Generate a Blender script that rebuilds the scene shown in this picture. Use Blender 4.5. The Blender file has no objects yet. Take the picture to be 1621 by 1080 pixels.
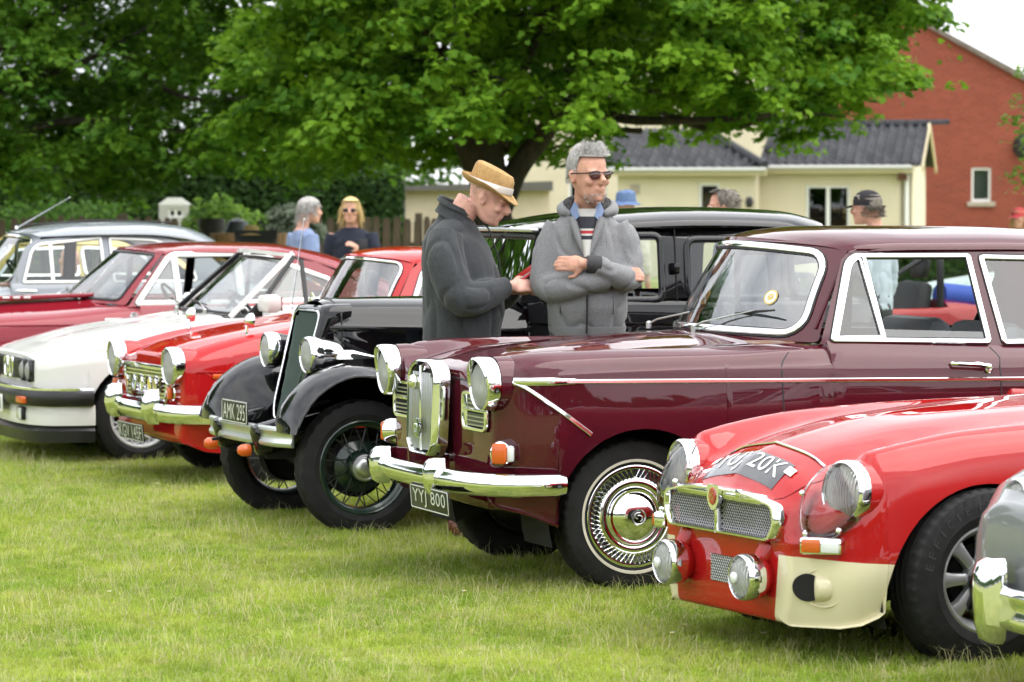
import bpy, bmesh, math, random
import numpy as np
from mathutils import Vector, Matrix, Quaternion, noise
from mathutils.geometry import delaunay_2d_cdt, tessellate_polygon
R = math.radians; PI = math.pi
sc = bpy.context.scene; COL = sc.collection
random.seed(7); np.random.seed(7)

# ------------------------------------------------------------------ camera
cam = bpy.data.cameras.new('camera'); camo = bpy.data.objects.new('camera', cam); COL.objects.link(camo)
camo.location = (0, 0, 1.65)
camo.rotation_euler = (PI/2 - math.atan(226/5400), 0, 0)
cam.lens = 5400/1621*36; cam.sensor_width = 36; cam.clip_start = .1; cam.clip_end = 2000
cam.dof.use_dof = True; cam.dof.focus_distance = 14.6; cam.dof.aperture_fstop = 5.6
sc.camera = camo

# ------------------------------------------------------------------ light: bright overcast
SUN_EL, SUN_AZ = 60, 100          # azimuth the light comes from, degrees clockwise from +Y
w = bpy.data.worlds.new('World'); sc.world = w; w.use_nodes = True
nt = w.node_tree; nt.nodes.clear()
def wn(t): return nt.nodes.new(t)
out = wn('ShaderNodeOutputWorld'); bg = wn('ShaderNodeBackground'); sky = wn('ShaderNodeTexSky')
sky.sky_type = 'NISHITA'; sky.sun_disc = False; sky.sun_elevation = R(SUN_EL); sky.sun_rotation = R(SUN_AZ); sky.dust_density = 3
tc = wn('ShaderNodeTexCoord'); mp = wn('ShaderNodeMapping'); mp.inputs['Scale'].default_value = (1, 1, 2.2)
nz = wn('ShaderNodeTexNoise'); nz.inputs['Scale'].default_value = 2.4; nz.inputs['Detail'].default_value = 6; nz.inputs['Roughness'].default_value = .55
rp = wn('ShaderNodeValToRGB'); rp.color_ramp.elements[0].position = .32; rp.color_ramp.elements[0].color = (6.2, 6.6, 7.3, 1)
rp.color_ramp.elements[1].position = .68; rp.color_ramp.elements[1].color = (13.2, 13.1, 13.0, 1)
mx = wn('ShaderNodeMixRGB'); mx.inputs[0].default_value = .88
L = nt.links.new
L(tc.outputs['Generated'], mp.inputs[0]); L(mp.outputs[0], nz.inputs['Vector']); L(nz.outputs['Fac'], rp.inputs[0])
L(sky.outputs[0], mx.inputs[1]); L(rp.outputs[0], mx.inputs[2]); L(mx.outputs[0], bg.inputs[0]); bg.inputs[1].default_value = .10
L(bg.outputs[0], out.inputs[0])
sl = bpy.data.lights.new('sun', 'SUN'); sl.energy = 1.5; sl.angle = R(70); sl.color = (1, .965, .91)
so = bpy.data.objects.new('sun', sl); COL.objects.link(so)
az = R(SUN_AZ); el = R(SUN_EL)
sd = Vector((math.sin(az)*math.cos(el), math.cos(az)*math.cos(el), math.sin(el)))
so.rotation_euler = sd.to_track_quat('Z', 'Y').to_euler(); so.location = (0, -5, 20)
sc.view_settings.view_transform = 'Standard'; sc.view_settings.look = 'None'
sc.view_settings.exposure = 1.18; sc.view_settings.gamma = 1; sc.view_settings.use_curve_mapping = False
sc.cycles.max_bounces = 6; sc.cycles.transparent_max_bounces = 14; sc.cycles.glossy_bounces = 4; sc.cycles.diffuse_bounces = 2; sc.cycles.transmission_bounces = 3
sc.cycles.use_adaptive_sampling = True; sc.cycles.adaptive_threshold = .024; sc.cycles.adaptive_min_samples = 12
sc.cycles.use_denoising = True; sc.cycles.caustics_reflective = False; sc.cycles.caustics_refractive = False

# ------------------------------------------------------------------ materials
def mat(name, col, rough=.5, metal=0., coat=0., spec=.5, var=0., vs=8., bump=0., bs=80., rvar=0., crough=.03, sheen=0., col2=None, stretch=None, tl=0.):
    m = bpy.data.materials.new(name); m.use_nodes = True; n = m.node_tree; b = n.nodes['Principled BSDF']; l = n.links.new
    b.inputs['Base Color'].default_value = (*col, 1); b.inputs['Roughness'].default_value = rough
    b.inputs['Metallic'].default_value = metal; b.inputs['Coat Weight'].default_value = coat
    b.inputs['Coat Roughness'].default_value = crough; b.inputs['Specular IOR Level'].default_value = spec
    b.inputs['Sheen Weight'].default_value = sheen
    if var or bump or rvar or col2:
        t = n.nodes.new('ShaderNodeTexCoord'); v = t.outputs['Object']
        if stretch:
            mm = n.nodes.new('ShaderNodeMapping'); mm.inputs['Scale'].default_value = stretch; l(v, mm.inputs[0]); v = mm.outputs[0]
    if var or col2:
        z = n.nodes.new('ShaderNodeTexNoise'); z.inputs['Scale'].default_value = vs; z.inputs['Detail'].default_value = 5; l(v, z.inputs['Vector'])
        r = n.nodes.new('ShaderNodeValToRGB'); r.color_ramp.elements[0].position = .3; r.color_ramp.elements[1].position = .7
        c2 = col2 if col2 else tuple(min(1, c*(1+var)) for c in col); c1 = col if col2 else tuple(c*(1-var) for c in col)
        r.color_ramp.elements[0].color = (*c1, 1); r.color_ramp.elements[1].color = (*c2, 1)
        l(z.outputs['Fac'], r.inputs[0]); l(r.outputs[0], b.inputs['Base Color'])
    if rvar:
        z = n.nodes.new('ShaderNodeTexNoise'); z.inputs['Scale'].default_value = 6; z.inputs['Detail'].default_value = 6; l(v, z.inputs['Vector'])
        mr = n.nodes.new('ShaderNodeMapRange'); mr.inputs[3].default_value = max(0, rough-rvar); mr.inputs[4].default_value = rough+rvar
        l(z.outputs['Fac'], mr.inputs[0]); l(mr.outputs[0], b.inputs['Roughness'])
    if bump:
        z = n.nodes.new('ShaderNodeTexNoise'); z.inputs['Scale'].default_value = bs; z.inputs['Detail'].default_value = 4; l(v, z.inputs['Vector'])
        bp = n.nodes.new('ShaderNodeBump'); bp.inputs['Strength'].default_value = bump; bp.inputs['Distance'].default_value = .01
        l(z.outputs['Fac'], bp.inputs['Height']); l(bp.outputs[0], b.inputs['Normal'])
    if tl:
        o = n.nodes['Material Output']; tr = n.nodes.new('ShaderNodeBsdfTranslucent'); ms = n.nodes.new('ShaderNodeMixShader'); ms.inputs[0].default_value = tl
        tr.inputs[0].default_value = (*col, 1); l(b.outputs[0], ms.inputs[1]); l(tr.outputs[0], ms.inputs[2]); l(ms.outputs[0], o.inputs[0])
        if var or col2: l(r.outputs[0], tr.inputs[0])
    return m
def glass(name, tint=(.86, .91, .89), ior=1.75, rough=.0, bump=0., bs=60., stretch=None, haze=0., hcol=(.8, .8, .8), ribs=False):
    m = bpy.data.materials.new(name); m.use_nodes = True; n = m.node_tree; n.nodes.clear(); l = n.links.new
    o = n.nodes.new('ShaderNodeOutputMaterial'); f = n.nodes.new('ShaderNodeFresnel'); f.inputs[0].default_value = ior
    t = n.nodes.new('ShaderNodeBsdfTransparent'); t.inputs[0].default_value = (*tint, 1)
    g = n.nodes.new('ShaderNodeBsdfGlossy'); g.inputs['Roughness'].default_value = rough; g.inputs[0].default_value = (1, 1, 1, 1)
    x = n.nodes.new('ShaderNodeMixShader'); l(f.outputs[0], x.inputs[0]); l(t.outputs[0], x.inputs[1]); l(g.outputs[0], x.inputs[2])
    res = x.outputs[0]
    if haze:
        d = n.nodes.new('ShaderNodeBsdfDiffuse'); d.inputs[0].default_value = (*hcol, 1); y = n.nodes.new('ShaderNodeMixShader'); y.inputs[0].default_value = haze
        l(res, y.inputs[1]); l(d.outputs[0], y.inputs[2]); res = y.outputs[0]
    l(res, o.inputs[0])
    if bump:
        c = n.nodes.new('ShaderNodeTexCoord'); mm = n.nodes.new('ShaderNodeMapping'); mm.inputs['Scale'].default_value = stretch or (1, 1, 1)
        wv = n.nodes.new('ShaderNodeTexWave' if ribs else 'ShaderNodeTexNoise'); wv.inputs['Scale'].default_value = bs
        if ribs: wv.bands_direction = 'Y'; wv.inputs['Distortion'].default_value = 1.5; wv.inputs['Detail Scale'].default_value = 3
        l(c.outputs['Object'], mm.inputs[0]); l(mm.outputs[0], wv.inputs['Vector'])
        bp = n.nodes.new('ShaderNodeBump'); bp.inputs['Strength'].default_value = bump; bp.inputs['Distance'].default_value = .01
        l(wv.outputs['Fac'], bp.inputs['Height']); l(bp.outputs[0], g.inputs['Normal']); l(bp.outputs[0], f.inputs['Normal'])
        if haze: l(bp.outputs[0], d.inputs['Normal'])
    return m
def paint(name, col, rough=.5, spec=0., coat=1.): return mat(name, col, rough, coat=coat, spec=spec, rvar=.06, crough=.025, var=.03, vs=3)
M = dict(
    chrome=mat('chrome', (.83, .84, .85), .07, 1., rvar=.04), dull=mat('dull_metal', (.55, .56, .56), .35, 1., rvar=.1),
    alu=mat('silver_paint', (.5, .51, .52), .33, .75), rubber=mat('tyre_rubber', (.013, .013, .0135), .7, spec=.3, var=.35, vs=14, bump=.15, bs=160),
    blackrub=mat('black_rubber', (.012, .012, .013), .55), dark=mat('underbody_black', (.008, .008, .008), .9),
    black=mat('black_trim', (.012, .012, .013), .35, rvar=.1), steel=mat('steel', (.35, .35, .36), .4, .9, rvar=.1),
    whitewall=mat('cream_rubber', (.62, .58, .48), .6, var=.1), glass=glass('window_glass'), clear=glass('clear_cover', (.93, .94, .94), 1.5),
    screen=glass('windscreen_glass', (.62, .68, .66), 2.7), lens=glass('lamp_lens', (.9, .92, .92), 1.7, .05, 1., 26, (1, 1, 1), haze=.46, hcol=(.95, .96, .94), ribs=True),
    dscreen=glass('tinted_windscreen', (.36, .40, .39), 2.7), tinted=glass('dark_glass', (.25, .28, .28), 1.8), orange=mat('amber_lens', (.85, .16, .015), .15, coat=1., bump=.3, bs=220, tl=.3),
    wlens=mat('white_lens', (.75, .78, .78), .15, coat=1., bump=.3, bs=220), redlens=mat('red_lens', (.55, .015, .01), .15, coat=1.),
    refl=mat('lamp_reflector', (.92, .92, .9), .3, .6, bump=.15, bs=60), plate=mat('plate_black', (.018, .02, .016), .4, rvar=.1), gplate=mat('glossy_plate', (.02, .02, .025), .3, coat=1.), silver=mat('plate_silver', (.72, .73, .7), .35, .3),
    platew=mat('plate_white', (.75, .75, .73), .5), seatgrey=mat('seat_leather_grey', (.26, .27, .29), .5, var=.15, bump=.1, bs=60), seatred=mat('seat_red', (.12, .02, .02), .5, var=.15),
    seatblack=mat('seat_black', (.02, .02, .022), .5, var=.2), dash=mat('dash_wood', (.16, .07, .03), .35, coat=.6, var=.3, stretch=(1, 6, 6)),
    headcloth=mat('head_lining', (.45, .43, .38), .9), paper=mat('paper', (.75, .74, .68), .7), goldp=mat('gold_print', (.55, .42, .12), .4, .5), greenenamel=mat('green_enamel', (.01, .10, .05), .2, coat=1.),
    redenamel=mat('red_enamel', (.4, .02, .015), .2, coat=1.), yellowenamel=mat('yellow_enamel', (.75, .5, .03), .2, coat=1.), blueenamel=mat('blue_enamel', (.03, .08, .3), .2, coat=1.),
)

# ------------------------------------------------------------------ mesh tools
TMP = bpy.data.scenes.new('workbench')
def evaluated(o):
    TMP.collection.objects.link(o); vl = TMP.view_layers[0]; vl.update(); me = bpy.data.meshes.new_from_object(o.evaluated_get(vl.depsgraph)); bpy.data.objects.remove(o); return me
def V(*a): return Vector(a)
def cr(pts, n=8, closed=False):
    """Catmull-Rom through the points, n samples per span"""
    P = np.array([tuple(p) for p in pts], float); N = len(P)
    if closed: p0, p1, p2, p3 = np.roll(P, 1, 0), P, np.roll(P, -1, 0), np.roll(P, -2, 0)
    else: E_ = np.vstack([2*P[0]-P[1], P, 2*P[-1]-P[-2]]); p0, p1, p2, p3 = E_[:-3], E_[1:-2], E_[2:-1], E_[3:]
    t = (np.arange(n)/n)[None, :, None]; p0, p1, p2, p3 = (q[:, None, :] for q in (p0, p1, p2, p3))
    r = .5*(2*p1+(p2-p0)*t+(2*p0-5*p1+4*p2-p3)*t*t+(3*p1-p0-3*p2+p3)*t**3); r = r.reshape(-1, P.shape[1])
    if not closed: r = np.vstack([r, P[-1]])
    return [tuple(map(float, q)) for q in r]
def rnd(pts, r=.03, n=4, closed=True):
    """round the corners of a polygon; r may be a list"""
    N = len(pts); res = []
    for i, p in enumerate(pts):
        rr = r[i] if isinstance(r, (list, tuple)) else r
        p = np.array(p, float)
        if (not closed and i in (0, N-1)) or rr <= 0: res.append(tuple(p)); continue
        a = np.array(pts[i-1], float)-p; b = np.array(pts[(i+1) % N], float)-p
        la, lb = np.linalg.norm(a), np.linalg.norm(b); q = min(rr, la*.49, lb*.49)
        A = p+a/la*q; B = p+b/lb*q
        for k in range(n+1):
            t = k/n; res.append(tuple((1-t)**2*A+2*t*(1-t)*p+t*t*B))
    return res
def inpoly(x, y, poly):
    c = False; j = len(poly)-1
    for i in range(len(poly)):
        if (poly[i][1] > y) != (poly[j][1] > y) and x < (poly[j][0]-poly[i][0])*(y-poly[i][1])/(poly[j][1]-poly[i][1])+poly[i][0]: c = not c
        j = i
    return c
class MB:
    def __init__(s): s.v = []; s.f = []
    def add(s, vs, fs):
        n = len(s.v); s.v += [tuple(p) for p in vs]; s.f += [tuple(i+n for i in f) for f in fs]; return s
    def grid(s, P, cu=False, cv=False):
        nu, nv = len(P), len(P[0]); fs = []
        for i in range(nu if cu else nu-1):
            for j in range(nv if cv else nv-1):
                i2, j2 = (i+1) % nu, (j+1) % nv; fs.append((i*nv+j, i*nv+j2, i2*nv+j2, i2*nv+j))
        return s.add([q for r in P for q in r], fs)
    def sweep(s, path, nrm, prof, closed=False, caps=True, scale=None):
        """prof: closed list of (along normal, along binormal); nrm: vector, list or function"""
        P = [Vector(p) for p in path]; N = len(P); rows = []
        for i in range(N):
            if closed: t = P[(i+1) % N]-P[i-1]
            else: t = P[min(i+1, N-1)]-P[max(i-1, 0)]
            t = t.normalized() if t.length > 1e-9 else Vector((1, 0, 0))
            n = Vector(nrm(P[i]) if callable(nrm) else (nrm[i] if isinstance(nrm, list) else nrm))
            b = t.cross(n); b = b.normalized() if b.length > 1e-6 else t.orthogonal().normalized(); n = b.cross(t)
            k = scale[i] if scale else 1
            rows.append([P[i]+n*(a*k)+b*(c*k) for a, c in prof])
        s.grid(rows, closed, True)
        if caps and not closed: s.add(rows[0], [tuple(range(len(prof)))]); s.add(rows[-1], [tuple(range(len(prof)))])
        return s
    def tube(s, path, r, n=8, closed=False, caps=True, flat=1.):
        P = [Vector(p) for p in path]; N = len(P); rr = r if isinstance(r, (list, tuple)) else [r]*N; rows = []; up = None
        for i in range(N):
            t = (P[(i+1) % N]-P[i-1]) if closed else (P[min(i+1, N-1)]-P[max(i-1, 0)])
            t = t.normalized() if t.length > 1e-9 else Vector((0, 0, 1))
            if up is None: up = t.orthogonal().normalized() if abs(t.z) > .9 else Vector((0, 0, 1))
            b = t.cross(up); b = b.normalized() if b.length > 1e-6 else t.orthogonal().normalized(); up = b.cross(t).normalized()
            rows.append([P[i]+up*(math.cos(2*PI*k/n)*rr[i]*flat)+b*(math.sin(2*PI*k/n)*rr[i]) for k in range(n)])
        s.grid(rows, closed, True)
        if caps and not closed: s.add(rows[0], [tuple(range(n))]); s.add(rows[-1], [tuple(range(n))])
        return s
    def lathe(s, prof, n=32, c=(0, 0, 0), ax=(0, 1, 0), a0=0., a1=2*PI, sy=1.):
        ax = Vector(ax).normalized(); u = Vector((0, 0, 1)) if abs(ax.z) < .9 else Vector((1, 0, 0)); u = (u-ax*u.dot(ax)).normalized(); w_ = ax.cross(u); c = Vector(c)
        full = abs(a1-a0-2*PI) < 1e-6; m = n if full else n+1
        rows = [[c+ax*h+u*(r*math.cos(a0+(a1-a0)*k/n)*sy)+w_*(r*math.sin(a0+(a1-a0)*k/n)) for k in range(m)] for r, h in prof]
        return s.grid(rows, False, full)
    def box(s, c, d, m=None, bev=0.):
        x, y, z = d[0]/2, d[1]/2, d[2]/2; b = min(bev, x, y, z)
        if b <= 0:
            vs = [Vector((i*x, j*y, k*z)) for i in (-1, 1) for j in (-1, 1) for k in (-1, 1)]
            fs = [(0, 1, 3, 2), (4, 6, 7, 5), (0, 4, 5, 1), (2, 3, 7, 6), (0, 2, 6, 4), (1, 5, 7, 3)]
        else:
            bm = bmesh.new(); bmesh.ops.create_cube(bm, size=1); bmesh.ops.scale(bm, vec=d, verts=bm.verts)
            bmesh.ops.bevel(bm, geom=bm.edges[:], offset=b, segments=2, profile=.5, affect='EDGES'); bm.verts.index_update()
            vs = [v.co.copy() for v in bm.verts]; fs = [tuple(v.index for v in f.verts) for f in bm.faces]; bm.free()
        if m is not None: vs = [m @ v for v in vs]
        return s.add([Vector(c)+v for v in vs], fs)
    def prism(s, pts, vec, cap=True):
        n = len(pts); vec = Vector(vec); A = [Vector(p) for p in pts]; B = [p+vec for p in A]
        fs = [(i, (i+1) % n, n+(i+1) % n, n+i) for i in range(n)]
        if cap:
            tri = tessellate_polygon([A]); fs += [tuple(t) for t in tri] + [tuple(n+i for i in reversed(t)) for t in tri]
        return s.add(A+B, fs)
    def ell(s, c, r, n=14, m=None):
        rows = []
        for i in range(n//2+1):
            th = PI*i/(n//2); rows.append([Vector((r[0]*math.sin(th)*math.cos(2*PI*k/n), r[1]*math.sin(th)*math.sin(2*PI*k/n), r[2]*math.cos(th))) for k in range(n)])
        if m is not None: rows = [[m @ p for p in q] for q in rows]
        return s.grid([[Vector(c)+p for p in q] for q in rows], False, True)
    def xf(s, m): s.v = [tuple(m @ Vector(p)) for p in s.v]; return s
    def mirror(s):
        n = len(s.v); s.v += [(x, -y, z) for x, y, z in s.v]; s.f += [tuple(reversed([i+n for i in f])) for f in s.f]; return s
    def mesh(s, name, smooth=40, weld=1e-5):
        me = bpy.data.meshes.new(name); me.from_pydata([tuple(p) for p in s.v], [], s.f)
        bm = bmesh.new(); bm.from_mesh(me)
        if weld: bmesh.ops.remove_doubles(bm, verts=bm.verts[:], dist=weld)
        bmesh.ops.recalc_face_normals(bm, faces=bm.faces[:]); bm.to_mesh(me); bm.free()
        if smooth: me.shade_smooth(); me.set_sharp_from_angle(angle=R(smooth))
        return me
    def build(s, name, m, par=None, smooth=40, weld=1e-5, matfn=None):
        me = s.mesh(name, smooth, weld); ms = m if isinstance(m, (list, tuple)) else [m]
        for q in ms: me.materials.append(M[q] if isinstance(q, str) else q)
        if matfn:
            for p in me.polygons: p.material_index = matfn(p.center)
        return link(bpy.data.objects.new(name, me), par)
def link(o, par=None):
    COL.objects.link(o); o.parent = par; return o
def tag(o, label=None, cat=None, group=None, kind=None):
    for k, v in (('label', label), ('category', cat), ('group', group), ('kind', kind)):
        if v: o[k] = v
    return o
def empty(name, loc=(0, 0, 0), rz=0., par=None):
    o = bpy.data.objects.new(name, None); o.location = loc; o.rotation_euler = (0, 0, rz); o.empty_display_size = .2; return link(o, par)
def panel(fn, outline, holes=(), res=.05):
    """triangulated patch of a surface fn(u,v)->xyz inside outline and outside holes"""
    pts = []; edges = []
    for lp in [outline]+list(holes):
        n0 = len(pts); pts += [Vector(p) for p in lp]; edges += [(n0+i, n0+(i+1) % len(lp)) for i in range(len(lp))]
    if res:
        xs = [p[0] for p in outline]; ys = [p[1] for p in outline]
        x = min(xs)+res/2
        while x < max(xs):
            y = min(ys)+res/2
            while y < max(ys):
                if inpoly(x, y, outline) and not any(inpoly(x, y, h) for h in holes): pts.append(Vector((x, y)))
                y += res
            x += res
    vs, es, fs, *_ = delaunay_2d_cdt(pts, edges, [], 1, 1e-6)
    F = []
    for f in fs:
        cx = sum(vs[i][0] for i in f)/len(f); cy = sum(vs[i][1] for i in f)/len(f)
        if inpoly(cx, cy, outline) and not any(inpoly(cx, cy, h) for h in holes): F.append(tuple(f))
    return MB().add([fn(v[0], v[1]) for v in vs], F)
def text(body, name, m, par, loc, rot, w_, h_, d=.002, spacing=1.):
    """lettering fitted to w_ x h_, as a mesh in the plane of rot (x right, y up)"""
    c = bpy.data.curves.new(name, 'FONT'); c.body = body; c.extrude = 0; c.space_character = spacing; c.resolution_u = 3
    me = evaluated(bpy.data.objects.new(name, c)); bpy.data.curves.remove(c)
    co = np.array([v.co for v in me.vertices]); lo, hi = co.min(0), co.max(0)
    for v in me.vertices: v.co = ((v.co.x-(lo[0]+hi[0])/2)/(hi[0]-lo[0])*w_, (v.co.y-(lo[1]+hi[1])/2)/(hi[1]-lo[1])*h_, d)
    me.materials.append(M[m] if isinstance(m, str) else m)
    o = link(bpy.data.objects.new(name, me), par); o.matrix_local = Matrix.Translation(loc) @ rot.to_4x4(); return o
def FRONT(tilt=0., yaw=0.): # text plane facing +x of a car (x right = +y ... seen from the front)
    m = Matrix(((0, 0, 1), (1, 0, 0), (0, 1, 0))); return Matrix.Rotation(yaw, 3, 'Z') @ Matrix.Rotation(tilt, 3, 'Y') @ m
def pchip(X, Yv, x):
    X = np.asarray(X); Yv = np.asarray(Yv); h = np.diff(X); d = np.diff(Yv, axis=0)/h.reshape(-1, *([1]*(Yv.ndim-1)))
    m = np.zeros_like(Yv)
    if len(X) > 2:
        w1 = (2*h[1:]+h[:-1]).reshape(-1, *([1]*(Yv.ndim-1))); w2 = (h[1:]+2*h[:-1]).reshape(-1, *([1]*(Yv.ndim-1)))
        a, b = d[:-1], d[1:]; ok = a*b > 0
        with np.errstate(divide='ignore', invalid='ignore'): hm = (w1+w2)/(w1/a+w2/b)
        m[1:-1] = np.where(ok, hm, 0)
    m[0] = d[0]; m[-1] = d[-1]
    i = int(np.clip(np.searchsorted(X, x)-1, 0, len(X)-2)); t = (x-X[i])/h[i]; t = min(max(t, 0), 1); H = h[i]
    return (1+2*t)*(1-t)**2*Yv[i]+t*(1-t)**2*H*m[i]+t*t*(3-2*t)*Yv[i+1]+t*t*(t-1)*H*m[i+1]
class Loft:
    """car body: half sections (y,z) from the centre line out and down, keyed along x"""
    def __init__(s, st, arches=(), mid=3, ns=6, dx=.06, nose=None, tail=None):
        s.X = [a for a, _ in sorted(st, key=lambda q: q[0])]; s.C = np.array([b for _, b in sorted(st, key=lambda q: q[0])], float)
        s.ar = arches; s.mid = mid; s.ns = ns; s.dx = dx; s.nose = nose; s.tail = tail; s.cache = {}
    def zb(s, x):
        for xc, zc, r in s.ar:
            if abs(x-xc) <= r: return zc+math.sqrt(max(0, r*r-(x-xc)**2))
        return None
    def sec(s, x, zb=None):
        if zb is None and x in s.cache: return s.cache[x]
        c = pchip(s.X, s.C, x); p = np.array(cr(c, s.ns)); p[0, 0] = 0
        if zb is None: s.cache[x] = p
        if zb is not None:
            N = len(p)-1; i = N
            while i > 0 and p[i, 1] < zb: i -= 1
            if i < N:
                te = i+(p[i, 1]-zb)/max(1e-9, p[i, 1]-p[i+1, 1]); tm = s.mid*s.ns
                t = np.arange(N+1, dtype=float); k = t > tm; t[k] = tm+(t[k]-tm)*(te-tm)/(N-tm)
                p = np.stack([np.interp(t, np.arange(N+1), p[:, j]) for j in (0, 1)], 1)
        return p
    def y_at(s, x, z):
        p = s.sec(x); m = int(np.argmax(p[:, 0]));
        for i in range(len(p)-2, -1, -1):
            a, b = p[i], p[i+1]
            if (a[1]-z)*(b[1]-z) <= 0 and abs(a[1]-b[1]) > 1e-9 and a[0] > .2: return a[0]+(b[0]-a[0])*(z-a[1])/(b[1]-a[1])
        return p[m, 0]
    def z_at(s, x, y):
        p = s.sec(x)
        for i in range(len(p)-1):
            a, b = p[i], p[i+1]
            if a[0] <= y <= b[0] and b[0] > a[0]: return a[1]+(b[1]-a[1])*(y-a[0])/(b[0]-a[0])
        return p[-1, 1]
    def mesh(s, flange=.05):
        xs = [(x, s.zb(x)) for x in s.X]
        for a, b in zip(s.X[:-1], s.X[1:]):
            n = max(1, int((b-a)/s.dx)); xs += [(a+(b-a)*k/n, s.zb(a+(b-a)*k/n)) for k in range(1, n)]
        for xc, zc, r in s.ar:
            xs += [(xc+r*math.cos(PI*k/20), zc+r*math.sin(PI*k/20)) for k in range(21)] + [(xc-r-1e-3, None), (xc+r+1e-3, None)]
        xs = sorted({round(x, 5): z for x, z in xs}.items(), key=lambda q: q[0])
        rows = []
        for x, zb in xs:
            if x < s.X[0]-1e-6 or x > s.X[-1]+1e-6: continue
            p = s.sec(x, zb); h = [(x, q[0], q[1]) for q in p]
            if flange: h.append((x, p[-1, 0]-flange, p[-1, 1]+.004) if zb is not None else h[-1])
            rows.append([(a, -b, c) for a, b, c in reversed(h)]+h[1:])
        def cap(row, spec):
            zc, lst = spec; return [[(q[0]+dx, q[1]*k, zc+(q[2]-zc)*k) for q in row] for dx, k in lst]
        if s.nose: rows = rows+cap(rows[-1], s.nose)
        if s.tail: rows = list(reversed(cap(rows[0], s.tail)))+rows
        return MB().grid(rows)
FACE = [(.012, .985), (.022, .955), (.027, .9), (.028, .5), (.028, 0)]
def resample(path, n):
    P = np.array(path, float); d = np.r_[0, np.cumsum(np.linalg.norm(np.diff(P, axis=0), axis=1))]; t = np.linspace(0, d[-1], n)
    return [tuple(np.interp(q, d, P[:, j]) for j in range(P.shape[1])) for q in t]
RECT = lambda a, b: [(0, -b), (a*.7, -b), (a, -b*.7), (a, b*.7), (a*.7, b), (0, b)]
# ================================================================== setting
def at(px, py, D): return Vector(((px-810.5)/5400*D, D, 1.65+(314-py)/5400*D))
def grass_mat(name, a, b, c, tl=.58):
    m = bpy.data.materials.new(name); m.use_nodes = True; n = m.node_tree; l = n.links.new; bs = n.nodes['Principled BSDF']; bs.inputs['Roughness'].default_value = .7; bs.inputs['Specular IOR Level'].default_value = .06
    g = n.nodes.new('ShaderNodeNewGeometry'); z1 = n.nodes.new('ShaderNodeTexNoise'); z1.inputs['Scale'].default_value = 1.3; z1.inputs['Detail'].default_value = 6; l(g.outputs['Position'], z1.inputs['Vector'])
    z2 = n.nodes.new('ShaderNodeTexNoise'); z2.inputs['Scale'].default_value = 9; z2.inputs['Detail'].default_value = 3; l(g.outputs['Position'], z2.inputs['Vector'])
    r1 = n.nodes.new('ShaderNodeValToRGB'); r1.color_ramp.elements[0].position = .35; r1.color_ramp.elements[1].position = .66; r1.color_ramp.elements[0].color = (*a, 1); r1.color_ramp.elements[1].color = (*b, 1)
    r2 = n.nodes.new('ShaderNodeValToRGB'); r2.color_ramp.elements[0].position = .5; r2.color_ramp.elements[1].position = .78; r2.color_ramp.elements[0].color = (0, 0, 0, 1); r2.color_ramp.elements[1].color = (1, 1, 1, 1)
    mx_ = n.nodes.new('ShaderNodeMixRGB'); l(z1.outputs['Fac'], r1.inputs[0]); l(z2.outputs['Fac'], r2.inputs[0]); l(r2.outputs[0], mx_.inputs[0]); l(r1.outputs[0], mx_.inputs[1]); mx_.inputs[2].default_value = (*c, 1)
    oi = n.nodes.new('ShaderNodeObjectInfo'); hs = n.nodes.new('ShaderNodeHueSaturation'); mr = n.nodes.new('ShaderNodeMapRange'); mr.inputs[3].default_value = .7; mr.inputs[4].default_value = 1.35; l(oi.outputs['Random'], mr.inputs[0]); l(mr.outputs[0], hs.inputs['Value']); l(mx_.outputs[0], hs.inputs['Color'])
    l(hs.outputs[0], bs.inputs['Base Color'])
    if tl:
        tr = n.nodes.new('ShaderNodeBsdfTranslucent'); l(hs.outputs[0], tr.inputs[0]); ms = n.nodes.new('ShaderNodeMixShader'); ms.inputs[0].default_value = tl; l(bs.outputs[0], ms.inputs[1]); l(tr.outputs[0], ms.inputs[2]); l(ms.outputs[0], n.nodes['Material Output'].inputs[0])
    return m
M['turf'] = grass_mat('turf', (.145, .18, .05), (.205, .225, .07), (.26, .25, .11), 0)
M['blade'] = grass_mat('grass_blade', (.25, .37, .05), (.40, .485, .08), (.52, .51, .16))
M['straw'] = grass_mat('dry_grass', (.52, .50, .26), (.58, .55, .32), (.47, .46, .22))
def ground_h(x, y): return .012*math.sin(x*.9+1)*math.sin(y*.7)+.010*noise.noise(Vector((x*.8, y*.8, 0)))
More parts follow.
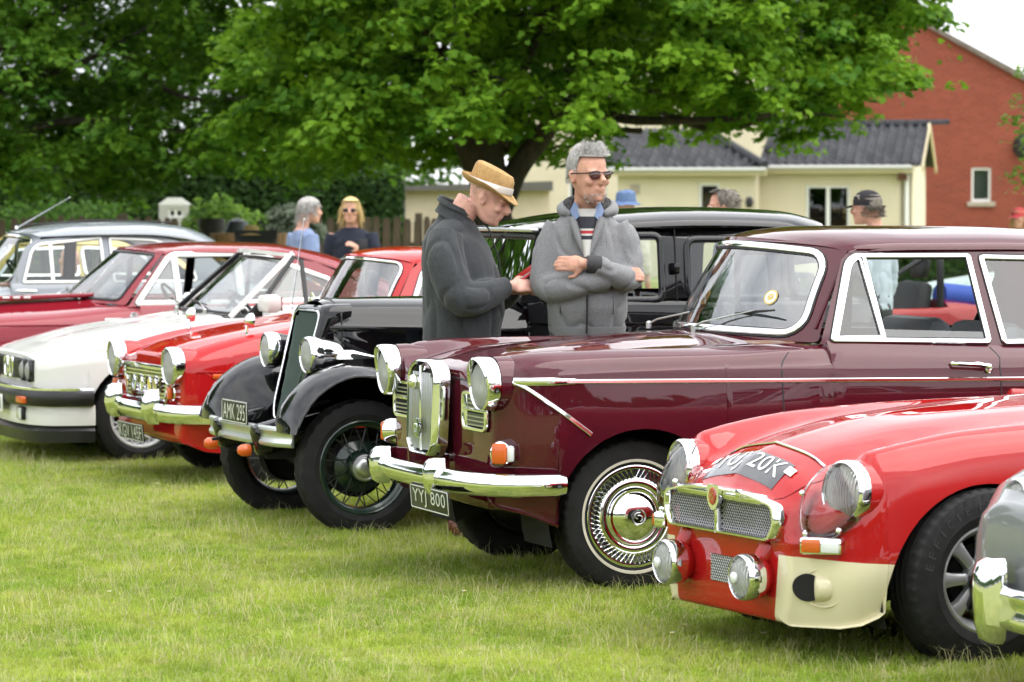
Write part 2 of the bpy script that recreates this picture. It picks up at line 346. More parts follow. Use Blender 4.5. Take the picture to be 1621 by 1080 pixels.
def build_ground():
    b = MB(); xs = list(np.linspace(-300, -14, 6))+list(np.linspace(-12, 14, 80))+list(np.linspace(18, 300, 6)); ys = list(np.linspace(-60, 8, 5))+list(np.linspace(9, 34, 80))+list(np.linspace(36, 400, 10))
    b.grid([[(x, y, ground_h(x, y) if (-12 < x < 14 and 9 < y < 34) else 0) for y in ys] for x in xs]); o = b.build('grass_field', 'turf', None, 60); tag(o, 'mown green lawn under the parked cars', 'lawn', kind='structure')
    # blades: clumps instanced over the lawn in view
    cl = bpy.data.collections.new('clumps'); rs = np.random.RandomState(3)
    def clump(nm, n, hmin, hmax, spread, lean, m_, wd):
        b = MB()
        for k in range(n):
            r = spread*math.sqrt(rs.rand()); a = rs.rand()*6.28; x, y = r*math.cos(a), r*math.sin(a); h = rs.uniform(hmin, hmax); d = rs.rand()*6.28; ln = rs.uniform(.2, 1)*lean*h; f = rs.rand()*6.28; wx, wy = math.cos(f)*wd, math.sin(f)*wd; dx, dy = math.cos(d)*ln, math.sin(d)*ln
            b.add([(x-wx, y-wy, -.01), (x+wx, y+wy, -.01), (x+dx*.35+wx*.8, y+dy*.35+wy*.8, h*.6), (x+dx*.35-wx*.8, y+dy*.35-wy*.8, h*.6), (x+dx, y+dy, h*(1-.25*ln/h))], [(0, 1, 2, 3), (3, 2, 4)])
        me = b.mesh(nm, 0, 0); me.materials.append(M[m_]); q = bpy.data.objects.new(nm, me); cl.objects.link(q)
    for i in range(9): clump('clump_a%d' % i, 26, .012, .036, .06, 1.0, 'blade', .0016)
    clump('clump_c', 12, .025, .06, .05, 1.4, 'blade', .0016); clump('clump_d', 12, .02, .06, .07, 2.4, 'straw', .0016); clump('clump_f', 9, .012, .03, .08, 3.5, 'straw', .0018); clump('clump_e', 5, .05, .11, .06, 1.3, 'straw', .0010)
    me = bpy.data.meshes.new('grass'); n = 24; vs = []; fs = []
    for i in range(n+1):
        D = 10.6+(27-10.6)*i/n; hw = D*.165+.7
        for j in range(13): x = -hw+2*hw*j/12; vs.append((x, D, ground_h(x, D)))
    for i in range(n):
        for j in range(12): a = i*13+j; fs.append((a, a+1, a+14, a+13))
    me.from_pydata(vs, [], fs); go = link(bpy.data.objects.new('grass', me)); tag(go, 'short grass blades of the lawn in front of the cars', 'grass', kind='stuff')
    ng = bpy.data.node_groups.new('grass_blades', 'GeometryNodeTree'); ng.interface.new_socket('Geometry', in_out='INPUT', socket_type='NodeSocketGeometry'); ng.interface.new_socket('Geometry', in_out='OUTPUT', socket_type='NodeSocketGeometry')
    N = ng.nodes.new; l = ng.links.new; gi = N('NodeGroupInput'); gout = N('NodeGroupOutput'); dp = N('GeometryNodeDistributePointsOnFaces'); dp.inputs['Density'].default_value = 1000; ip = N('GeometryNodeInstanceOnPoints'); ci = N('GeometryNodeCollectionInfo'); ci.inputs['Collection'].default_value = cl; ci.inputs['Separate Children'].default_value = True; ci.inputs['Reset Children'].default_value = True
    ip.inputs['Pick Instance'].default_value = True; rv = N('FunctionNodeRandomValue'); rv.data_type = 'FLOAT_VECTOR'; rv.inputs[0].default_value = (-.12, -.12, 0); rv.inputs[1].default_value = (.12, .12, 6.283); rsn = N('FunctionNodeRandomValue'); rsn.inputs[2].default_value = .55; rsn.inputs[3].default_value = 1.3
    nzn = N('ShaderNodeTexNoise'); nzn.inputs['Scale'].default_value = 1.6; mr = N('ShaderNodeMapRange'); mr.inputs[1].default_value = .3; mr.inputs[2].default_value = .7; mr.inputs[3].default_value = .7; mr.inputs[4].default_value = 1.25; mu = N('ShaderNodeMath'); mu.operation = 'MULTIPLY'
    l(nzn.outputs['Fac'], mr.inputs[0]); l(mr.outputs[0], mu.inputs[0]); l(rsn.outputs[1], mu.inputs[1]); l(gi.outputs[0], dp.inputs['Mesh']); l(dp.outputs['Points'], ip.inputs['Points']); l(ci.outputs[0], ip.inputs['Instance']); l(rv.outputs[0], ip.inputs['Rotation']); l(mu.outputs[0], ip.inputs['Scale']); l(ip.outputs[0], gout.inputs[0])
    md = go.modifiers.new('blades', 'NODES'); md.node_group = ng
    # daisies
    spots = [(247, 780), (1065, 1030), (1085, 1016), (1210, 1030), (905, 812), (735, 958), (170, 960)]
    wm = mat('daisy_petal', (.8, .8, .78), .6); ym = mat('daisy_eye', (.7, .5, .05), .7)
    for k, (px, py) in enumerate(spots):
        D = 5400*1.65/(py-314); p = at(px, py, D); o = empty('daisy', (p.x, D, ground_h(p.x, D))); tag(o, ['small white daisy in the lawn before the black car wheel', 'small white daisy below the red sports car spot lamp', 'small white daisy beside another near the sports car', 'small white daisy under the red sports car nose', 'small white daisy before the maroon saloon plate', 'small white daisy in the middle of the open lawn', 'small white daisy at the left of the open lawn'][k], 'flower', 'daisies in the lawn')
        b = MB()
        for q in range(9): a = 2*PI*q/9; b.add([(.003*math.cos(a), .003*math.sin(a), .052), (.008*math.cos(a-.25), .008*math.sin(a-.25), .054), (.014*math.cos(a), .014*math.sin(a), .056), (.008*math.cos(a+.25), .008*math.sin(a+.25), .054)], [(0, 1, 2, 3)])
        b.build('petals', wm, o); MB().ell((0, 0, .053), (.004, .004, .003), 8).build('eye', ym, o); MB().tube([(0, 0, 0), (0, 0, .052)], .0012, 5).build('stem', 'blade', o)
# ------------------------------------------------------------------ trees
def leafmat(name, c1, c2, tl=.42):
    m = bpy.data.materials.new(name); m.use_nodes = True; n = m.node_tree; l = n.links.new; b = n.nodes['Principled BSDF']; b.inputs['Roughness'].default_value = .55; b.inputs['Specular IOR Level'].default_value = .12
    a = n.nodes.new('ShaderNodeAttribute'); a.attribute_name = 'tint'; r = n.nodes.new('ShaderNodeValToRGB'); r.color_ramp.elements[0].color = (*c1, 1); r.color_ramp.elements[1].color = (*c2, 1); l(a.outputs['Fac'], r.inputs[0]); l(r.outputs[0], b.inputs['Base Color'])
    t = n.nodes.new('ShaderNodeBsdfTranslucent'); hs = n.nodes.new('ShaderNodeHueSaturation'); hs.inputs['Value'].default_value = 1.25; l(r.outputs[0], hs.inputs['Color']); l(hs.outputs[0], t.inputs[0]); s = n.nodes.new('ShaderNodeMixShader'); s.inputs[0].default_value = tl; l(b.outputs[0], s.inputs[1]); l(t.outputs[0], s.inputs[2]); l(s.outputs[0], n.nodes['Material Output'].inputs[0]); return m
MAPLE = [(0, 0), (.16, .02), (.42, -.12), (.36, .10), (.52, .22), (.40, .28), (.44, .58), (.24, .48), (.14, .66), (.0, 1.0)]
MAPLE = MAPLE+[(-x, y) for x, y in reversed(MAPLE[1:-1])]
OVAL = [(0, 0), (.22, .25), (.24, .55), (0, 1.0), (-.24, .55), (-.22, .25)]
def leaves(name, m_, par, P, Nn, size, shape, tint, rs, droop=.35):
    """one mesh of many leaves at points P with up-normals Nn"""
    n = len(P); k = len(shape); sh = np.array(shape)-np.array((0, .4)); ang = rs.rand(n)*2*PI
    Nn = Nn/np.linalg.norm(Nn, axis=1, keepdims=True); ref = np.tile(np.array((.3, .2, .93)), (n, 1)); ref[np.abs((Nn*ref).sum(1)) > .95] = (1, 0, 0)
    U = np.cross(Nn, ref); U /= np.linalg.norm(U, axis=1, keepdims=True); W = np.cross(Nn, U); ca, sa = np.cos(ang)[:, None], np.sin(ang)[:, None]; A = U*ca+W*sa; B_ = -U*sa+W*ca
    sz = size*rs.uniform(.65, 1.25, n); co = P[:, None, :]+A[:, None, :]*(sh[:, 0][None, :, None]*sz[:, None, None])+B_[:, None, :]*(sh[:, 1][None, :, None]*sz[:, None, None])
    curl = (sh[:, 1]**2+.6*np.abs(sh[:, 0]))*-droop; co += Nn[:, None, :]*(curl[None, :, None]*sz[:, None, None])
    me = bpy.data.meshes.new(name); me.vertices.add(n*k); me.vertices.foreach_set('co', co.reshape(-1).astype(np.float32)); me.loops.add(n*k); me.loops.foreach_set('vertex_index', np.arange(n*k, dtype=np.int32)); me.polygons.add(n); me.polygons.foreach_set('loop_start', np.arange(0, n*k, k, dtype=np.int32)); me.polygons.foreach_set('loop_total', np.full(n, k, dtype=np.int32))
    at_ = me.attributes.new('tint', 'FLOAT', 'POINT'); at_.data.foreach_set('value', np.repeat(tint, k).astype(np.float32)); me.update(); me.validate(); me.materials.append(m_); return link(bpy.data.objects.new(name, me), par)
def sprays(C, rs, per, rad, flat, lean):
    """leaf points in flattened drooping sprays round cluster centres C; returns points, normals, tints"""
    n = len(C); P = np.repeat(C, per, 0); d = rs.normal(size=(n*per, 3)); d /= np.linalg.norm(d, axis=1, keepdims=True); r = rs.rand(n*per)**.45; R_ = np.repeat(rad*rs.uniform(.6, 1.35, n), per); off = d*(r*R_)[:, None]; off[:, 2] *= flat; off[:, 2] -= .35*(off[:, 0]**2+off[:, 1]**2)/np.maximum(R_, .01)
    Nn = np.stack([d[:, 0]*lean, d[:, 1]*lean, np.full(n*per, .75)], 1)+rs.normal(size=(n*per, 3))*.33
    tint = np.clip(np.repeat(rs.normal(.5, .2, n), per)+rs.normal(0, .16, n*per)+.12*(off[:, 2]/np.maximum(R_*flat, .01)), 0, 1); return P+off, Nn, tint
def limb(par, pts, r0, r1, name='branch', m_='bark', rs=None):
    q = resample(cr(pts, 6), max(6, len(pts)*5)); n = len(q); rr = [r0+(r1-r0)*(i/(n-1))**.8 for i in range(n)]
    q = [(a+noise.noise(Vector((a*2, b*2, c_*2)))*r*.5, b, c_+noise.noise(Vector((c_*2, a*2, 3)))*r*.3) for (a, b, c_), r in zip(q, rr)]
    return MB().tube(q, rr, 10).build(name, m_, par)
M['bark'] = mat('bark', (.032, .026, .020), .9, var=.5, vs=14, bump=1., bs=30, stretch=(1, 1, .25))
def keep(C, fn): return C[np.array([fn(*c) for c in C])]
def build_main_tree():
    rs = np.random.RandomState(11); t = tag(empty('maple_tree', (-.15, 36, 0)), 'big spreading maple tree with bright green leaves and dark forked trunk', 'tree')
    o = t.location; rel = lambda px, py, D: at(px, py, D)-Vector(o)
    limb(t, [(0, 0, -.1), (.0, 0, .6), (-.05, 0, 1.4), (-.12, 0, 2.1), (-.25, 0, 2.7)], .27, .18, 'trunk')
    for pts, a, b in (([(-.1, 0, 1.7), (-.35, -.1, 2.3), rel(690, 110, 36), rel(640, 20, 35.8), rel(600, -150, 35.5)], .2, .07), ([(-.15, 0, 2.1), rel(745, 120, 36), rel(735, 0, 36.2), rel(760, -250, 36.2)], .24, .12), ([(.0, 0, 1.5), (.25, 0, 2.0), rel(900, 170, 36), rel(1010, 110, 35.5), rel(1150, 40, 35), rel(1300, 10, 34.6)], .18, .05), ([(.0, 0, 2.2), rel(830, 90, 36.5), rel(900, -30, 37), rel(1000, -250, 37)], .16, .08), ([rel(690, 110, 36), rel(600, 95, 36), rel(520, 60, 35.6), rel(450, 40, 35)], .09, .03), ([rel(900, 170, 36), rel(1000, 190, 35), rel(1120, 190, 34.5), rel(1250, 180, 34)], .1, .03), ([(-.2, 0, 2.4), (-.6, -1, 3.1), (-.8, -2.2, 3.5)], .12, .04)): limb(t, pts, a*.76, b*.8)
    for k in range(34):
        a = rs.rand()*2*PI; s = Vector((rs.uniform(-1.2, 2.5), rs.uniform(-1.5, 1.5), rs.uniform(2.3, 3.6))); e = s+Vector((math.cos(a)*rs.uniform(.8, 1.8), math.sin(a)*rs.uniform(.8, 1.6), rs.uniform(-.25, .5))); limb(t, [s, (s+e)/2+Vector((0, 0, .1)), e], .035, .01, 'twig')
    # crown volume in local metres: flat-bottomed dome leaning right
    def inside(x, y, z):
        ax = (x-1.05)/(3.75 if x > 1.05 else 4.0); r = math.hypot(ax, y/3.7)
        if r > 1: return False
        zt = 3.0+4.4*math.sqrt(1-r*r); zb = 2.12+.34*(noise.noise(Vector((x*.8, y*.8, 1)))) + (.40 if 1.2 < x < 3.0 else .22 if x > 1.0 else 0)+(.55*max(0, min(1, (x-3.5)/.7)))
        if abs(x+.2) < 1.1 and y < .5: zb += .22 if x < .6 else .1
        return zb < z < zt and r > .28*max(0, 1-abs(z-2.6)/2)
    C = keep(rs.uniform((-3.2, -3.8, 1.8), (5.0, 3.8, 4.6), (2600, 3)), inside); P, Nn, ti = sprays(C, rs, 84, .34, .38, .6)
    dens = np.array([noise.noise(Vector(p*1.15)) for p in P]); k = dens > -.15; P, Nn, ti = P[k], Nn[k], ti[k]
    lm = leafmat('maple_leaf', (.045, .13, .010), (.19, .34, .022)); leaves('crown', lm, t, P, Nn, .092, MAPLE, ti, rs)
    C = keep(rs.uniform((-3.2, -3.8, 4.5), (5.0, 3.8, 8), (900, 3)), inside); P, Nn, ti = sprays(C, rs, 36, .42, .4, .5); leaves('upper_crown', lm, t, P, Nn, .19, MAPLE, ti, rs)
def build_left_tree():
    rs = np.random.RandomState(5); t = tag(empty('shade_tree', (-7.3, 41, 0)), 'dark leafy tree whose long branches reach in from the left', 'tree'); o = Vector(t.location); rel = lambda px, py, D: at(px, py, D)-o
    limb(t, [(0, 0, -.1), (0, 0, 1), (.05, 0, 2.2), (.1, 0, 3.6), (.2, 0, 5)], .36, .2, 'trunk')
    for pts, a in (([(0, 0, 2.0), rel(20, 140, 40.5), rel(130, 100, 40), rel(260, 30, 39.5)], .1), ([(0, 0, 1.5), rel(30, 215, 40.5), rel(160, 190, 40), rel(300, 210, 39.5)], .09), ([(.1, 0, 2.8), rel(60, 40, 40.5), rel(220, -40, 40)], .1), ([(0, 0, 1.2), rel(10, 245, 40), rel(70, 244, 40), rel(160, 236, 40)], .06), ([rel(120, 30, 40), rel(200, 90, 40), rel(260, 140, 40), rel(330, 160, 39.5), rel(430, 150, 39)], .05)): limb(t, pts, a, .015)
    def inside(x, y, z):
        r = math.hypot((x-1.2)/5.0, y/3.4)
        if r > 1: return False
        zb = 1.75+.35*noise.noise(Vector((x*.7, y*.7, 5)))+(.25 if x > 3 else 0); return zb < z < 3+4.5*math.sqrt(1-r*r)
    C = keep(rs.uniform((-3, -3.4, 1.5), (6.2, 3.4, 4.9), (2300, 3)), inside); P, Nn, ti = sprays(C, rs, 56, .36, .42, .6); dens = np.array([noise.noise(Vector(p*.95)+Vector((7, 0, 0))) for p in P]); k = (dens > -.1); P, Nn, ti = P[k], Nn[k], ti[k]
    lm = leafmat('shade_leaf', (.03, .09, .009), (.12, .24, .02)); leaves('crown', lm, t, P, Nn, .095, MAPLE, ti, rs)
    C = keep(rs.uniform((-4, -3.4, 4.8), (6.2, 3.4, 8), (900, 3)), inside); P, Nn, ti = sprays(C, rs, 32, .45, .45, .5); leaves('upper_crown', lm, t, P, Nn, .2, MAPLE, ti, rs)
def bush(name, label, c, r, n, size, m_, rs, cat='bush', group=None, shape=OVAL, flat=1., trunk=0., core=True):
    t = tag(empty(name, c), label, cat, group); d = rs.normal(size=(n, 3)); d /= np.linalg.norm(d, axis=1, keepdims=True); d[:, 2] = np.abs(d[:, 2]) if trunk == 0 else d[:, 2]
    f = np.array([1+.35*noise.noise(Vector(q*2.2)+Vector(c)) for q in d]); rr = rs.rand(n)**.25; P = d*rr[:, None]*f[:, None]*np.array(r); P[:, 2] += trunk
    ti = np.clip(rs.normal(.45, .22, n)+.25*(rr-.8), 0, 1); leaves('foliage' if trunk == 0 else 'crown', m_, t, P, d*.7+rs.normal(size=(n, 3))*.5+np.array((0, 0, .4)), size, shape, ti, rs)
    if trunk: limb(t, [(0, 0, -.1), (.05, 0, trunk*.5), (0, 0, trunk)], r[0]*.1, r[0]*.05, 'trunk')
    elif core: MB().tube([(0, 0, 0), (0, 0, r[2]*.5)], [.06, .03], 8).build('stem', 'bark', t)
    return t
def hedge(name, label, p0, p1, w_, h_, n, size, m_, rs):
    t = tag(empty(name, ((p0[0]+p1[0])/2, (p0[1]+p1[1])/2, 0)), label, 'hedge'); L_ = math.hypot(p1[0]-p0[0], p1[1]-p0[1]); t.rotation_euler.z = math.atan2(p1[1]-p0[1], p1[0]-p0[0])
    u = rs.uniform(-L_/2, L_/2, n); f = rs.rand(n); P = np.zeros((n, 3)); Nn = np.zeros((n, 3)); top = f < .35; hh = h_*np.array([1+.16*noise.noise(Vector((x*.9, 0, 2))) for x in u])
    P[:, 0] = u; P[:, 1] = np.where(top, rs.uniform(-w_/2, w_/2, n), -w_/2+np.abs(rs.normal(0, .08, n))); P[:, 2] = np.where(top, hh-np.abs(rs.normal(0, .08, n)), rs.rand(n)*hh); Nn[:] = np.where(top[:, None], (0, 0, 1.), (0, -1, .35)); Nn += rs.normal(size=(n, 3))*.45
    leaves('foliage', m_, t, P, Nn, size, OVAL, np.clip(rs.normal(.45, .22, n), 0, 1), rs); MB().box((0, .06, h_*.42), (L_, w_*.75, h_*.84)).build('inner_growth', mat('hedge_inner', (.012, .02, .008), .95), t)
def build_green():
    rs = np.random.RandomState(21); dk = leafmat('hedge_leaf', (.012, .035, .008), (.04, .085, .016), .25); md = leafmat('garden_leaf', (.03, .085, .012), (.10, .2, .03)); lt = leafmat('young_leaf', (.07, .16, .02), (.2, .33, .05)); gy = leafmat('grey_leaf', (.10, .13, .09), (.22, .26, .19))
    hedge('dark_hedge', 'tall dark clipped hedge behind the picket fence', (-9.5, 54), (-1.7, 54), 1.2, 2.35, 16000, .13, dk, rs)
    hedge('low_hedge', 'low green hedge in front of the brick house', (5.2, 57), (12, 57), .9, 1.05, 9000, .09, md, rs)
    for k, (px, py, D, r, lab, mm) in enumerate(((60, 330, 50, (.9, .7, 1.0), 'rounded mid green shrub at the left end of the fence', md), (150, 330, 51, (.8, .7, .8), 'broad green shrub behind the fence left of the white cottage', md), (345, 330, 45.5, (.55, .5, .75), 'bright young green shrub above the dark pot', lt), (460, 335, 46, (.5, .4, .5), 'silvery leaved shrub beside the grey-haired man', gy), (405, 342, 46, (.3, .3, .35), 'small yellow flowering plant behind the planters', lt))):
        p = at(px, py, D); bush('garden_shrub', lab, (p.x, D, max(0, p.z-r[2]*.8)), r, 2600 if k != 4 else 500, .09, mm, rs, group='shrubs behind the fence')
    for k, (x, y, r, h, lab) in enumerate(((-8.8, 74, (3.6, 3, 3.2), 4.2, 'tall hazy tree far behind the hedge at the left edge'), (-4.4, 80, (3.4, 3, 2.2), 2.6, 'rounded far tree behind the dark hedge'), (-13.5, 66, (3, 3, 3.5), 4.0, 'far tree beyond the left edge behind the shade tree'))): bush('far_tree', lab, (x, y, 0), r, 9000, .2, md if k else dk, rs, 'tree', 'far trees beyond the hedge', OVAL, trunk=h)
    bush('tall_tree', 'tall tree left of the picture, mirrored in the windscreens', (-21.5, 38, 0), (6, 5.5, 6.2), 11000, .5, md, rs, 'tree', None, OVAL, trunk=10.2)
    # branch of a tree that stands right of the picture
    t = tag(empty('roadside_tree', (6.6, 36, 0)), 'thin leafy branches of a tree at the right edge', 'tree'); limb(t, [(0, 0, -.1), (0, 0, 1.4), (-.05, 0, 2.6), (0, 0, 4)], .12, .06, 'trunk')
    C = []
    for px, py in ((1618, 160), (1600, 185), (1612, 205), (1619, 240), (1605, 275), (1618, 290), (1620, 110), (1640, 200), (1650, 150), (1645, 260), (1680, 100), (1690, 200)): q = at(px, py, 36)-Vector((6.6, 36, 0)); C.append(q); limb(t, [(0, 0, q.z-.25), (q.x*.5, 0, q.z-.05), q], .02, .004, 'twig')
    P, Nn, ti = sprays(np.array([tuple(c) for c in C]), rs, 26, .2, .6, .5); leaves('crown', leafmat('spring_leaf', (.07, .16, .02), (.2, .30, .06)), t, P, Nn, .085, OVAL, ti, rs)
def build_reflection_wood():
    # unseen tree belt behind and beside the viewer, added for car paint to reflect
    rs = np.random.RandomState(8); n = 22000; a = rs.uniform(R(100), R(440), n); f = np.array([.5+.5*noise.noise(Vector((math.cos(q)*7, math.sin(q)*7, 0))) for q in a]); H_ = 2.6+4.2*f
    r = 48+rs.normal(0, 2.5, n); z = H_*rs.rand(n)**.6; k = (a < R(440)) & (np.abs((a-R(90)+PI) % (2*PI)-PI) > R(24))
    P = np.stack([r*np.cos(a), 14+r*np.sin(a), z], 1)[k]; N_ = np.stack([-np.cos(a), -np.sin(a), np.full(n, .5)], 1)[k]+rs.normal(size=(k.sum(), 3))*.5
    o = leaves('reflection_wood', leafmat('wood_leaf', (.02, .06, .008), (.07, .14, .02), .3), None, P, N_, 1.1, OVAL, np.clip(rs.normal(.45, .2, k.sum()), 0, 1), rs); tag(o, 'unseen belt of trees round the field, added for reflections', 'wood', kind='stuff')
# ------------------------------------------------------------------ fence, tubs
def build_fence():
    wood = mat('weathered_wood', (.085, .062, .042), .85, var=.45, vs=6, bump=.5, bs=40, stretch=(4, 4, .5)); D = 47.0; f = tag(empty('picket_fence', (0, D, 0)), 'dark weathered wooden picket fence behind the parked cars', 'fence')
    x0, x1 = -7.4, .75; pitch = .132; n = int((x1-x0)/pitch); me = [MB().prism([(-.05, 0, 0), (.05, 0, 0), (.05, 0, 1.33), (.03, 0, 1.39), (-.03, 0, 1.39), (-.05, 0, 1.33)], (0, .022, 0)).mesh('picket', 0) for _ in range(1)][0]; me.materials.append(wood)
    for k in range(n):
        o = link(bpy.data.objects.new('picket', me), f); o.location = (x0+k*pitch+random.uniform(-.008, .008), 0, random.uniform(-.03, .03)); o.rotation_euler = (0, random.uniform(-.02, .02), 0); o.scale = (random.uniform(.85, 1.1), 1, 1)
    for z in (.35, 1.0): MB().box(((x0+x1)/2, .05, z), (x1-x0, .04, .09)).build('rail', wood, f)
    for k in range(5): MB().box((x0+k*(x1-x0)/4, .1, .72), (.1, .1, 1.45)).build('post', wood, f)
def build_tubs():
    wd = mat('barrel_oak', (.30, .18, .085), .7, var=.35, vs=5, bump=.3, stretch=(6, 6, .6)); bk = mat('black_plastic', (.015, .015, .016), .5)
    def tub(px, py, D, r, h, lab):
        p = at(px, py, D); o = tag(empty('barrel_planter', (p.x, D, 0)), lab, 'planter', 'wooden barrel planters')
        for k in range(16): a = 2*PI*k/16; MB().box((r*math.cos(a), r*math.sin(a), p.z/2), (.03, 2*PI*r/16*.97, p.z), Matrix.Rotation(a, 3, 'Z'), .006).build('stave', wd, o)
        for z in (.25, .8): MB().lathe([(r+.02, z*p.z-.03), (r+.025, z*p.z), (r+.02, z*p.z+.03)], 32, (0, 0, 0), (0, 0, 1)).build('hoop', 'blackrub', o)
        MB().lathe([(r-.02, p.z-.05), (0, p.z-.02)], 24, (0, 0, 0), (0, 0, 1)).build('soil', 'dark', o)
    tub(361, 369, 42, .2, .6, 'low oak planter left of the dark chair'); tub(434, 369, 42, .2, .6, 'low oak planter right of the dark chair')
    p = at(335, 346, 43); o = tag(empty('plant_pot', (p.x, 43, 0)), 'tall black pot standing before the fence under the young shrub', 'pot'); MB().lathe([(0, 0), (.13, 0), (.145, p.z*.9), (.165, p.z*.9), (.165, p.z), (.15, p.z), (.14, p.z-.06), (0, p.z-.06)], 28, (0, 0, 0), (0, 0, 1)).build('pot', bk, o); MB().lathe([(.168, p.z*.9), (.172, p.z*.96), (.168, p.z)], 28, (0, 0, 0), (0, 0, 1)).build('rim', bk, o)
    # folding chair with a basket and a cap hung on it
    p = at(405, 362, 41); o = tag(empty('folding_chair', (p.x, 41, 0)), 'dark canvas folding chair between two oak planters', 'chair'); cv = mat('dark_canvas', (.03, .033, .037), .85, bump=.2)
    MB().prism([(-.24, 0, p.z-.02), (.24, 0, p.z-.02), (.17, -.02, .75), (-.17, -.02, .75)], (0, .03, 0)).build('backrest', cv, o); MB().box((0, -.22, .72), (.46, .44, .03), bev=.01).build('seat', cv, o)
    for s in (1, -1): MB().tube([(s*.25, .03, p.z+.02), (s*.22, -.05, .7), (s*.26, -.4, 0)], .014, 8).build('leg', 'black', o); MB().tube([(s*.25, -.42, .74), (s*.2, .05, 0)], .014, 8).build('leg', 'black', o)
    p = at(396, 357, 40.9); o = tag(empty('straw_hat', (p.x, 41.1, p.z-.12)), 'domed straw hat resting on the dark folding chair', 'hat'); MB().lathe([(.17, 0), (.10, .03), (.09, .09), (.06, .12), (0, .125)], 24, (0, 0, 0), (0, 0, 1)).build('crown', mat('straw', (.45, .32, .13), .8, bump=.5, bs=120), o)
    p = at(376, 345, 43.5); o = tag(empty('compost_bin', (p.x, 43.5, 0)), 'slate blue domed compost bin behind the oak planter', 'bin'); MB().lathe([(.22, 0), (.2, p.z*.8), (.17, p.z*.88), (.16, p.z*.9), (.12, p.z*.97), (0, p.z)], 28, (0, 0, 0), (0, 0, 1)).build('drum', mat('slate_plastic', (.06, .07, .085), .55), o); MB().tube([(-.04, 0, p.z), (-.04, 0, p.z+.03), (.04, 0, p.z+.03), (.04, 0, p.z)], .008, 6).build('handle', 'black', o)
# ------------------------------------------------------------------ buildings
def window(par, x0, x1, z0, z1, y, panes=1, m_='tinted', sill=False, fr=.055):
    """casement in a wall facing -y; frame is the part, panes and sill its pieces"""
    W_ = M['upvc']; b = MB()
    for xa, xb, za, zb in ((x0, x1, z0, z0+fr), (x0, x1, z1-fr, z1), (x0, x0+fr, z0+fr, z1-fr), (x1-fr, x1, z0+fr, z1-fr)): b.box(((xa+xb)/2, y, (za+zb)/2), (xb-xa, .07, zb-za))
    for k in range(1, panes): b.box((x0+(x1-x0)*k/panes, y, (z0+z1)/2), (fr*1.4, .07, z1-z0-2*fr))
    o = b.build('window', W_, par, 0)
    for k in range(panes):
        xa = x0+fr+(x1-x0-2*fr)*k/panes; xb = x0+fr+(x1-x0-2*fr)*(k+1)/panes; MB().box(((xa+xb)/2, y+.012, (z0+z1)/2), (xb-xa-.02, .012, z1-z0-2*fr)).build('pane', m_, o, 0)
    MB().box(((x0+x1)/2, y+.25, (z0+z1)/2), (x1-x0-.04, .02, z1-z0-.04)).build('curtain', M['curtain'], o, 0)
    if sill: MB().box(((x0+x1)/2, y-.05, z0-.07), (x1-x0+.22, .2, .12), bev=.015).build('sill', M['stone'], o, 0)
    return o
def wall_holes(x0, x1, z0, z1, y, holes, th=.28):
    """front wall facing -y with rectangular openings"""
    b = MB(); xs = sorted({x0, x1, *[h[0] for h in holes], *[h[1] for h in holes]}); zs = sorted({z0, z1, *[h[2] for h in holes], *[h[3] for h in holes]})
    for xa, xb in zip(xs, xs[1:]):
        for za, zb in zip(zs, zs[1:]):
            if any(h[0] <= (xa+xb)/2 <= h[1] and h[2] <= (za+zb)/2 <= h[3] for h in holes): continue
            b.add([(xa, y, za), (xb, y, za), (xb, y, zb), (xa, y, zb)], [(0, 1, 2, 3)])
    for a, c_, d, e in holes: b.add([(a, y, d), (c_, y, d), (c_, y, e), (a, y, e), (a, y+th, d), (c_, y+th, d), (c_, y+th, e), (a, y+th, e)], [(0, 1, 5, 4), (1, 2, 6, 5), (2, 3, 7, 6), (3, 0, 4, 7)])
    return b
def tile_me():
    """one pantile: S-section, 0.30 cover wide, 0.36 long, slight thickness"""
    b = MB(); prof = [(-.105+.21*k/10, .042*math.cos(2*PI*(k/10)*1.0)) for k in range(11)]
    top = [[(x, s*.19, h+(.018 if s < 0 else 0)) for x, h in prof] for s in (-1, 1)]; b.grid(top); b.grid([[(x, -.19, h+.018) for x, h in prof], [(x, -.19, h-.006) for x, h in prof]]); return b.mesh('tile', 50)
def tile_plane(par, A, U, Vv, w_, l_, clip=None, m_=None):
    """tiles over a slope: A lower-left corner, U along the eave, Vv up the slope"""
    U = Vector(U).normalized(); Vv = Vector(Vv).normalized(); Nn = U.cross(Vv); base = Matrix((U, Vv, Nn)).transposed(); px_, py_ = .2, .31; nx, ny = int(w_/px_), int(l_/py_)+1
    for j in range(ny):
        for i in range(nx+1):
            u, v = i*px_+.1, j*py_+.17
            if clip and not clip(u, v): continue
            o = link(bpy.data.objects.new('tile', TILE[random.randrange(3)]), par); o.matrix_local = Matrix.Translation(Vector(A)+U*u+Vv*v+Nn*random.uniform(.03, .036)) @ (base @ Matrix.Rotation(random.uniform(-.012, .012), 3, 'Z')).to_4x4()
TILE = []
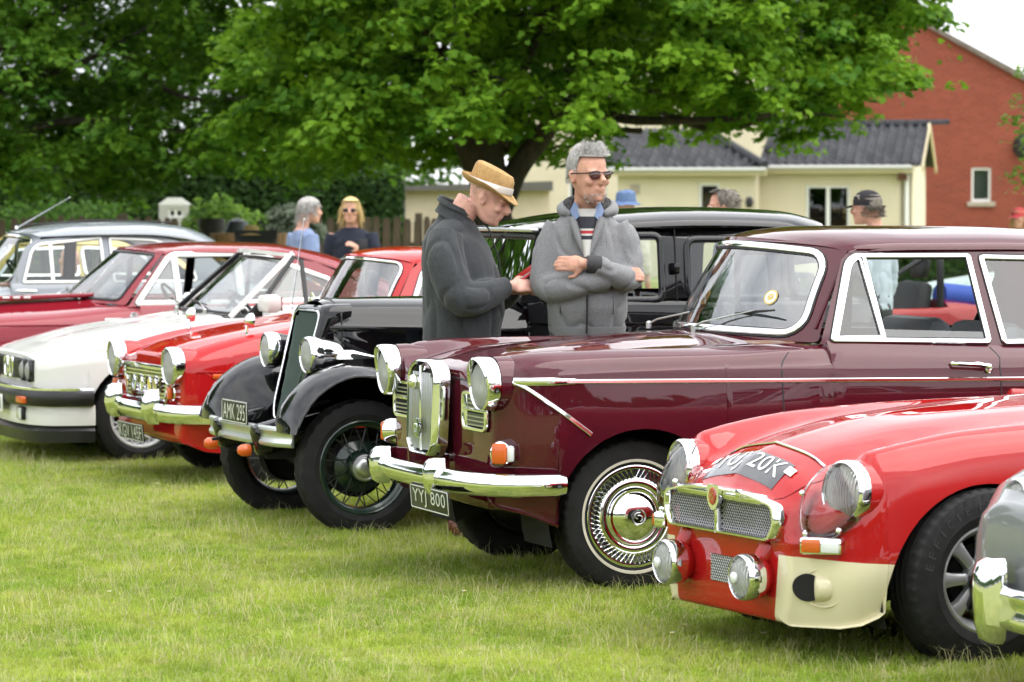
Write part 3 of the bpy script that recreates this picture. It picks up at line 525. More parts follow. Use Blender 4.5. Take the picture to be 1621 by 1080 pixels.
def build_houses():
    render = mat('cream_render', (.66, .59, .44), .85, var=.05, vs=2, bump=.25, bs=30); M['upvc'] = mat('white_upvc', (.8, .81, .8), .4); M['stone'] = mat('stone_sill', (.38, .33, .27), .8, var=.15); M['curtain'] = mat('net_curtain', (.32, .33, .32), .9, var=.2, vs=3, stretch=(8, 1, .3))
    base = tile_me()
    for q, cc in enumerate(((.052, .053, .058), (.040, .041, .046), (.066, .067, .072))):
        me = base.copy(); me.materials.append(mat('grey_pantile%d' % q, cc, .8, var=.25, vs=6, spec=.2)); TILE.append(me)
    tm = mat('roof_felt', (.03, .031, .035), .8); s = 75.0
    X = lambda px: (px-810.5)/s; Z = lambda py: 1.65+(314-py)/s
    h = tag(empty('cream_bungalow', (X(1205), 72, 0), R(-10)), 'low cream rendered bungalow with grey pantile roof and white windows', 'house'); ox = X(1205); lx = lambda px: X(px)-ox
    # right wing
    hw = [(lx(1275), lx(1345), .75, Z(293))]; wall_holes(lx(1203), lx(1442), 0, Z(262), 0, hw).build('wall', render, h, 0)
    window(h, lx(1275)+.005, lx(1345)-.005, .755, Z(293)-.005, .08, 2)
    xe = lx(1442); rid = 2.6; zr = Z(196); xr_ = lx(1463)
    MB().prism([(xe, 0, 0), (xe, 2*rid, 0), (xe, 2*rid, Z(262)), (xe, rid, zr-.06), (xe, 0, Z(262))], (-.25, 0, 0)).build('gable_wall', render, h, 0)
    MB().prism([(xe+.2, -.22, Z(262)-.14), (xe+.2, rid, zr-.04), (xe+.2, 2*rid+.2, Z(262)-.14), (xe+.2, 2*rid+.2, Z(262)-.02), (xe+.2, rid, zr+.09), (xe+.2, -.22, Z(262)-.02)], (.04, 0, 0)).build('barge_board', 'wlensd', h, 0)
    MB().add([(lx(1203), -.25, Z(262)-.02), (xe+.2, -.25, Z(262)-.02), (xe+.2, rid, zr), (lx(1203), rid, zr)], [(0, 1, 2, 3)]).add([(lx(1203), 2*rid+.2, Z(262)), (xe+.2, 2*rid+.2, Z(262)), (xe+.2, rid, zr), (lx(1203), rid, zr)], [(0, 1, 2, 3)]).build('roof', tm, h, 0)
    sl = math.hypot(rid+.25, zr-Z(262)); tile_plane(h, (lx(1203), -.27, Z(262)-.02), (1, 0, 0), (0, rid+.25, zr-Z(262)), xe+.2-lx(1203), sl)
    for k in range(9): MB().lathe([(.11, k*.46), (.115, k*.46+.4), (.125, k*.46+.45)], 10, (lx(1203)-.3, rid, zr+.02), (1, 0, 0), -PI/2, PI/2).build('ridge_tile', TILE[1].materials[0], h)
    # left wing, hipped, standing a little forward
    y0 = -.9; zl = Z(266); hw = [(lx(1113), lx(1147), .9, Z(290))]; wall_holes(lx(985), lx(1203), 0, zl, y0, hw).build('wall', render, h, 0); window(h, lx(1113)+.005, lx(1147)-.005, .905, Z(290)-.005, y0+.08, 1)
    MB().box((lx(1203)-.01, y0/2, zl/2), (.02, .9, zl)).build('return_wall', render, h, 0)
    zt = Z(206); xl = lx(960); A_ = (xl, y0-.25, zl-.02); hipx = lx(1085)
    MB().add([A_, (lx(1203)+.2, y0-.25, zl-.02), (hipx+.2, y0+2.3, zt), (xl, y0+2.3, zt)], [(0, 1, 2, 3)]).add([(lx(1203)+.2, y0-.25, zl-.02), (lx(1203)+.2, y0+4, zl-.02), (hipx+.2, y0+2.3, zt)], [(0, 1, 2)]).build('hip_roof', tm, h, 0)
    W2 = lx(1203)+.2-xl; sl2 = math.hypot(2.55, zt-zl); kx = (lx(1203)-hipx)/sl2
    tile_plane(h, A_, (1, 0, 0), (0, 2.55, zt-zl), W2, sl2, lambda u, v: u < W2-kx*v-.05)
    MB().tube([(lx(1203)+.2, y0-.25, zl+.04), (hipx+.2, y0+2.3, zt+.06)], .1, 10).build('hip_ridge', TILE[1].materials[0], h)
    for xa, xb, yy, zz in ((xl, lx(1203)+.25, y0-.3, zl), (lx(1203)-.1, xe+.02, -.32, Z(262))):
        MB().box(((xa+xb)/2, yy+.03, zz-.1), (xb-xa, .04, .13)).build('fascia', 'wlensd', h, 0); MB().tube([(xa, yy-.04, zz-.05), (xb, yy-.04, zz-.05)], .05, 8).build('gutter', 'greyplastic', h)
    MB().tube([(lx(1432), -.3, Z(268)), (lx(1434), -.05, Z(280)), (lx(1434), -.05, 0)], .045, 8).build('downpipe', M['upvc'], h); MB().box((lx(1428), -.12, Z(275)), (.2, .2, .28)).build('corbel', mat('brown_brick', (.12, .05, .035), .8), h, 0)
    MB().lathe([(.05, 0), (.09, -.1), (.06, -.22), (0, -.22)], 12, (lx(1194), y0-.14, Z(312)), (0, 0, 1)).build('wall_lamp', 'black', h); MB().box((lx(1013), y0-.01, Z(300)), (.2, .02, .2)).build('air_brick', M['stone'], h, 0)
    o = MB().lathe([(.3, 0), (.2, .05), (0, .08)], 20, (lx(1222), -.6+1.2, Z(238)), (-.5, -1, .2)).build('satellite_dish', 'black', h)
    # cream house behind the tree
    s2 = 66.0; D2 = 5400/s2; X2 = lambda px: (px-810.5)/s2; h2 = tag(empty('cream_house', (X2(1060), D2, 0)), 'two storey cream house mostly hidden behind the maple tree', 'house'); l2 = lambda px: X2(px)-X2(1060)
    holes = [(l2(1000), l2(1055), 3.4, 4.6), (l2(1110), l2(1150), 3.4, 4.6), (l2(1210), l2(1240), 3.4, 4.6), (l2(900), l2(950), 3.4, 4.6), (l2(900), l2(960), .9, 2.1)]
    wall_holes(l2(830), l2(1275), 0, 5.4, 0, holes).build('wall', render, h2, 0); MB().add([(l2(1275), 0, 0), (l2(1275), 6, 0), (l2(1275), 6, 5.4), (l2(1275), 3, 7.2), (l2(1275), 0, 5.4)], [(0, 1, 2, 3, 4)]).build('gable_wall', render, h2, 0)
    for a in holes: window(h2, a[0]+.005, a[1]-.005, a[2]+.005, a[3]-.005, .1, 1 if a[1]-a[0] < .7 else 2)
    MB().add([(l2(825), -.3, 5.35), (l2(1280), -.3, 5.35), (l2(1280), 3, 7.3), (l2(825), 3, 7.3)], [(0, 1, 2, 3)]).add([(l2(825), 6.3, 5.35), (l2(1280), 6.3, 5.35), (l2(1280), 3, 7.3), (l2(825), 3, 7.3)], [(0, 1, 2, 3)]).build('roof', tm, h2, 0)
    # brick house, gable to the viewer
    s3 = 63.5; D3 = 5400/s3; X3 = lambda px: (px-810.5)/s3; Z3 = lambda py: 1.65+(314-py)/s3; h3 = tag(empty('brick_house', (X3(1500), D3, 0)), 'tall red brick gable house with one small white window', 'house'); l3 = lambda px: X3(px)-X3(1500)
    bm_ = bpy.data.materials.new('red_brick'); bm_.use_nodes = True; n = bm_.node_tree; l = n.links.new; bs = n.nodes['Principled BSDF']; bs.inputs['Roughness'].default_value = .85
    tcn = n.nodes.new('ShaderNodeTexCoord'); mpn = n.nodes.new('ShaderNodeMapping'); mpn.inputs['Rotation'].default_value = (PI/2, 0, 0); br = n.nodes.new('ShaderNodeTexBrick'); br.inputs['Scale'].default_value = 1; br.inputs['Brick Width'].default_value = .225; br.inputs['Row Height'].default_value = .075; br.inputs['Mortar Size'].default_value = .008; br.inputs['Color1'].default_value = (.25, .038, .019, 1); br.inputs['Color2'].default_value = (.32, .056, .029, 1); br.inputs['Mortar'].default_value = (.30, .14, .09, 1)
    nn = n.nodes.new('ShaderNodeTexNoise'); nn.inputs['Scale'].default_value = .8; nn.inputs['Detail'].default_value = 6; mm = n.nodes.new('ShaderNodeMixRGB'); mm.blend_type = 'MULTIPLY'; mm.inputs[0].default_value = .35; l(tcn.outputs['Object'], mpn.inputs[0]); l(mpn.outputs[0], br.inputs['Vector']); l(tcn.outputs['Object'], nn.inputs['Vector']); l(br.outputs['Color'], mm.inputs[1]); l(nn.outputs['Fac'], mm.inputs[2]); l(mm.outputs[0], bs.inputs['Base Color']); bp = n.nodes.new('ShaderNodeBump'); bp.inputs['Strength'].default_value = .3; l(br.outputs['Fac'], bp.inputs['Height']); bp.invert = True; l(bp.outputs[0], bs.inputs['Normal'])
    apx, apz = 1330, Z3(50-150*.532); wx0, wx1, wz0, wz1 = l3(1537), l3(1568), Z3(319), Z3(266); zr3 = Z3(125+(1700-1621)*.532)
    out3 = [(l3(960), 0), (l3(1700), 0), (l3(1700), zr3), (l3(apx), apz), (l3(960), zr3)]; panel(lambda x, z: (x, 0, z), out3, [[(wx0, wz0), (wx1, wz0), (wx1, wz1), (wx0, wz1)]], res=0).build('wall', bm_, h3, 0)
    MB().add([(wx0, 0, wz0), (wx1, 0, wz0), (wx1, 0, wz1), (wx0, 0, wz1), (wx0, .25, wz0), (wx1, .25, wz0), (wx1, .25, wz1), (wx0, .25, wz1)], [(0, 1, 5, 4), (1, 2, 6, 5), (2, 3, 7, 6), (3, 0, 4, 7)]).build('window_reveal', bm_, h3, 0)
    window(h3, wx0+.004, wx1-.004, wz0+.004, wz1-.004, .07, 1, 'glass', True, .05)
    for xa in (l3(1715), l3(945)): MB().prism([(l3(apx), -.12, apz+.16), (xa, -.12, zr3-.13+.16*0+.02), (xa, -.12, zr3-.13-.1), (l3(apx), -.12, apz-.0)], (0, .3, 0)).build('verge', mat('verge_tile', (.16, .13, .11), .8, var=.3), h3, 0); MB().prism([(l3(apx), .15, apz+.02), (xa, .15, zr3-.12), (xa, .15, zr3-.02), (l3(apx), .15, apz+.14)], (0, 8, 0)).build('roof', mat('brown_tile', (.13, .10, .085), .8, var=.3), h3, 0)
    MB().add([(l3(1700), 0, 0), (l3(1700), 8, 0), (l3(1700), 8, zr3), (l3(1700), 0, zr3)], [(0, 1, 2, 3)]).build('side_wall', bm_, h3, 0)
    o = MB().lathe([(.32, 0), (.22, .06), (0, .09)], 24, (l3(1617), -.35, Z3(232)), (-.6, -1, .25)).build('satellite_dish', 'black', h3); MB().tube([(l3(1617), 0, Z3(250)), (l3(1617), -.3, Z3(236))], .025, 8).build('bracket', 'dull', o)
    # cream outbuilding behind the fence, white cottage
    s4 = 96.0; D4 = 5400/s4; X4 = lambda px: (px-810.5)/s4; Z4 = lambda py: 1.65+(314-py)/s4; h4 = tag(empty('garden_outbuilding', (X4(700), D4, 0)), 'low cream outbuilding with felt roof behind the picket fence', 'shed'); l4 = lambda px: X4(px)-X4(700)
    MB().box(((l4(572)+l4(870))/2, 1.2, Z4(300)/2), (l4(870)-l4(572), 2.4, Z4(300))).build('wall', mat('buff_render', (.62, .53, .40), .85, var=.08, vs=3), h4, 0); MB().prism([(l4(562), -.2, Z4(302)), (l4(875), -.2, Z4(302)), (l4(875), -.2, Z4(287)), (l4(562), -.2, Z4(297))], (0, 2.8, 0)).build('roof', mat('grey_felt', (.12, .115, .105), .9), h4, 0)
    MB().box((l4(568), -.22, Z4(308)), (.12, .05, .22)).build('fascia', M['upvc'], h4, 0); w_ = MB().box((l4(613), -.02, Z4(328)), (.25, .06, .22)).prism([(l4(613)-.17, -.05, Z4(316)), (l4(613)+.17, -.05, Z4(316)), (l4(613), -.05, Z4(303))], (0, .06, 0)).build('nest_box', M['upvc'], h4, 0)
    s5 = 107.0; D5 = 5400/s5; X5 = lambda px: (px-810.5)/s5; Z5 = lambda py: 1.65+(314-py)/s5; h5 = tag(empty('white_cottage', (X5(275), D5, 0)), 'small white gabled playhouse with dark window beyond the fence', 'shed'); l5 = lambda px: X5(px)-X5(275)
    wall_holes(l5(252), l5(300), 0, Z5(324), 0, [(l5(266), l5(291), Z5(345), Z5(330))]).build('wall', M['greyplastic'], h5, 0); MB().prism([(l5(250), 0, Z5(324)), (l5(302), 0, Z5(324)), (l5(286), 0, Z5(313)), (l5(266), 0, Z5(313))], (0, .1, 0)).build('gable', M['upvc'], h5, 0); window(h5, l5(266)+.003, l5(291)-.003, Z5(345)+.003, Z5(330)-.003, .05, 2, 'dark', False, .03)
M['greyplastic'] = mat('grey_plastic', (.45, .45, .42), .5); M['wlensd'] = mat('cream_board', (.62, .54, .36), .7)
# ================================================================== car kit
def car(name, label, o, a, cat='car', group='classic cars parked in a row on the grass'):
    return tag(empty(name, (o[0], o[1], 0), PI+R(a)), label, cat, group)
def tyre_mesh(r, w_, rim, blocks=96, ribs=3, sq=.8):
    h = w_/2; prof = [(rim-.012, -h*.6, 0), (rim, -h*.72, 0), (rim+.008, -h*.9, 0), (rim+(r-rim)*.35, -h, 0), (rim+(r-rim)*.6, -h*1.0, 0), (r-.016, -h*.95, 0), (r-.006, -h*.9, 1), (r-.001, -h*sq, 1)]
    for k in range(ribs):
        c = -h*sq*.8+2*h*sq*.8*(k+.5)/ribs; prof += [(r, c-h*.17/1, 0), (r, c-.004, 0), (r-.007, c-.002, 0), (r-.007, c+.002, 0), (r, c+.004, 0)]
    prof += [(r-.001, h*sq, 1), (r-.006, h*.9, 1), (r-.016, h*.95, 0), (rim+(r-rim)*.62, h, 0), (rim+(r-rim)*.58, h+.0015, 0), (rim+(r-rim)*.35, h, 0), (rim+(r-rim)*.31, h+.0015, 0), (rim+(r-rim)*.27, h, 0), (rim+.008, h*.9, 0), (rim, h*.72, 0), (rim-.012, h*.6, 0)]
    rows = [[(math.sin(2*PI*k/blocks)*(q-(.008 if fl and k % 3 == 0 else 0)), y, math.cos(2*PI*k/blocks)*(q-(.008 if fl and k % 3 == 0 else 0))) for k in range(blocks)] for q, y, fl in prof]
    return MB().grid(rows, False, True)
def wheel(par, x, y, r, w_, rim, style, steer=0., sink=.015):
    """a wheel outboard at +y of its own frame; the disc is the part, tyre and caps its sub-parts"""
    b = MB(); sub = []; h = w_/2; key = (style, r, w_)
    if key not in WH:
        bar = [(rim-.014, -h*.7), (rim-.03, -h*.6), (rim-.04, 0), (rim-.03, h*.45), (rim-.01, h*.72), (rim+.004, h*.82), (rim-.004, h*.84), (rim-.016, h*.66)]
        if style == 'wol':
            b.lathe(bar+[(rim-.022, h*.6), (0, h*.45)], 48); m = 'steel'
            q = MB().lathe([(rim+.036, h*.99), (rim+.038, h*1.03), (rim+.027, h*1.04), (rim+.025, h*.97)], 64); sub.append(('whitewall_ring', q, 'whitewall'))
            q = MB().lathe([(rim+.010, h*.85), (rim+.012, h*.95), (rim+.006, h*.98), (rim-.004, h*.95), (rim-.008, h*.8)], 64).lathe([(.160, h*.84), (.163, h*.94), (.156, h*.97), (.150, h*.9)], 56)
            n = 56
            for k in range(n):
                for sg in (-1, 1):
                    a0 = 2*PI*k/n; a1 = a0+sg*.115
                    q.tube([((rim-.003)*math.sin(a0), h*.92, (rim-.003)*math.cos(a0)), (.158*math.sin(a1), h*.94, .158*math.cos(a1))], .0021, 4, caps=False)
            sub.append(('wire_trim', q, 'chrome'))
            sub.append(('hub_cap', MB().lathe([(.155, h*.8), (.154, h*.93), (.146, h*.97), (.134, h*.93), (.128, h*.9), (.124, h*.98), (.116, h*1.06), (.108, h*1.04), (.104, h*1.02), (.098, h*1.08), (.085, h*1.22), (.06, h*1.36), (.034, h*1.42), (.032, h*1.39), (0, h*1.42)], 48), 'chrome'))
            q = MB()
            for sg in (-1, 1): q.tube([(.018*sg*math.cos(t)*(1 if True else 0)+0, h*1.435, .014*math.sin(t)+sg*.006) for t in np.linspace(-1.2, 1.9, 9)], .003, 5)
            q.lathe([(.027, h*1.41), (.03, h*1.44), (.031, h*1.41)], 24); sub.append(('emblem', q, 'dull'))
        elif style == 'wire':
            b.lathe([(rim-.014, -h*.75), (rim-.03, -h*.5), (rim-.034, 0), (rim-.03, h*.5), (rim-.012, h*.75), (rim+.004, h*.85), (rim-.003, h*.9), (rim-.016, h*.72), (rim-.02, h*.6)], 56)
            b.lathe([(.13, -h*.9), (.13, -h*.3), (.12, -h*.2), (.085, h*.1), (.08, h*.5), (.06, h*.8)], 32); m = M['greenrim']
            q = MB(); n = 20
            for k in range(n):
                a0 = 2*PI*(k+.5)/n; a1 = a0+(.4 if k % 2 else -.4)
                q.tube([(rim*.93*math.sin(a0), h*(.05 if k % 2 else -.1), rim*.93*math.cos(a0)), (.08*math.sin(a1), h*.62, .08*math.cos(a1))], .0032, 6, caps=False)
                a1 = a0+(.3 if k % 4 < 2 else -.3)
                q.tube([(rim*.93*math.sin(a0), 0, rim*.93*math.cos(a0)), (.125*math.sin(a1), -h*.5, .125*math.cos(a1))], .0032, 6, caps=False)
            sub.append(('spokes', q, 'blackspoke'))
            sub.append(('brake_drum', MB().lathe([(.15, -h*1.9), (.155, -h*.9), (.14, -h*.75), (0, -h*.7)], 32), 'dark'))
            sub.append(('hub_cap', MB().lathe([(.068, h*.6), (.07, h*1.0), (.066, h*1.12), (.058, h*1.15), (.054, h*1.1), (.05, h*1.12), (.045, h*1.26), (.03, h*1.36), (0, h*1.4)], 32), 'dull'))
        elif style == 'mini':
            b.lathe(bar, 56); m = 'alu'
            n = 8
            for k in range(n):
                a0 = 2*PI*k/n; c_, s_ = math.cos(a0), math.sin(a0)
                rows = []
                for rr, ww, yy in ((.045, .022, h*.45), (.09, .021, h*.5), (rim*.7, .024, h*.55), (rim*.9, .034, h*.5), (rim-.02, .045, h*.42)):
                    rows.append([(rr*s_+ww*d*c_, yy-e, rr*c_-ww*d*s_) for d, e in ((-1, .03), (-.9, .006), (-.35, 0), (.35, 0), (.9, .006), (1, .03))])
                b.grid(rows)
            b.lathe([(.075, h*.2), (.07, h*.5), (.04, h*.55), (.036, h*.75), (.03, h*.8), (0, h*.8)], 32)
            sub.append(('brake_drum', MB().lathe([(.12, -h*.6), (.12, 0), (0, .01)], 32), 'dark'))
        elif style == 'cross':
            b.lathe(bar, 56); m = M['whitealloy']; n = 15
            for k in range(n):
                for sg in (-1, 1):
                    a0 = 2*PI*k/n; a1 = a0+sg*.32
                    b.tube([(.055*math.sin(a0), h*.6, .055*math.cos(a0)), (.13*math.sin(a0+sg*.17), h*.62, .13*math.cos(a0+sg*.17)), ((rim-.018)*math.sin(a1), h*.62, (rim-.018)*math.cos(a1))], .0065, 6, caps=False)
            b.lathe([(.07, h*.3), (.068, h*.62), (.05, h*.72), (0, h*.75)], 32); sub.append(('brake_drum', MB().lathe([(.14, -h*.6), (.14, 0), (0, .01)], 32), 'dark'))
        else:
            b.lathe(bar+[(rim-.03, h*.5), (rim*.62, h*.3), (rim*.6, h*.4), (0, h*.42)], 48); m = 'steel'
            sub.append(('hub_cap', MB().lathe([(rim*.6, h*.4), (rim*.58, h*.55), (rim*.4, h*.75), (0, h*.85)], 40), 'chrome'))
        WH[key] = (b.mesh('wheel'), m, [(n_, q.mesh(n_), mm) for n_, q, mm in sub]+[('tyre', tyre_mesh(r, w_, rim, 144 if style in ('mini', 'wol') else 96, 4 if style in ('mini', 'cross') else 3, .62 if style == 'wire' else .8).mesh('tyre', 30), 'rubber')])
        for me, mm in [(WH[key][0], m)]+[(q[1], q[2]) for q in WH[key][2]]: me.materials.append(M[mm] if isinstance(mm, str) else mm)
    me, m, subs = WH[key]
    o = link(bpy.data.objects.new('wheel', me), par); o.location = (x, y, r-sink); o.rotation_euler = (0, random.uniform(0, 6.28), (0 if y > 0 else PI)+steer)
    o.rotation_mode = 'ZXY' if False else 'XYZ'
    o.rotation_euler = Matrix.Rotation((0 if y > 0 else PI)+steer, 4, 'Z').to_euler()
    for n_, q, mm in subs: link(bpy.data.objects.new(n_, q), o)
    return o
WH = {}
M['greenrim'] = mat('dark_green_paint', (.006, .022, .014), .35, coat=.6); M['blackspoke'] = mat('black_spoke', (.012, .014, .013), .3)
M['whitealloy'] = mat('white_alloy', (.62, .63, .64), .35, .25, coat=.4)
def wells(par, xs, y0, r, zc, hub_y=.45):
    for x in xs:
        for s in (1, -1): MB().lathe([(r+.03, s*(y0-.012)), (r+.03, s*hub_y), (0, s*hub_y)], 24, (x, 0, zc), (0, 1, 0), -PI*.6, PI*.6).build('wheel_well', 'dark', par)
def under(par, x0, x1, w_, z0, z1): MB().box(((x0+x1)/2, 0, (z0+z1)/2), (x1-x0, 2*w_, z1-z0), bev=.03).build('underbody', 'dark', par)
def roof_mesh(xf, bf, xr, br, zp, wp, D, pw=2.6, nu=26, nv=28, up=None):
    up = up or list(np.linspace(0, 1, len(zp))); rows = []
    for i in range(nu+1):
        u = i/nu; zc = float(pchip(up, zp, u)); yw = float(pchip(up, wp, u)); d = D if not isinstance(D, (list, tuple)) else float(pchip(up, D, u)); row = []
        for j in range(nv+1):
            v = math.sin(PI/2*(-1+2*j/nv)); a, b = xf-bf*v*v, xr+br*v*v
            row.append((a+(b-a)*u, yw*v, zc-d*(1-math.sqrt(max(0, 1-abs(v)**pw)))))
        rows.append(row)
    return MB().grid(rows)
def srf(bot, top, bulge=.0):
    """ruled glass surface; bot/top give (x at centre, x drop to the side, half width, z centre, z drop)"""
    def fn(u, v):
        q = [bot[k]+(top[k]-bot[k])*v for k in range(5)]
        return (q[0]-q[1]*u*u+bulge*math.sin(PI*v), q[2]*u, q[3]-q[4]*u*u)
    return fn
def rrect(u0, u1, v0, v1, ru, rv, n=5):
    res = []
    for cx, cy, a0 in ((u1-ru, v1-rv, 0), (u0+ru, v1-rv, 90), (u0+ru, v0+rv, 180), (u1-ru, v0+rv, 270)):
        res += [(cx+ru*math.cos(R(a0+90*k/n)), cy+rv*math.sin(R(a0+90*k/n))) for k in range(n+1)]
    o2 = []
    for i, p in enumerate(res):   # densify
        q = res[(i+1) % len(res)]; d = math.hypot(q[0]-p[0], q[1]-p[1]); k = max(1, int(d/.09)); o2 += [(p[0]+(q[0]-p[0])*t/k, p[1]+(q[1]-p[1])*t/k) for t in range(k)]
    return o2
def fnorm(fn, u, v, sgn=1):
    e = 1e-3; a = Vector(fn(u+e, v))-Vector(fn(u-e, v)); b = Vector(fn(u, v+e))-Vector(fn(u, v-e)); return a.cross(b).normalized()*sgn
def screen(par, fn, m='screen', frame='chrome', fw=.014, fh=.012, seal=True, ol=None, name='windscreen', ru=.16, rv=.22, outer=1.05, body=None, sgn=1):
    ol = ol or rrect(-.96, .96, .04, .95, ru, rv)
    g = panel(fn, ol, res=.12).build(name, m, par)
    path = [fn(*p) for p in ol]; nr = [fnorm(fn, *p, sgn) for p in ol]
    if seal: MB().sweep([Vector(p)+n*.0 for p, n in zip(path, nr)], nr, RECT(fh*.6, fw*1.5), True).build('seal', 'blackrub', g)
    if frame: MB().sweep([Vector(p)+n*.003 for p, n in zip(path, nr)], nr, RECT(fh, fw), True).build('frame', frame, g)
    if body:
        o2 = rrect(-1.06, 1.06, -.04, 1.04, .04, .04); panel(fn, o2, [ol], res=.3).build('windscreen_surround', body, par)
    return g
def sideglass(par, yf, ol, m='glass', frame='chrome', fw=.014, fh=.01, name='side_window', both=True, seal=True, pane=None):
    fn = lambda x, z: (x, yf(x, z), z)
    for s in ((1, -1) if both else (1,)):
        f2 = (lambda x, z: (x, s*yf(x, z), z))
        path = [f2(*p) for p in ol]; nr = [Vector((0, s, .3)).normalized() for _ in ol]
        if pane is None or pane: g = panel(f2, pane or ol, res=0).build(name, m, par)
        else: g = None
        b = MB().sweep([Vector(p)+n*.001 for p, n in zip(path, nr)], nr, RECT(fh, fw), True)
        if g: b.build('frame', frame, g)
        else: g = b.build(name+'_frame', frame, par)
        if seal: MB().sweep([Vector(p)-n*.004 for p, n in zip(path, nr)], nr, RECT(.008, fw*1.25), True).build('seal', 'blackrub', g)
def headlight(par, c, r, ax=(1, 0, 0), peak=0., bowl=.0, shell='chrome', name='headlight', rim=.016, tint='lens', bulb=True, ring='chrome'):
    """chrome rim (with an optional peak over the top), reflector bowl and ribbed lens"""
    ax = Vector(ax).normalized(); u = Vector((0, 0, 1)); u = (u-ax*u.dot(ax)).normalized(); w_ = ax.cross(u); c = Vector(c); n = 48; rows = []
    for rr, h in ((r+rim*.6, -.05), (r+rim, -.03), (r+rim, -.005), (r+rim*.75, .012), (r+rim*.2, .018), (r-.003, .01), (r-.004, -.004)):
        row = []
        for k in range(n):
            t = 2*PI*k/n; f = max(0, math.cos(t)*.75+.25)**1.3*peak*(1 if h > -.01 else (.5 if h > -.04 else 0)); row.append(c+ax*(h+f)+(u*math.cos(t)+w_*math.sin(t))*rr)
        rows.append(row)
    o = MB().grid(rows, False, True).build(name, ring, par)
    if bowl: MB().lathe([(r+rim*.6, -.05), (r*1.05, -.06), (r*.98, -.04-bowl*.3), (r*.78, -.04-bowl*.65), (r*.45, -.04-bowl*.9), (r*.2, -.04-bowl), (0, -.04-bowl*1.03)], 32, c, ax).build('bowl', shell, o)
    MB().lathe([(r-.002, .0), (r*.8, -.03), (r*.5, -.055), (r*.2, -.068), (0, -.07)], 32, c, ax).build('reflector', 'refl', o)
    MB().lathe([(r-.002, .002), (r*.85, .014), (r*.6, .024), (r*.3, .03), (0, .032)], 32, c, ax).build('lens', tint, o)
    if bulb: MB().lathe([(.0, .0), (.012, -.005), (.016, -.02), (.014, -.06)], 16, c, ax).build('bulb', 'wlens', o)
    return o
def plate(par, txt, c, w_, h_, tilt=0., yaw=0., bgm='plate', fg='silver', tw=.88, th=.7, spacing=1.05):
    rot = FRONT(tilt, yaw); m = Matrix.Translation(c) @ rot.to_4x4()
    b = MB().box((0, 0, -.004), (w_, h_, .008), bev=.003).xf(m); o = b.build('number_plate', bgm, par)
    q = rrect(-w_/2+.005, w_/2-.005, -h_/2+.005, h_/2-.005, .008, .008, 3)
    if bgm == 'plate': MB().sweep([(x, y, .0) for x, y in q], (0, 0, 1), RECT(.002, .0022), True).xf(m).build('border', fg, o)
    text(txt, 'lettering', fg, o, c, rot, w_*tw, h_*th, .0025, spacing); return o
def line(par, pts, name='shut_line', w_=.0025, h_=.0015, nrm=(0, 1, 0), m='blackrub', n=6):
    return MB().sweep(cr(pts, n) if n else pts, nrm, RECT(h_, w_)).build(name, m, par)
def seat(par, x, y, w_=.5, m='seatgrey', z=.30, hb=.62, head=False, d=.5):
    b = MB().box((x+d*.1, y, z+.09), (d, w_, .18), bev=.06); o = b.build('seat', m, par)
    MB().box((x-d*.42, y, z+.12+hb/2), (.14, w_, hb), Matrix.Rotation(-.18, 3, 'Y'), .06).build('backrest', m, o)
    if head: MB().box((x-d*.42-.09, y, z+.22+hb), (.09, w_*.5, .17), Matrix.Rotation(-.18, 3, 'Y'), .04).build('headrest', m, o)
    return o
def steering(par, c, r=.2, tilt=R(55), m='blackrub'):
    mt = Matrix.Translation(c) @ Matrix.Rotation(-tilt, 4, 'Y'); b = MB().tube([(r*math.cos(t), r*math.sin(t), 0) for t in np.linspace(0, 2*PI, 33)[:-1]], .011, 8, True)
    for a in (PI/2, PI*1.17, PI*1.83): b.tube([(0, 0, -.02), (r*math.cos(a), r*math.sin(a), 0)], .007, 6)
    b.lathe([(.04, -.02), (.04, .01), (0, .02)], 16, (0, 0, 0), (0, 0, 1)); b.tube([(0, 0, 0), (0, 0, -.4)], .016, 8); b.xf(mt).build('steering_wheel', m, par)
def wiper(par, p0, p1, p2, m='blackrub'):
    """arm from pivot p0 to p1, blade centred on p1 towards p2"""
    p0, p1, p2 = Vector(p0), Vector(p1), Vector(p2); d = p2-p1
    o = MB().tube([p0, p0+(p1-p0)*.15+V(0, 0, .012), p1+V(0, 0, .006)], [.006, .005, .003], 6).lathe([(.013, -.02), (.013, .008), (.006, .014), (0, .014)], 12, p0, (0, 0, 1)).build('wiper', 'dull', par)
    MB().tube([p1-d, p1, p1+d], [.004, .007, .004], 6).build('blade', m, o)
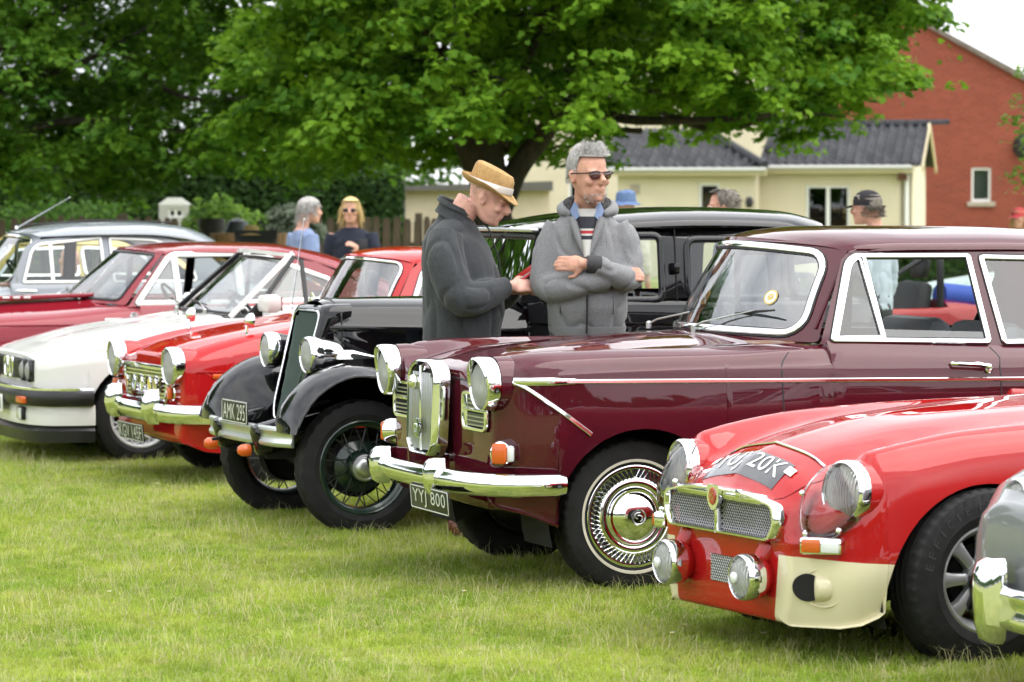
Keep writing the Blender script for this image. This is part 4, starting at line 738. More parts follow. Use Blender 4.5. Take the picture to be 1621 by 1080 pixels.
# ================================================================== maroon saloon
P_MAROON = paint('maroon_paint', (.07, .006, .013)); M['maroon'] = P_MAROON
def build_wolseley():
    c = car('maroon_saloon', 'glossy maroon saloon with tall chrome grille and thin whitewall tyres, nearest saloon', (.26, 15.05), 20)
    T = [(.60, .45), (.72, .47)]
    def tub(x, zb_, wb, ws, wl, zs=.20): return (x, [(0, .40), (.30, .40), (.66, .40), (.725, .42), (.735, zb_-.03), (wb-.02, zb_+.008), (wb, zb_), (ws, .90), (ws+.008, .62), (wl, zs), (wl-.03, zs-.004), (0, zs-.004)])
    def full(x, zc, z1, y2, z2, y3, z3, y4, z4, y5, z5, ys, zs, yw, yl, zl): return (x, [(0, zc), (.24, z1), (y2, z2), (y3, z3), (y4, z4), (y5, z5), ((y5+ys)/2+.012, (z5+zs)/2), (ys, zs), (yw, .62), (yl, zl), (yl-.03, zl-.004), (0, zl-.004)])
    st = [full(.575, .925, .92, .37, .885, .48, .90, .60, .955, .675, .915, .70, .85, .70, .67, .37), full(.548, .94, .935, .38, .90, .505, .918, .64, .985, .735, .94, .762, .86, .765, .73, .365),
          full(.49, .957, .949, .39, .914, .52, .93, .66, .998, .77, .957, .80, .86, .803, .768, .35),
          full(.33, .995, .985, .42, .955, .54, .965, .68, 1.01, .79, .975, .835, .88, .84, .80, .29),
          full(.0, 1.03, 1.022, .45, .995, .56, .995, .70, 1.015, .80, .985, .85, .89, .862, .82, .24),
          full(-.40, 1.056, 1.048, .48, 1.022, .58, 1.014, .70, 1.015, .80, .99, .858, .895, .872, .825, .22),
          full(-.72, 1.066, 1.058, .5, 1.04, .60, 1.03, .70, 1.022, .79, 1.005, .864, .895, .876, .825, .20),
          full(-.87, 1.066, 1.058, .5, 1.042, .60, 1.03, .70, 1.022, .775, 1.012, .866, .895, .876, .825, .20),
          tub(-.875, 1.025, .79, .867, .826), tub(-1.66, 1.008, .79, .868, .826), tub(-2.5, .995, .79, .862, .82), tub(-2.90, .99, .79, .85, .80),
          full(-2.905, 1.0, .998, .5, .995, .60, .992, .70, .985, .78, .96, .85, .88, .86, .80, .24),
          full(-3.4, .95, .948, .5, .945, .60, .955, .70, .985, .77, .94, .82, .86, .83, .77, .27),
          full(-3.72, .88, .878, .5, .875, .60, .89, .70, .97, .75, .92, .78, .84, .79, .74, .34)]
    B = Loft(st, [(0, .315, .372), (-2.79, .315, .372)], mid=5, nose=(.62, FACE), tail=(.6, [(-a, b) for a, b in FACE]))
    body = B.mesh().build('body', P_MAROON, c, 50)
    wells(c, (0, -2.79), .80, .372, .315); under(c, -3.5, .12, .60, .22, .36)
    # front valance below the bumper
    for x in (0, -2.79):
        for s in (1, -1): wheel(c, x, s*.675, .325, .175, .205, 'wol')
    # side trim strip with the arrow at its nose
    zs = lambda x: .892+(x-.55)*.012 if x > -9 else 0
    xs = list(np.linspace(.50, -3.6, 60))
    for s in (1, -1):
        MB().sweep([(x, s*(B.y_at(x, zs(x))-.002), zs(x)) for x in xs], (0, s, 0), RECT(.008, .0085)).build('side_trim', 'chrome', c)
        pts = [(.548, zs(.5)-.004), (.50, .862), (.36, .762), (.235, .668)]
        MB().sweep([(x, s*(B.y_at(x, z)-.002), z) for x, z in resample(pts, 16)], (0, s, 0), RECT(.010, .0085)).build('side_trim', 'chrome', c)
        xa = list(np.linspace(.545, .30, 14)); MB().sweep([(x, s*(B.y_at(x, zs(.5))-.002), zs(.5)-.002) for x in xa], (0, s, 0), RECT(.010, .016), scale=[1]*9+[.9, .8, .75, .7, .65]).build('trim_arrow', 'chrome', c)
        for x0, zt, zl in ((-.63, .995, .25), (-1.665, 1.0, .25)):
            pts = [(x0-.055 if x0 > -1 else x0+.015, zt), (x0-.012, .955), (x0, .91), (x0-.003, .7), (x0, .45), (x0, zl)]
            MB().sweep([(x, s*(B.y_at(x, z)+.0005), z) for x, z in resample(cr(pts, 6), 30)], (0, s, 0), RECT(.0015, .0028)).build('door_gap', 'blackrub', c)
        # door handle
        zh = .925; hy = B.y_at(-1.5, zh)
        o = MB().tube([(-1.43, s*(hy+.004), zh+.012), (-1.45, s*(hy+.03), zh+.012), (-1.55, s*(hy+.034), zh+.006), (-1.60, s*(hy+.03), zh-.002), (-1.615, s*(hy+.012), zh-.012), (-1.612, s*(hy+.004), zh-.03)], [.007, .009, .010, .012, .013, .009], 8, flat=1.1).build('door_handle', 'chrome', c)
        MB().lathe([(.016, 0), (.016, .02), (.01, .026), (0, .026)], 16, (-1.605, s*(hy-.002), zh-.016), (0, s, 0)).build('push_button', 'chrome', o)
    # bonnet shut lines
    for s in (1, -1):
        pts = [(.57, .49), (.45, .53), (.2, .56), (-.2, .58), (-.52, .6)]
        MB().sweep([(x, s*y, B.z_at(x, y)+.0005) for x, y in resample(cr(pts, 6), 30)], (0, 0, 1), RECT(.0012, .0022)).build('bonnet_gap', 'blackrub', c)
    line(c, [(.598, -.52, .868), (.602, -.3, .875), (.603, 0, .88), (.602, .3, .875), (.598, .52, .868)], 'bonnet_gap', .004, .002, (1, 0, 0))
    # grille: chrome shell with a crowned top, vertical bars, badge
    def arc(w_, zt, zb, r=.09): return [( y, z) for y, z in rnd([(-w_, zb+.05), (-w_+.05, zb), (w_-.05, zb), (w_, zb+.05), (w_+.012, zt-.02), (w_*.5, zt+.028), (-w_*.5, zt+.028), (-w_-.012, zt-.02)], [.01, .03, .03, .01, .09, .1, .1, .09], 6)]
    o1 = arc(.178, .925, .535); rows = []
    for dx, k in ((.02, 1.0), (.06, 1.0), (.085, .985), (.093, .955), (.094, .92), (.088, .88), (.06, .86)):
        rows.append([(.612+dx+(z-.72)*-.03, y*k, .725+(z-.725)*(1-(1-k)*.6)) for y, z in o1])
    g = MB().grid(rows, False, True).build('radiator_grille', 'chrome', c)
    MB().box((.667, 0, .725), (.01, .29, .37)).build('backing', 'dark', g)
    for k in range(13):
        y = -.132+.264*k/12
        MB().box((.687, y, .728), (.022, .0085, .335 if abs(y) < .12 else .30), bev=.002).build('bar', 'dull', g)
    MB().box((.692, 0, .74), (.026, .014, .37), bev=.004).build('centre_bar', 'chrome', g)
    MB().lathe([(.03, -.01), (.034, .012), (.028, .026), (.012, .034), (0, .034)], 8, (.707, -.035, .852), (1, 0, 0)).build('grille_knob', 'chrome', g)
    o = MB().lathe([(.036, 0), (.038, .01), (.03, .012)], 24, (.717, .025, .655), (1, 0, 0), sy=1.15).build('badge', 'chrome', g)
    MB().lathe([(.034, .0125), (0, .014)], 24, (.717, .025, .655), (1, 0, 0), sy=1.15).build('enamel', 'greenenamel', o)
    for k in (-1, 0, 1): MB().tube([(.7315, .025+k*.012+.006*math.cos(t), .655+.019*math.sin(t)) for t in np.linspace(0, 2*PI, 17)[:-1]], .0011, 5, True).build('badge_ring', 'chrome', o)
    # side grilles, two stacked louvre panels each
    for s in (1, -1):
        q = rrect(.325, .615, .675, .825, .03, .03, 3); fr = MB().sweep([(.61, s*y, z) for y, z in q], (1, 0, 0), RECT(.014, .008), True).build('side_grille', 'chrome', c)
        MB().box((.606, s*.47, .75), (.006, .275, .14)).build('backing', 'dark', fr)
        MB().box((.614, s*.35, .75), (.012, .05, .145), bev=.004).build('plate', 'chrome', fr)
        MB().box((.616, s*.47, .755), (.014, .28, .014), bev=.004).build('divider', 'chrome', fr)
        for k in range(6):
            z = .692+.018*k+(.018 if k > 2 else 0); MB().box((.613, s*.49, z), (.012, .23, .006)).build('slat', 'dull', fr)
            for j in range(12): MB().box((.613, s*(.385+.0195*j), z+.008), (.009, .0045, .012)).build('louvre_bar', 'dull', fr) if s > 0 else None
    # lamps
    for s in (1, -1):
        headlight(c, (.645, s*.652, .874), .102, (1, .05*s, 0), peak=.028, rim=.014)
        MB().lathe([(.112, -.16), (.118, -.08), (.116, -.03)], 40, (.635, s*.652, .874), (1, 0.05*s, 0)).build('headlight_nacelle', P_MAROON, c)
        x, y, z = .592, s*.748, .59
        mt = Matrix.Translation((x, y, z)) @ Matrix.Rotation(s*.85, 4, 'Z')
        i = MB().add([mt @ Vector(p) for p in []], []).lathe([(.05, -.05), (.052, .0), (.047, .02), (.04, .024)], 24, (0, 0, 0), (1, 0, 0), sy=1.1).xf(mt).build('indicator', 'chrome', c)
        MB().box((.02, -.004*s, 0), (.04, .066, .088), bev=.014).xf(mt).build('amber_lens', 'orange', i)
        MB().box((.012, s*.042, .0), (.03, .03, .07), bev=.012).xf(mt).build('clear_lens', 'wlens', i)
    # bumper: two-piece section wrapped round the corners, overriders, number plate
    path = cr([(.36, -.875, .46), (.46, -.868, .46), (.60, -.82, .46), (.70, -.66, .46), (.75, -.36, .46), (.76, 0, .46), (.75, .36, .46), (.70, .66, .46), (.60, .82, .46), (.46, .868, .46), (.36, .875, .46)], 6)
    cen = Vector((-.2, 0, .475)); nr = lambda p: (Vector((p.x+.35, p.y, 0)).normalized())
    prof = [(.0, -.048), (.01, -.05), (.024, -.04), (.034, -.018), (.036, .0), (.033, .018), (.022, .036), (.01, .046), (.0, .044)]
    o = MB().sweep(path, nr, prof, scale=[min(1, .8+.2*min(i, len(path)-1-i)/2) for i in range(len(path))]).build('bumper', 'chrome', c, 60)
    for s in (1, -1):
        rows = []
        for z, d, h in ((.385, .015, .03), (.40, .04, .042), (.44, .054, .048), (.50, .056, .047), (.53, .045, .043), (.546, .025, .038), (.55, .0, .034)):
            rows.append([(.76+(-.03 if k in (0, 6) else d*(1-.25*abs(k-3)/3)), s*.375+h*(k-3)/3, z) for k in range(7)])
        MB().grid(rows).build('overrider', 'chrome', c, 60)
        for t in (.55,): MB().lathe([(.012, 0), (.012, .006), (0, .012)], 12, (.47, s*.908, .465), (.3, s, 0)).build('bumper_bolt', 'chrome', c)
    plate(c, 'YYJ 800', (.785, .37, .372), .50, .105, .08, 0, tw=.86, th=.72)
    MB().box((.56, .0, .40), (.10, 1.2, .12), bev=.03).build('valance', P_MAROON, c)
    # greenhouse
    fn = srf((-.575, .255, .69, 1.058, .012), (-.80, .22, .585, 1.462, .04), .012)
    screen(c, fn, fw=.0145, fh=.012, ru=.13, rv=.24, body=P_MAROON)
    yf = lambda x, z: .785-(z-1.02)*.34
    out_ = [(-.845, 1.025), (-1.00, 1.385), (-1.05, 1.425), (-1.6, 1.43), (-2.5, 1.40), (-2.62, 1.36), (-2.92, 1.0), (-1.68, 1.01)]
    d1 = rnd([(-.905, 1.043), (-1.022, 1.372), (-1.065, 1.40), (-1.612, 1.398), (-1.652, 1.025)], [.008, .03, .03, .012, .012], 4)
    d2 = rnd([(-1.675, 1.392), (-2.38, 1.372), (-2.50, 1.30), (-2.40, 1.02), (-1.728, 1.02)], [.012, .06, .06, .03, .012], 4)
    for s in (1, -1): panel(lambda x, z: (x, s*yf(x, z), z), out_, [d1, d2], res=0).build('side_frame', P_MAROON, c)
    q1 = rnd([(-.925, 1.052), (-1.035, 1.36), (-1.068, 1.385), (-1.085, 1.385), (-1.138, 1.052)], [.008, .02, .015, .006, .006], 4)
    low = [(-1.150, 1.03), (-1.138, 1.085), (-1.63, 1.068), (-1.643, 1.03)]
    sideglass(c, yf, d1, fw=.0125, fh=.012, pane=low, name='door_window', m='glass')
    sideglass(c, yf, q1, fw=.007, fh=.012, name='quarter_light')
    MBq = MB()
    for s in (1, -1): MB().sweep([(-1.105, s*yf(0, 1.385), 1.392), (-1.150, s*yf(0, 1.03), 1.035)], (0, s, .3), RECT(.012, .008)).build('window_post', 'chrome', c)
    sideglass(c, yf, d2, fw=.0125, fh=.012, name='rear_door_window', m=M['glass'])
    roof_mesh(-.795, .24, -2.62, .10, [1.462, 1.503, 1.525, 1.525, 1.505, 1.44], [.60, .655, .665, .665, .65, .60], [.045, .085, .10, .10, .10, .05], up=[0, .07, .22, .5, .8, 1]).build('roof', P_MAROON, c)
    for s in (1, -1): MB().tube([(-.86, s*.70, 1.09), (-.96, s*.665, 1.27), (-1.025, s*.648, 1.395), (-1.08, s*.648, 1.43), (-1.7, s*.655, 1.432), (-2.5, s*.645, 1.40)], .007, 6).build('gutter', P_MAROON, c)
    fr = srf((-2.98, -.12, .62, 1.02, 0), (-2.62, -.10, .56, 1.42, .02)); screen(c, fr, name='rear_window', sgn=-1, body=P_MAROON, m='glass')
    # cabin
    MB().box((-.74, 0, 1.0), (.30, 1.3, .07), bev=.02).build('dashboard', 'dash', c); MB().box((-1.7, 0, .43), (1.7, 1.3, .04)).build('cabin_floor', 'dark', c)
    for y in (.36, -.36): seat(c, -1.62, y, .56, z=.42, hb=.56)
    seat(c, -2.45, 0, 1.2, z=.42, hb=.56); steering(c, (-1.02, -.37, 1.02), .205, m='seatgrey')
    # wipers, sticker, scuttle
    for p0, p1, p2 in (((-.535, -.40, 1.075), (-.66, -.03, 1.15), (-.675, .10, 1.165)), ((-.545, .10, 1.078), (-.70, .42, 1.155), (-.735, .55, 1.165))): wiper(c, p0, p1, p2)
    p = Vector(fn(.68, .42)); n = fnorm(fn, .68, .42); o = MB().lathe([(.036, 0), (0, .0005)], 24, p+n*.004, n).build('sticker', 'goldp', c)
    MB().lathe([(.029, .001), (.017, .0012)], 24, p+n*.004, n).build('sticker_ring', 'paper', o)
    for k in (-1, 0, 1): MB().tube([p+n*.006+Vector((0, k*.006, .008)), p+n*.006+Vector((0, k*.006, -.008))], .0015, 5).build('sticker_mark', 'paper', o)
    return c
# ================================================================== the other cars
def S(x, zc, ye, ze, yc, zk, ysh, zsh, ym, zm, yl, zl, zmid=None):
    """half section: bonnet centre, bonnet edge, wing crest, shoulder, widest point, sill"""
    zmid = zmid or (zc+ze)/2+.012
    return (x, [(0, zc), (ye*.55, zmid), (ye, ze), (yc, zk), (ysh, zsh), ((ysh+ym)/2+.01, (zsh+zm)/2+.01), (ym, zm), (ym+.004, zm*.7), (yl, zl), (yl-.03, zl-.004), (0, zl-.004)])
def TB(x, zb_, wb, ym, zm, yl, zl, zf=.34):
    return (x, [(0, zf), (wb*.85, zf), (wb-.06, zf+.03), (wb-.05, zb_-.03), (wb, zb_), ((wb+ym)/2+.01, (zb_+zm)/2+.01), (ym, zm), (ym+.004, zm*.7), (yl, zl), (yl-.03, zl-.004), (0, zl-.004)])
P_RED = paint('bright_red_paint', (.40, .012, .012)); P_RED2 = paint('post_office_red_paint', (.42, .010, .012)); P_COUPE = paint('crimson_paint', (.22, .012, .022))
P_WHITE = paint('white_paint', (.68, .68, .66)); P_BLACK = paint('black_paint', (.006, .006, .007)); P_GREY = paint('silver_grey_paint', (.20, .21, .215)); P_SLATE = paint('slate_grey_paint', (.25, .275, .30)); P_CREAM = paint('cream_paint', (.66, .60, .40))
P_YEL = paint('pale_yellow_paint', (.66, .50, .17)); P_TEAL = paint('pale_green_paint', (.36, .52, .46))
def two_tone():
    m = paint('red_and_cream_paint', (.40, .012, .012)); n = m.node_tree; l = n.links.new; b = n.nodes['Principled BSDF']
    src = b.inputs['Base Color'].links[0].from_socket; t = n.nodes.new('ShaderNodeTexCoord'); sp = n.nodes.new('ShaderNodeSeparateXYZ'); l(t.outputs['Object'], sp.inputs[0])
    def mth(op, a, c):
        q = n.nodes.new('ShaderNodeMath'); q.operation = op
        for i, s in ((0, a), (1, c)):
            if isinstance(s, (int, float)): q.inputs[i].default_value = s
            elif s is not None: l(s, q.inputs[i])
        return q.outputs[0]
    k = mth('MULTIPLY', mth('LESS_THAN', mth('ADD', sp.outputs[2], mth('MULTIPLY', sp.outputs[0], -.06)), .352), mth('GREATER_THAN', mth('ADD', mth('ABSOLUTE', sp.outputs[1], 0), mth('MULTIPLY', sp.outputs[2], -.12)), .335))
    k = mth('MULTIPLY', k, mth('GREATER_THAN', sp.outputs[0], .2))
    mx_ = n.nodes.new('ShaderNodeMixRGB'); l(k, mx_.inputs[0]); l(src, mx_.inputs[1]); mx_.inputs[2].default_value = (.70, .64, .44, 1); l(mx_.outputs[0], b.inputs['Base Color']); return m
def mesh_wire(par, q, x, pitch=.012, name='mesh', m='dull'):
    """woven wire in a polygon of (y,z) at x"""
    b = MB(); ys = [p[0] for p in q]; zs = [p[1] for p in q]; y0, y1, z0, z1 = min(ys), max(ys), min(zs), max(zs); r = .0017
    for sg in (1, -1):
        d = y0-(z1-z0)
        while d < y1+(z1-z0):
            pts = []
            for k in range(41):
                z = z0+(z1-z0)*k/40; y = d+sg*(z-z0)*.8+(0 if sg > 0 else (z1-z0)*.8)
                if inpoly(y, z, q): pts.append((x+sg*.001, y, z))
            if len(pts) > 1: b.tube([pts[0], pts[-1]], r, 4, caps=False)
            d += pitch
    return b.build(name, m, par)
M['rubbertext'] = mat('worn_rubber', (.035, .035, .036), .7)
def build_mg():
    c = car('red_sports_car', 'bright red sports car with cream front corners and mesh grille', (1.357, 12.652), 26)
    P = two_tone()
    st = [S(.622, .605, .36, .555, .42, .50, .455, .455, .47, .40, .43, .15), S(.602, .645, .38, .56, .45, .515, .49, .475, .51, .40, .46, .15), S(.572, .678, .395, .585, .47, .54, .535, .50, .565, .41, .51, .152),
          S(.53, .712, .41, .622, .50, .58, .60, .56, .64, .43, .59, .155), S(.475, .738, .42, .645, .53, .655, .64, .635, .685, .45, .64, .168),
          S(.42, .757, .43, .672, .58, .755, .665, .70, .705, .48, .665, .195), S(.36, .775, .435, .695, .59, .772, .68, .715, .72, .50, .685, .25), S(.30, .79, .44, .718, .60, .785, .69, .725, .73, .52, .69, .27),
          S(0, .848, .455, .79, .61, .828, .70, .77, .742, .55, .69, .2), S(-.6, .888, .47, .848, .62, .855, .71, .80, .755, .58, .70, .18), S(-1.0, .90, .48, .87, .625, .86, .715, .81, .757, .6, .70, .18), S(-1.06, .90, .48, .87, .625, .862, .715, .812, .757, .6, .70, .18),
          TB(-1.065, .862, .715, .757, .6, .70, .18), TB(-1.9, .84, .715, .757, .58, .70, .18), TB(-2.25, .84, .715, .757, .58, .70, .18), S(-2.26, .84, .5, .84, .62, .84, .71, .79, .75, .56, .69, .2), S(-2.7, .80, .5, .80, .62, .815, .70, .76, .74, .54, .67, .22), S(-3.02, .70, .48, .71, .6, .76, .68, .70, .71, .52, .64, .28)]
    B = Loft(st, [(0, .245, .40), (-2.31, .27, .37)], mid=4, nose=(.38, [(.01, .985), (.019, .955), (.024, .9), (.026, .5), (.026, 0)]), tail=(.5, [(-a, b) for a, b in FACE]), dx=.04)
    B.mesh().build('body', P, c, 50); wells(c, (0, -2.31), .70, .38, .27, .40); under(c, -2.8, .1, .5, .18, .34)
    for x in (0, -2.31):
        for s in (1, -1): wheel(c, x, s*.662, .322, .2, .19, 'mini')
    # raised lettering on the near front tyre wall
    for k, ch in enumerate('EFFICIENTGRIP'):
        th = R(78-9.2*k); cx, cz = -.0, .307; r_ = .268; d = Vector((math.sin(th), 0, math.cos(th))); rt = Vector((-d.z, 0, d.x)); rot = Matrix((rt, d, Vector((0, 1, 0)))).transposed(); text(ch, 'tyre_lettering', 'rubbertext', c, Vector((cx, .7645, cz))+d*r_, rot, .020 if ch != 'I' else .006, .032, .0005)
    # grille
    q = rnd([(-.395, .565), (-.20, .60), (.20, .60), (.395, .565), (.405, .50), (.37, .438), (-.37, .438), (-.405, .50)], [.03, .1, .1, .03, .02, .03, .03, .02], 5)
    X = lambda y: .674-.10*abs(y)**2.2
    rows = [[(X(y*k)+dx, y*k, .515+(z-.515)*kz) for y, z in q] for dx, k, kz in ((-.02, 1.02, 1.04), (.012, 1.02, 1.04), (.022, 1.0, 1.0), (.022, .975, .92), (.008, .955, .86), (-.02, .95, .85))]
    g = MB().grid(rows, False, True).build('radiator_grille', 'chrome', c)
    MB().box((.664, 0, .578), (.04, .62, .038), bev=.012).build('top_bar', 'chrome', g)
    q2 = [(y*.95, .515+(z-.515)*.85) for y, z in q]
    panel(lambda y, z: (X(y)-.018, y, z), q2, res=.06).build('backing', 'dark', g)
    mesh_wire(g, [(y, z) for y, z in q2], .664, .016, m='steel')
    MB().box((.674, 0, .51), (.03, .022, .15), bev=.006).build('centre_bar', 'chrome', g)
    o = MB().prism([(.686, y, z) for y, z in ((-.042, .612), (.042, .612), (.042, .555), (.025, .53), (0, .518), (-.025, .53), (-.042, .555))], (.014, 0, 0)).build('badge', 'chrome', g)
    MB().lathe([(.026, 0), (.024, .004), (0, .005)], 8, (.70, 0, .57), (1, 0, 0), sy=1.3).build('badge_enamel', 'redenamel', o); text('MG', 'lettering', 'goldp', o, (.705, 0, .57), FRONT(), .026, .028, .001)
    MB().box((.689, .17, .59), (.012, .035, .035), bev=.004).build('clip', 'chrome', g)
    # bonnet plate and strips follow the bonnet surface
    def onb(x, y, h=.003): return (x, y, B.z_at(x, abs(y))+h)
    def sheet(y0, y1, x0, x1, h, nm, m_, par, t=.002):
        a = [[onb(x0+(x1-x0)*i/8, y0+(y1-y0)*j/24, h) for j in range(25)] for i in range(9)]
        return MB().grid(a).build(nm, m_, par)
    pl = sheet(-.26, .25, .50, .60, .003, 'number_plate', 'gplate', c)
    t = text('YUJ 20K', 'lettering', 'platew', pl, (0, 0, 0), Matrix.Identity(3), .45, .082, 0, 1.02)
    for v in t.data.vertices:
        X_, Y_ = v.co.x, v.co.y; v.co = onb(.55-Y_, X_, .006)
    for s in (-1, 1): sheet(min(.24*s, .29*s), max(.24*s, .29*s), .515, .545, .006, 'plate_clip', 'platew', pl)
    MB().tube([onb(.43, y, .004) for y in np.linspace(-.34, .34, 25)], .007, 6, flat=.6).build('bonnet_strip', 'chrome', c)
    for s in (1, -1):
        MB().sweep([onb(x, s*y, .0005) for x, y in resample(cr([(.615, .30), (.58, .345), (.49, .395), (.3, .43), (0, .445), (-.5, .46), (-1.0, .47)], 6), 50)], (0, 0, 1), RECT(.001, .0022)).build('bonnet_gap', 'blackrub', c)
        # lamp, clear cover with its screws
        L_ = (.505, s*.592, .622); headlight(c, L_, .102, (1, .12*s, .05), rim=.012)
        MB().lathe([(.113, -.12), (.116, -.05), (.113, -.02)], 32, L_, (1, .12*s, .05)).build('headlight_nacelle', P_RED, c)
        q = []
        for k in range(36):
            t_ = 2*PI*k/36; q.append((math.cos(t_), math.sin(t_)))
        ctr = Vector((.548, s*.575, .61)); fw_ = Vector((.80, .45*s, .42)).normalized(); up = Vector((-.36, .32*s, .80)); up = (up-fw_*up.dot(fw_)).normalized(); sd_ = up.cross(fw_)
        rows = []
        for f, hgt in ((1, -.035), (.97, -.02), (.9, -.002), (.75, .016), (.5, .032), (.25, .038), (.0, .04)):
            rows.append([ctr+sd_*(a*f*(.128 if b > 0 else .128-.02*b*b))+up*(b*f*(.142 if b > 0 else .165))+fw_*hgt for a, b in q])
        cv = MB().grid(rows, False, True).build('headlight_cover', 'clear', c)
        MB().tube([Vector(p)+fw_*.001 for p in rows[0]], .004, 6, True).build('cover_rim', 'clear', cv)
        for k in (7, 20, 27, 33): MB().lathe([(.011, -.004), (.011, .008), (.005, .013), (0, .013)], 10, Vector(rows[1][k]), fw_).build('screw', 'chrome', cv)
        # indicator
        mt = Matrix.Translation((.585, s*.575, .437)) @ Matrix.Rotation(s*.75, 4, 'Z')
        i = MB().box((.0, 0, 0), (.05, .155, .062), bev=.012).xf(mt).build('indicator', 'chrome', c)
        MB().box((.022, -.034*s, 0), (.02, .068, .046), bev=.006).xf(mt).build('amber_lens', 'orange', i); MB().box((.022, .036*s, 0), (.02, .066, .046), bev=.006).xf(mt).build('clear_lens', 'wlens', i)
        # brake duct on the cream corner
        xd = next(x for x in np.arange(.62, .4, -.004) if B.y_at(x, .285) > .535); d0 = Vector((xd, s*.535, .285)); d = Vector((.80, .60*s, -.02)).normalized(); tg = Vector((-.60, .80*s, 0)).normalized(); b = MB(); rows = []
        for k, (u_, h_, r_) in enumerate(((-.005, .004, .052), (.01, .035, .05), (.03, .046, .047), (.055, .036, .04), (.078, .004, .022))): rows.append([d0+tg*u_+d*(h_*max(0, math.sin(t))-.006)+Vector((0, 0, 1))*(r_*math.cos(t)) for t in np.linspace(0, PI, 15)])
        b.grid(rows).build('brake_duct', 'cream', c); MB().lathe([(.058, -.03), (.057, .005), (0, .005)], 28, d0-tg*.028, d, sy=.86).build('duct_opening', 'dark', c)
        MB().tube([d0+tg*(.03+.082*math.cos(t))+d*.003+Vector((0, 0, .066*math.sin(t))) for t in np.linspace(-2.2, 2.2, 20)], .003, 6).build('duct_flange', 'cream', c)
        MB().tube([(.63, s*.29, .40), (.67, s*.29, .36)], [.045, .03], 14).build('spot_bracket', P_RED, c)
        headlight(c, (.735, s*.285, .305), .076, (1, 0, 0), bowl=.09, shell=P_RED, name='spot_lamp', rim=.008); MB().lathe([(.02, .028), (.021, .036), (.015, .042), (0, .044)], 14, (.741, s*.285, .305), (1, 0, 0)).build('lamp_shield', 'wlens', c)
    q = [(-.095, .352), (.095, .352), (.095, .255), (-.095, .255)]
    o = MB().box((.648, 0, .303), (.006, .19, .097)).build('lower_grille', 'dark', c); mesh_wire(o, q, .654, .016)
    # cockpit
    fn = srf((-1.02, .08, .62, .90, .03), (-1.30, .08, .54, 1.18, .02)); screen(c, fn, frame='chrome', fw=.01)
    for y in (.32, -.32): seat(c, -1.75, y, .46, 'seatblack', .3, .5)
    steering(c, (-1.28, -.33, .86), .19)
    return c
M['cream'] = P_CREAM
def fender(par, s, path, y0, yc, y1, di, do, m, name='front_wing', bead=True):
    """mudguard: path (x,z,fade) is the crest at yc; it falls away by di to the inside and do to the lip"""
    rows = []; pts = resample(cr(path, 8), 40); n = 14
    for i, (x, z, k) in enumerate(pts):
        a = Vector(pts[max(i-1, 0)][:2]); b = Vector(pts[min(i+1, len(pts)-1)][:2]); t = (b-a).normalized(); nx, nz = t.y, -t.x
        row = []
        for j in range(n+1):
            v = j/n; yy = y0+(y1-y0)*v; q = (yc-yy)/(yc-y0) if yy < yc else (yy-yc)/(y1-yc); h = -(di*q**1.8 if yy < yc else do*q**2.2)*k; row.append((x+nx*h, s*yy, z+nz*h))
        rows.append(row)
    o = MB().grid(rows).build(name, m, par, 60)
    if bead: MB().tube([r[-1] for r in rows], .008, 6).build('wing_bead', m, o)
    return o
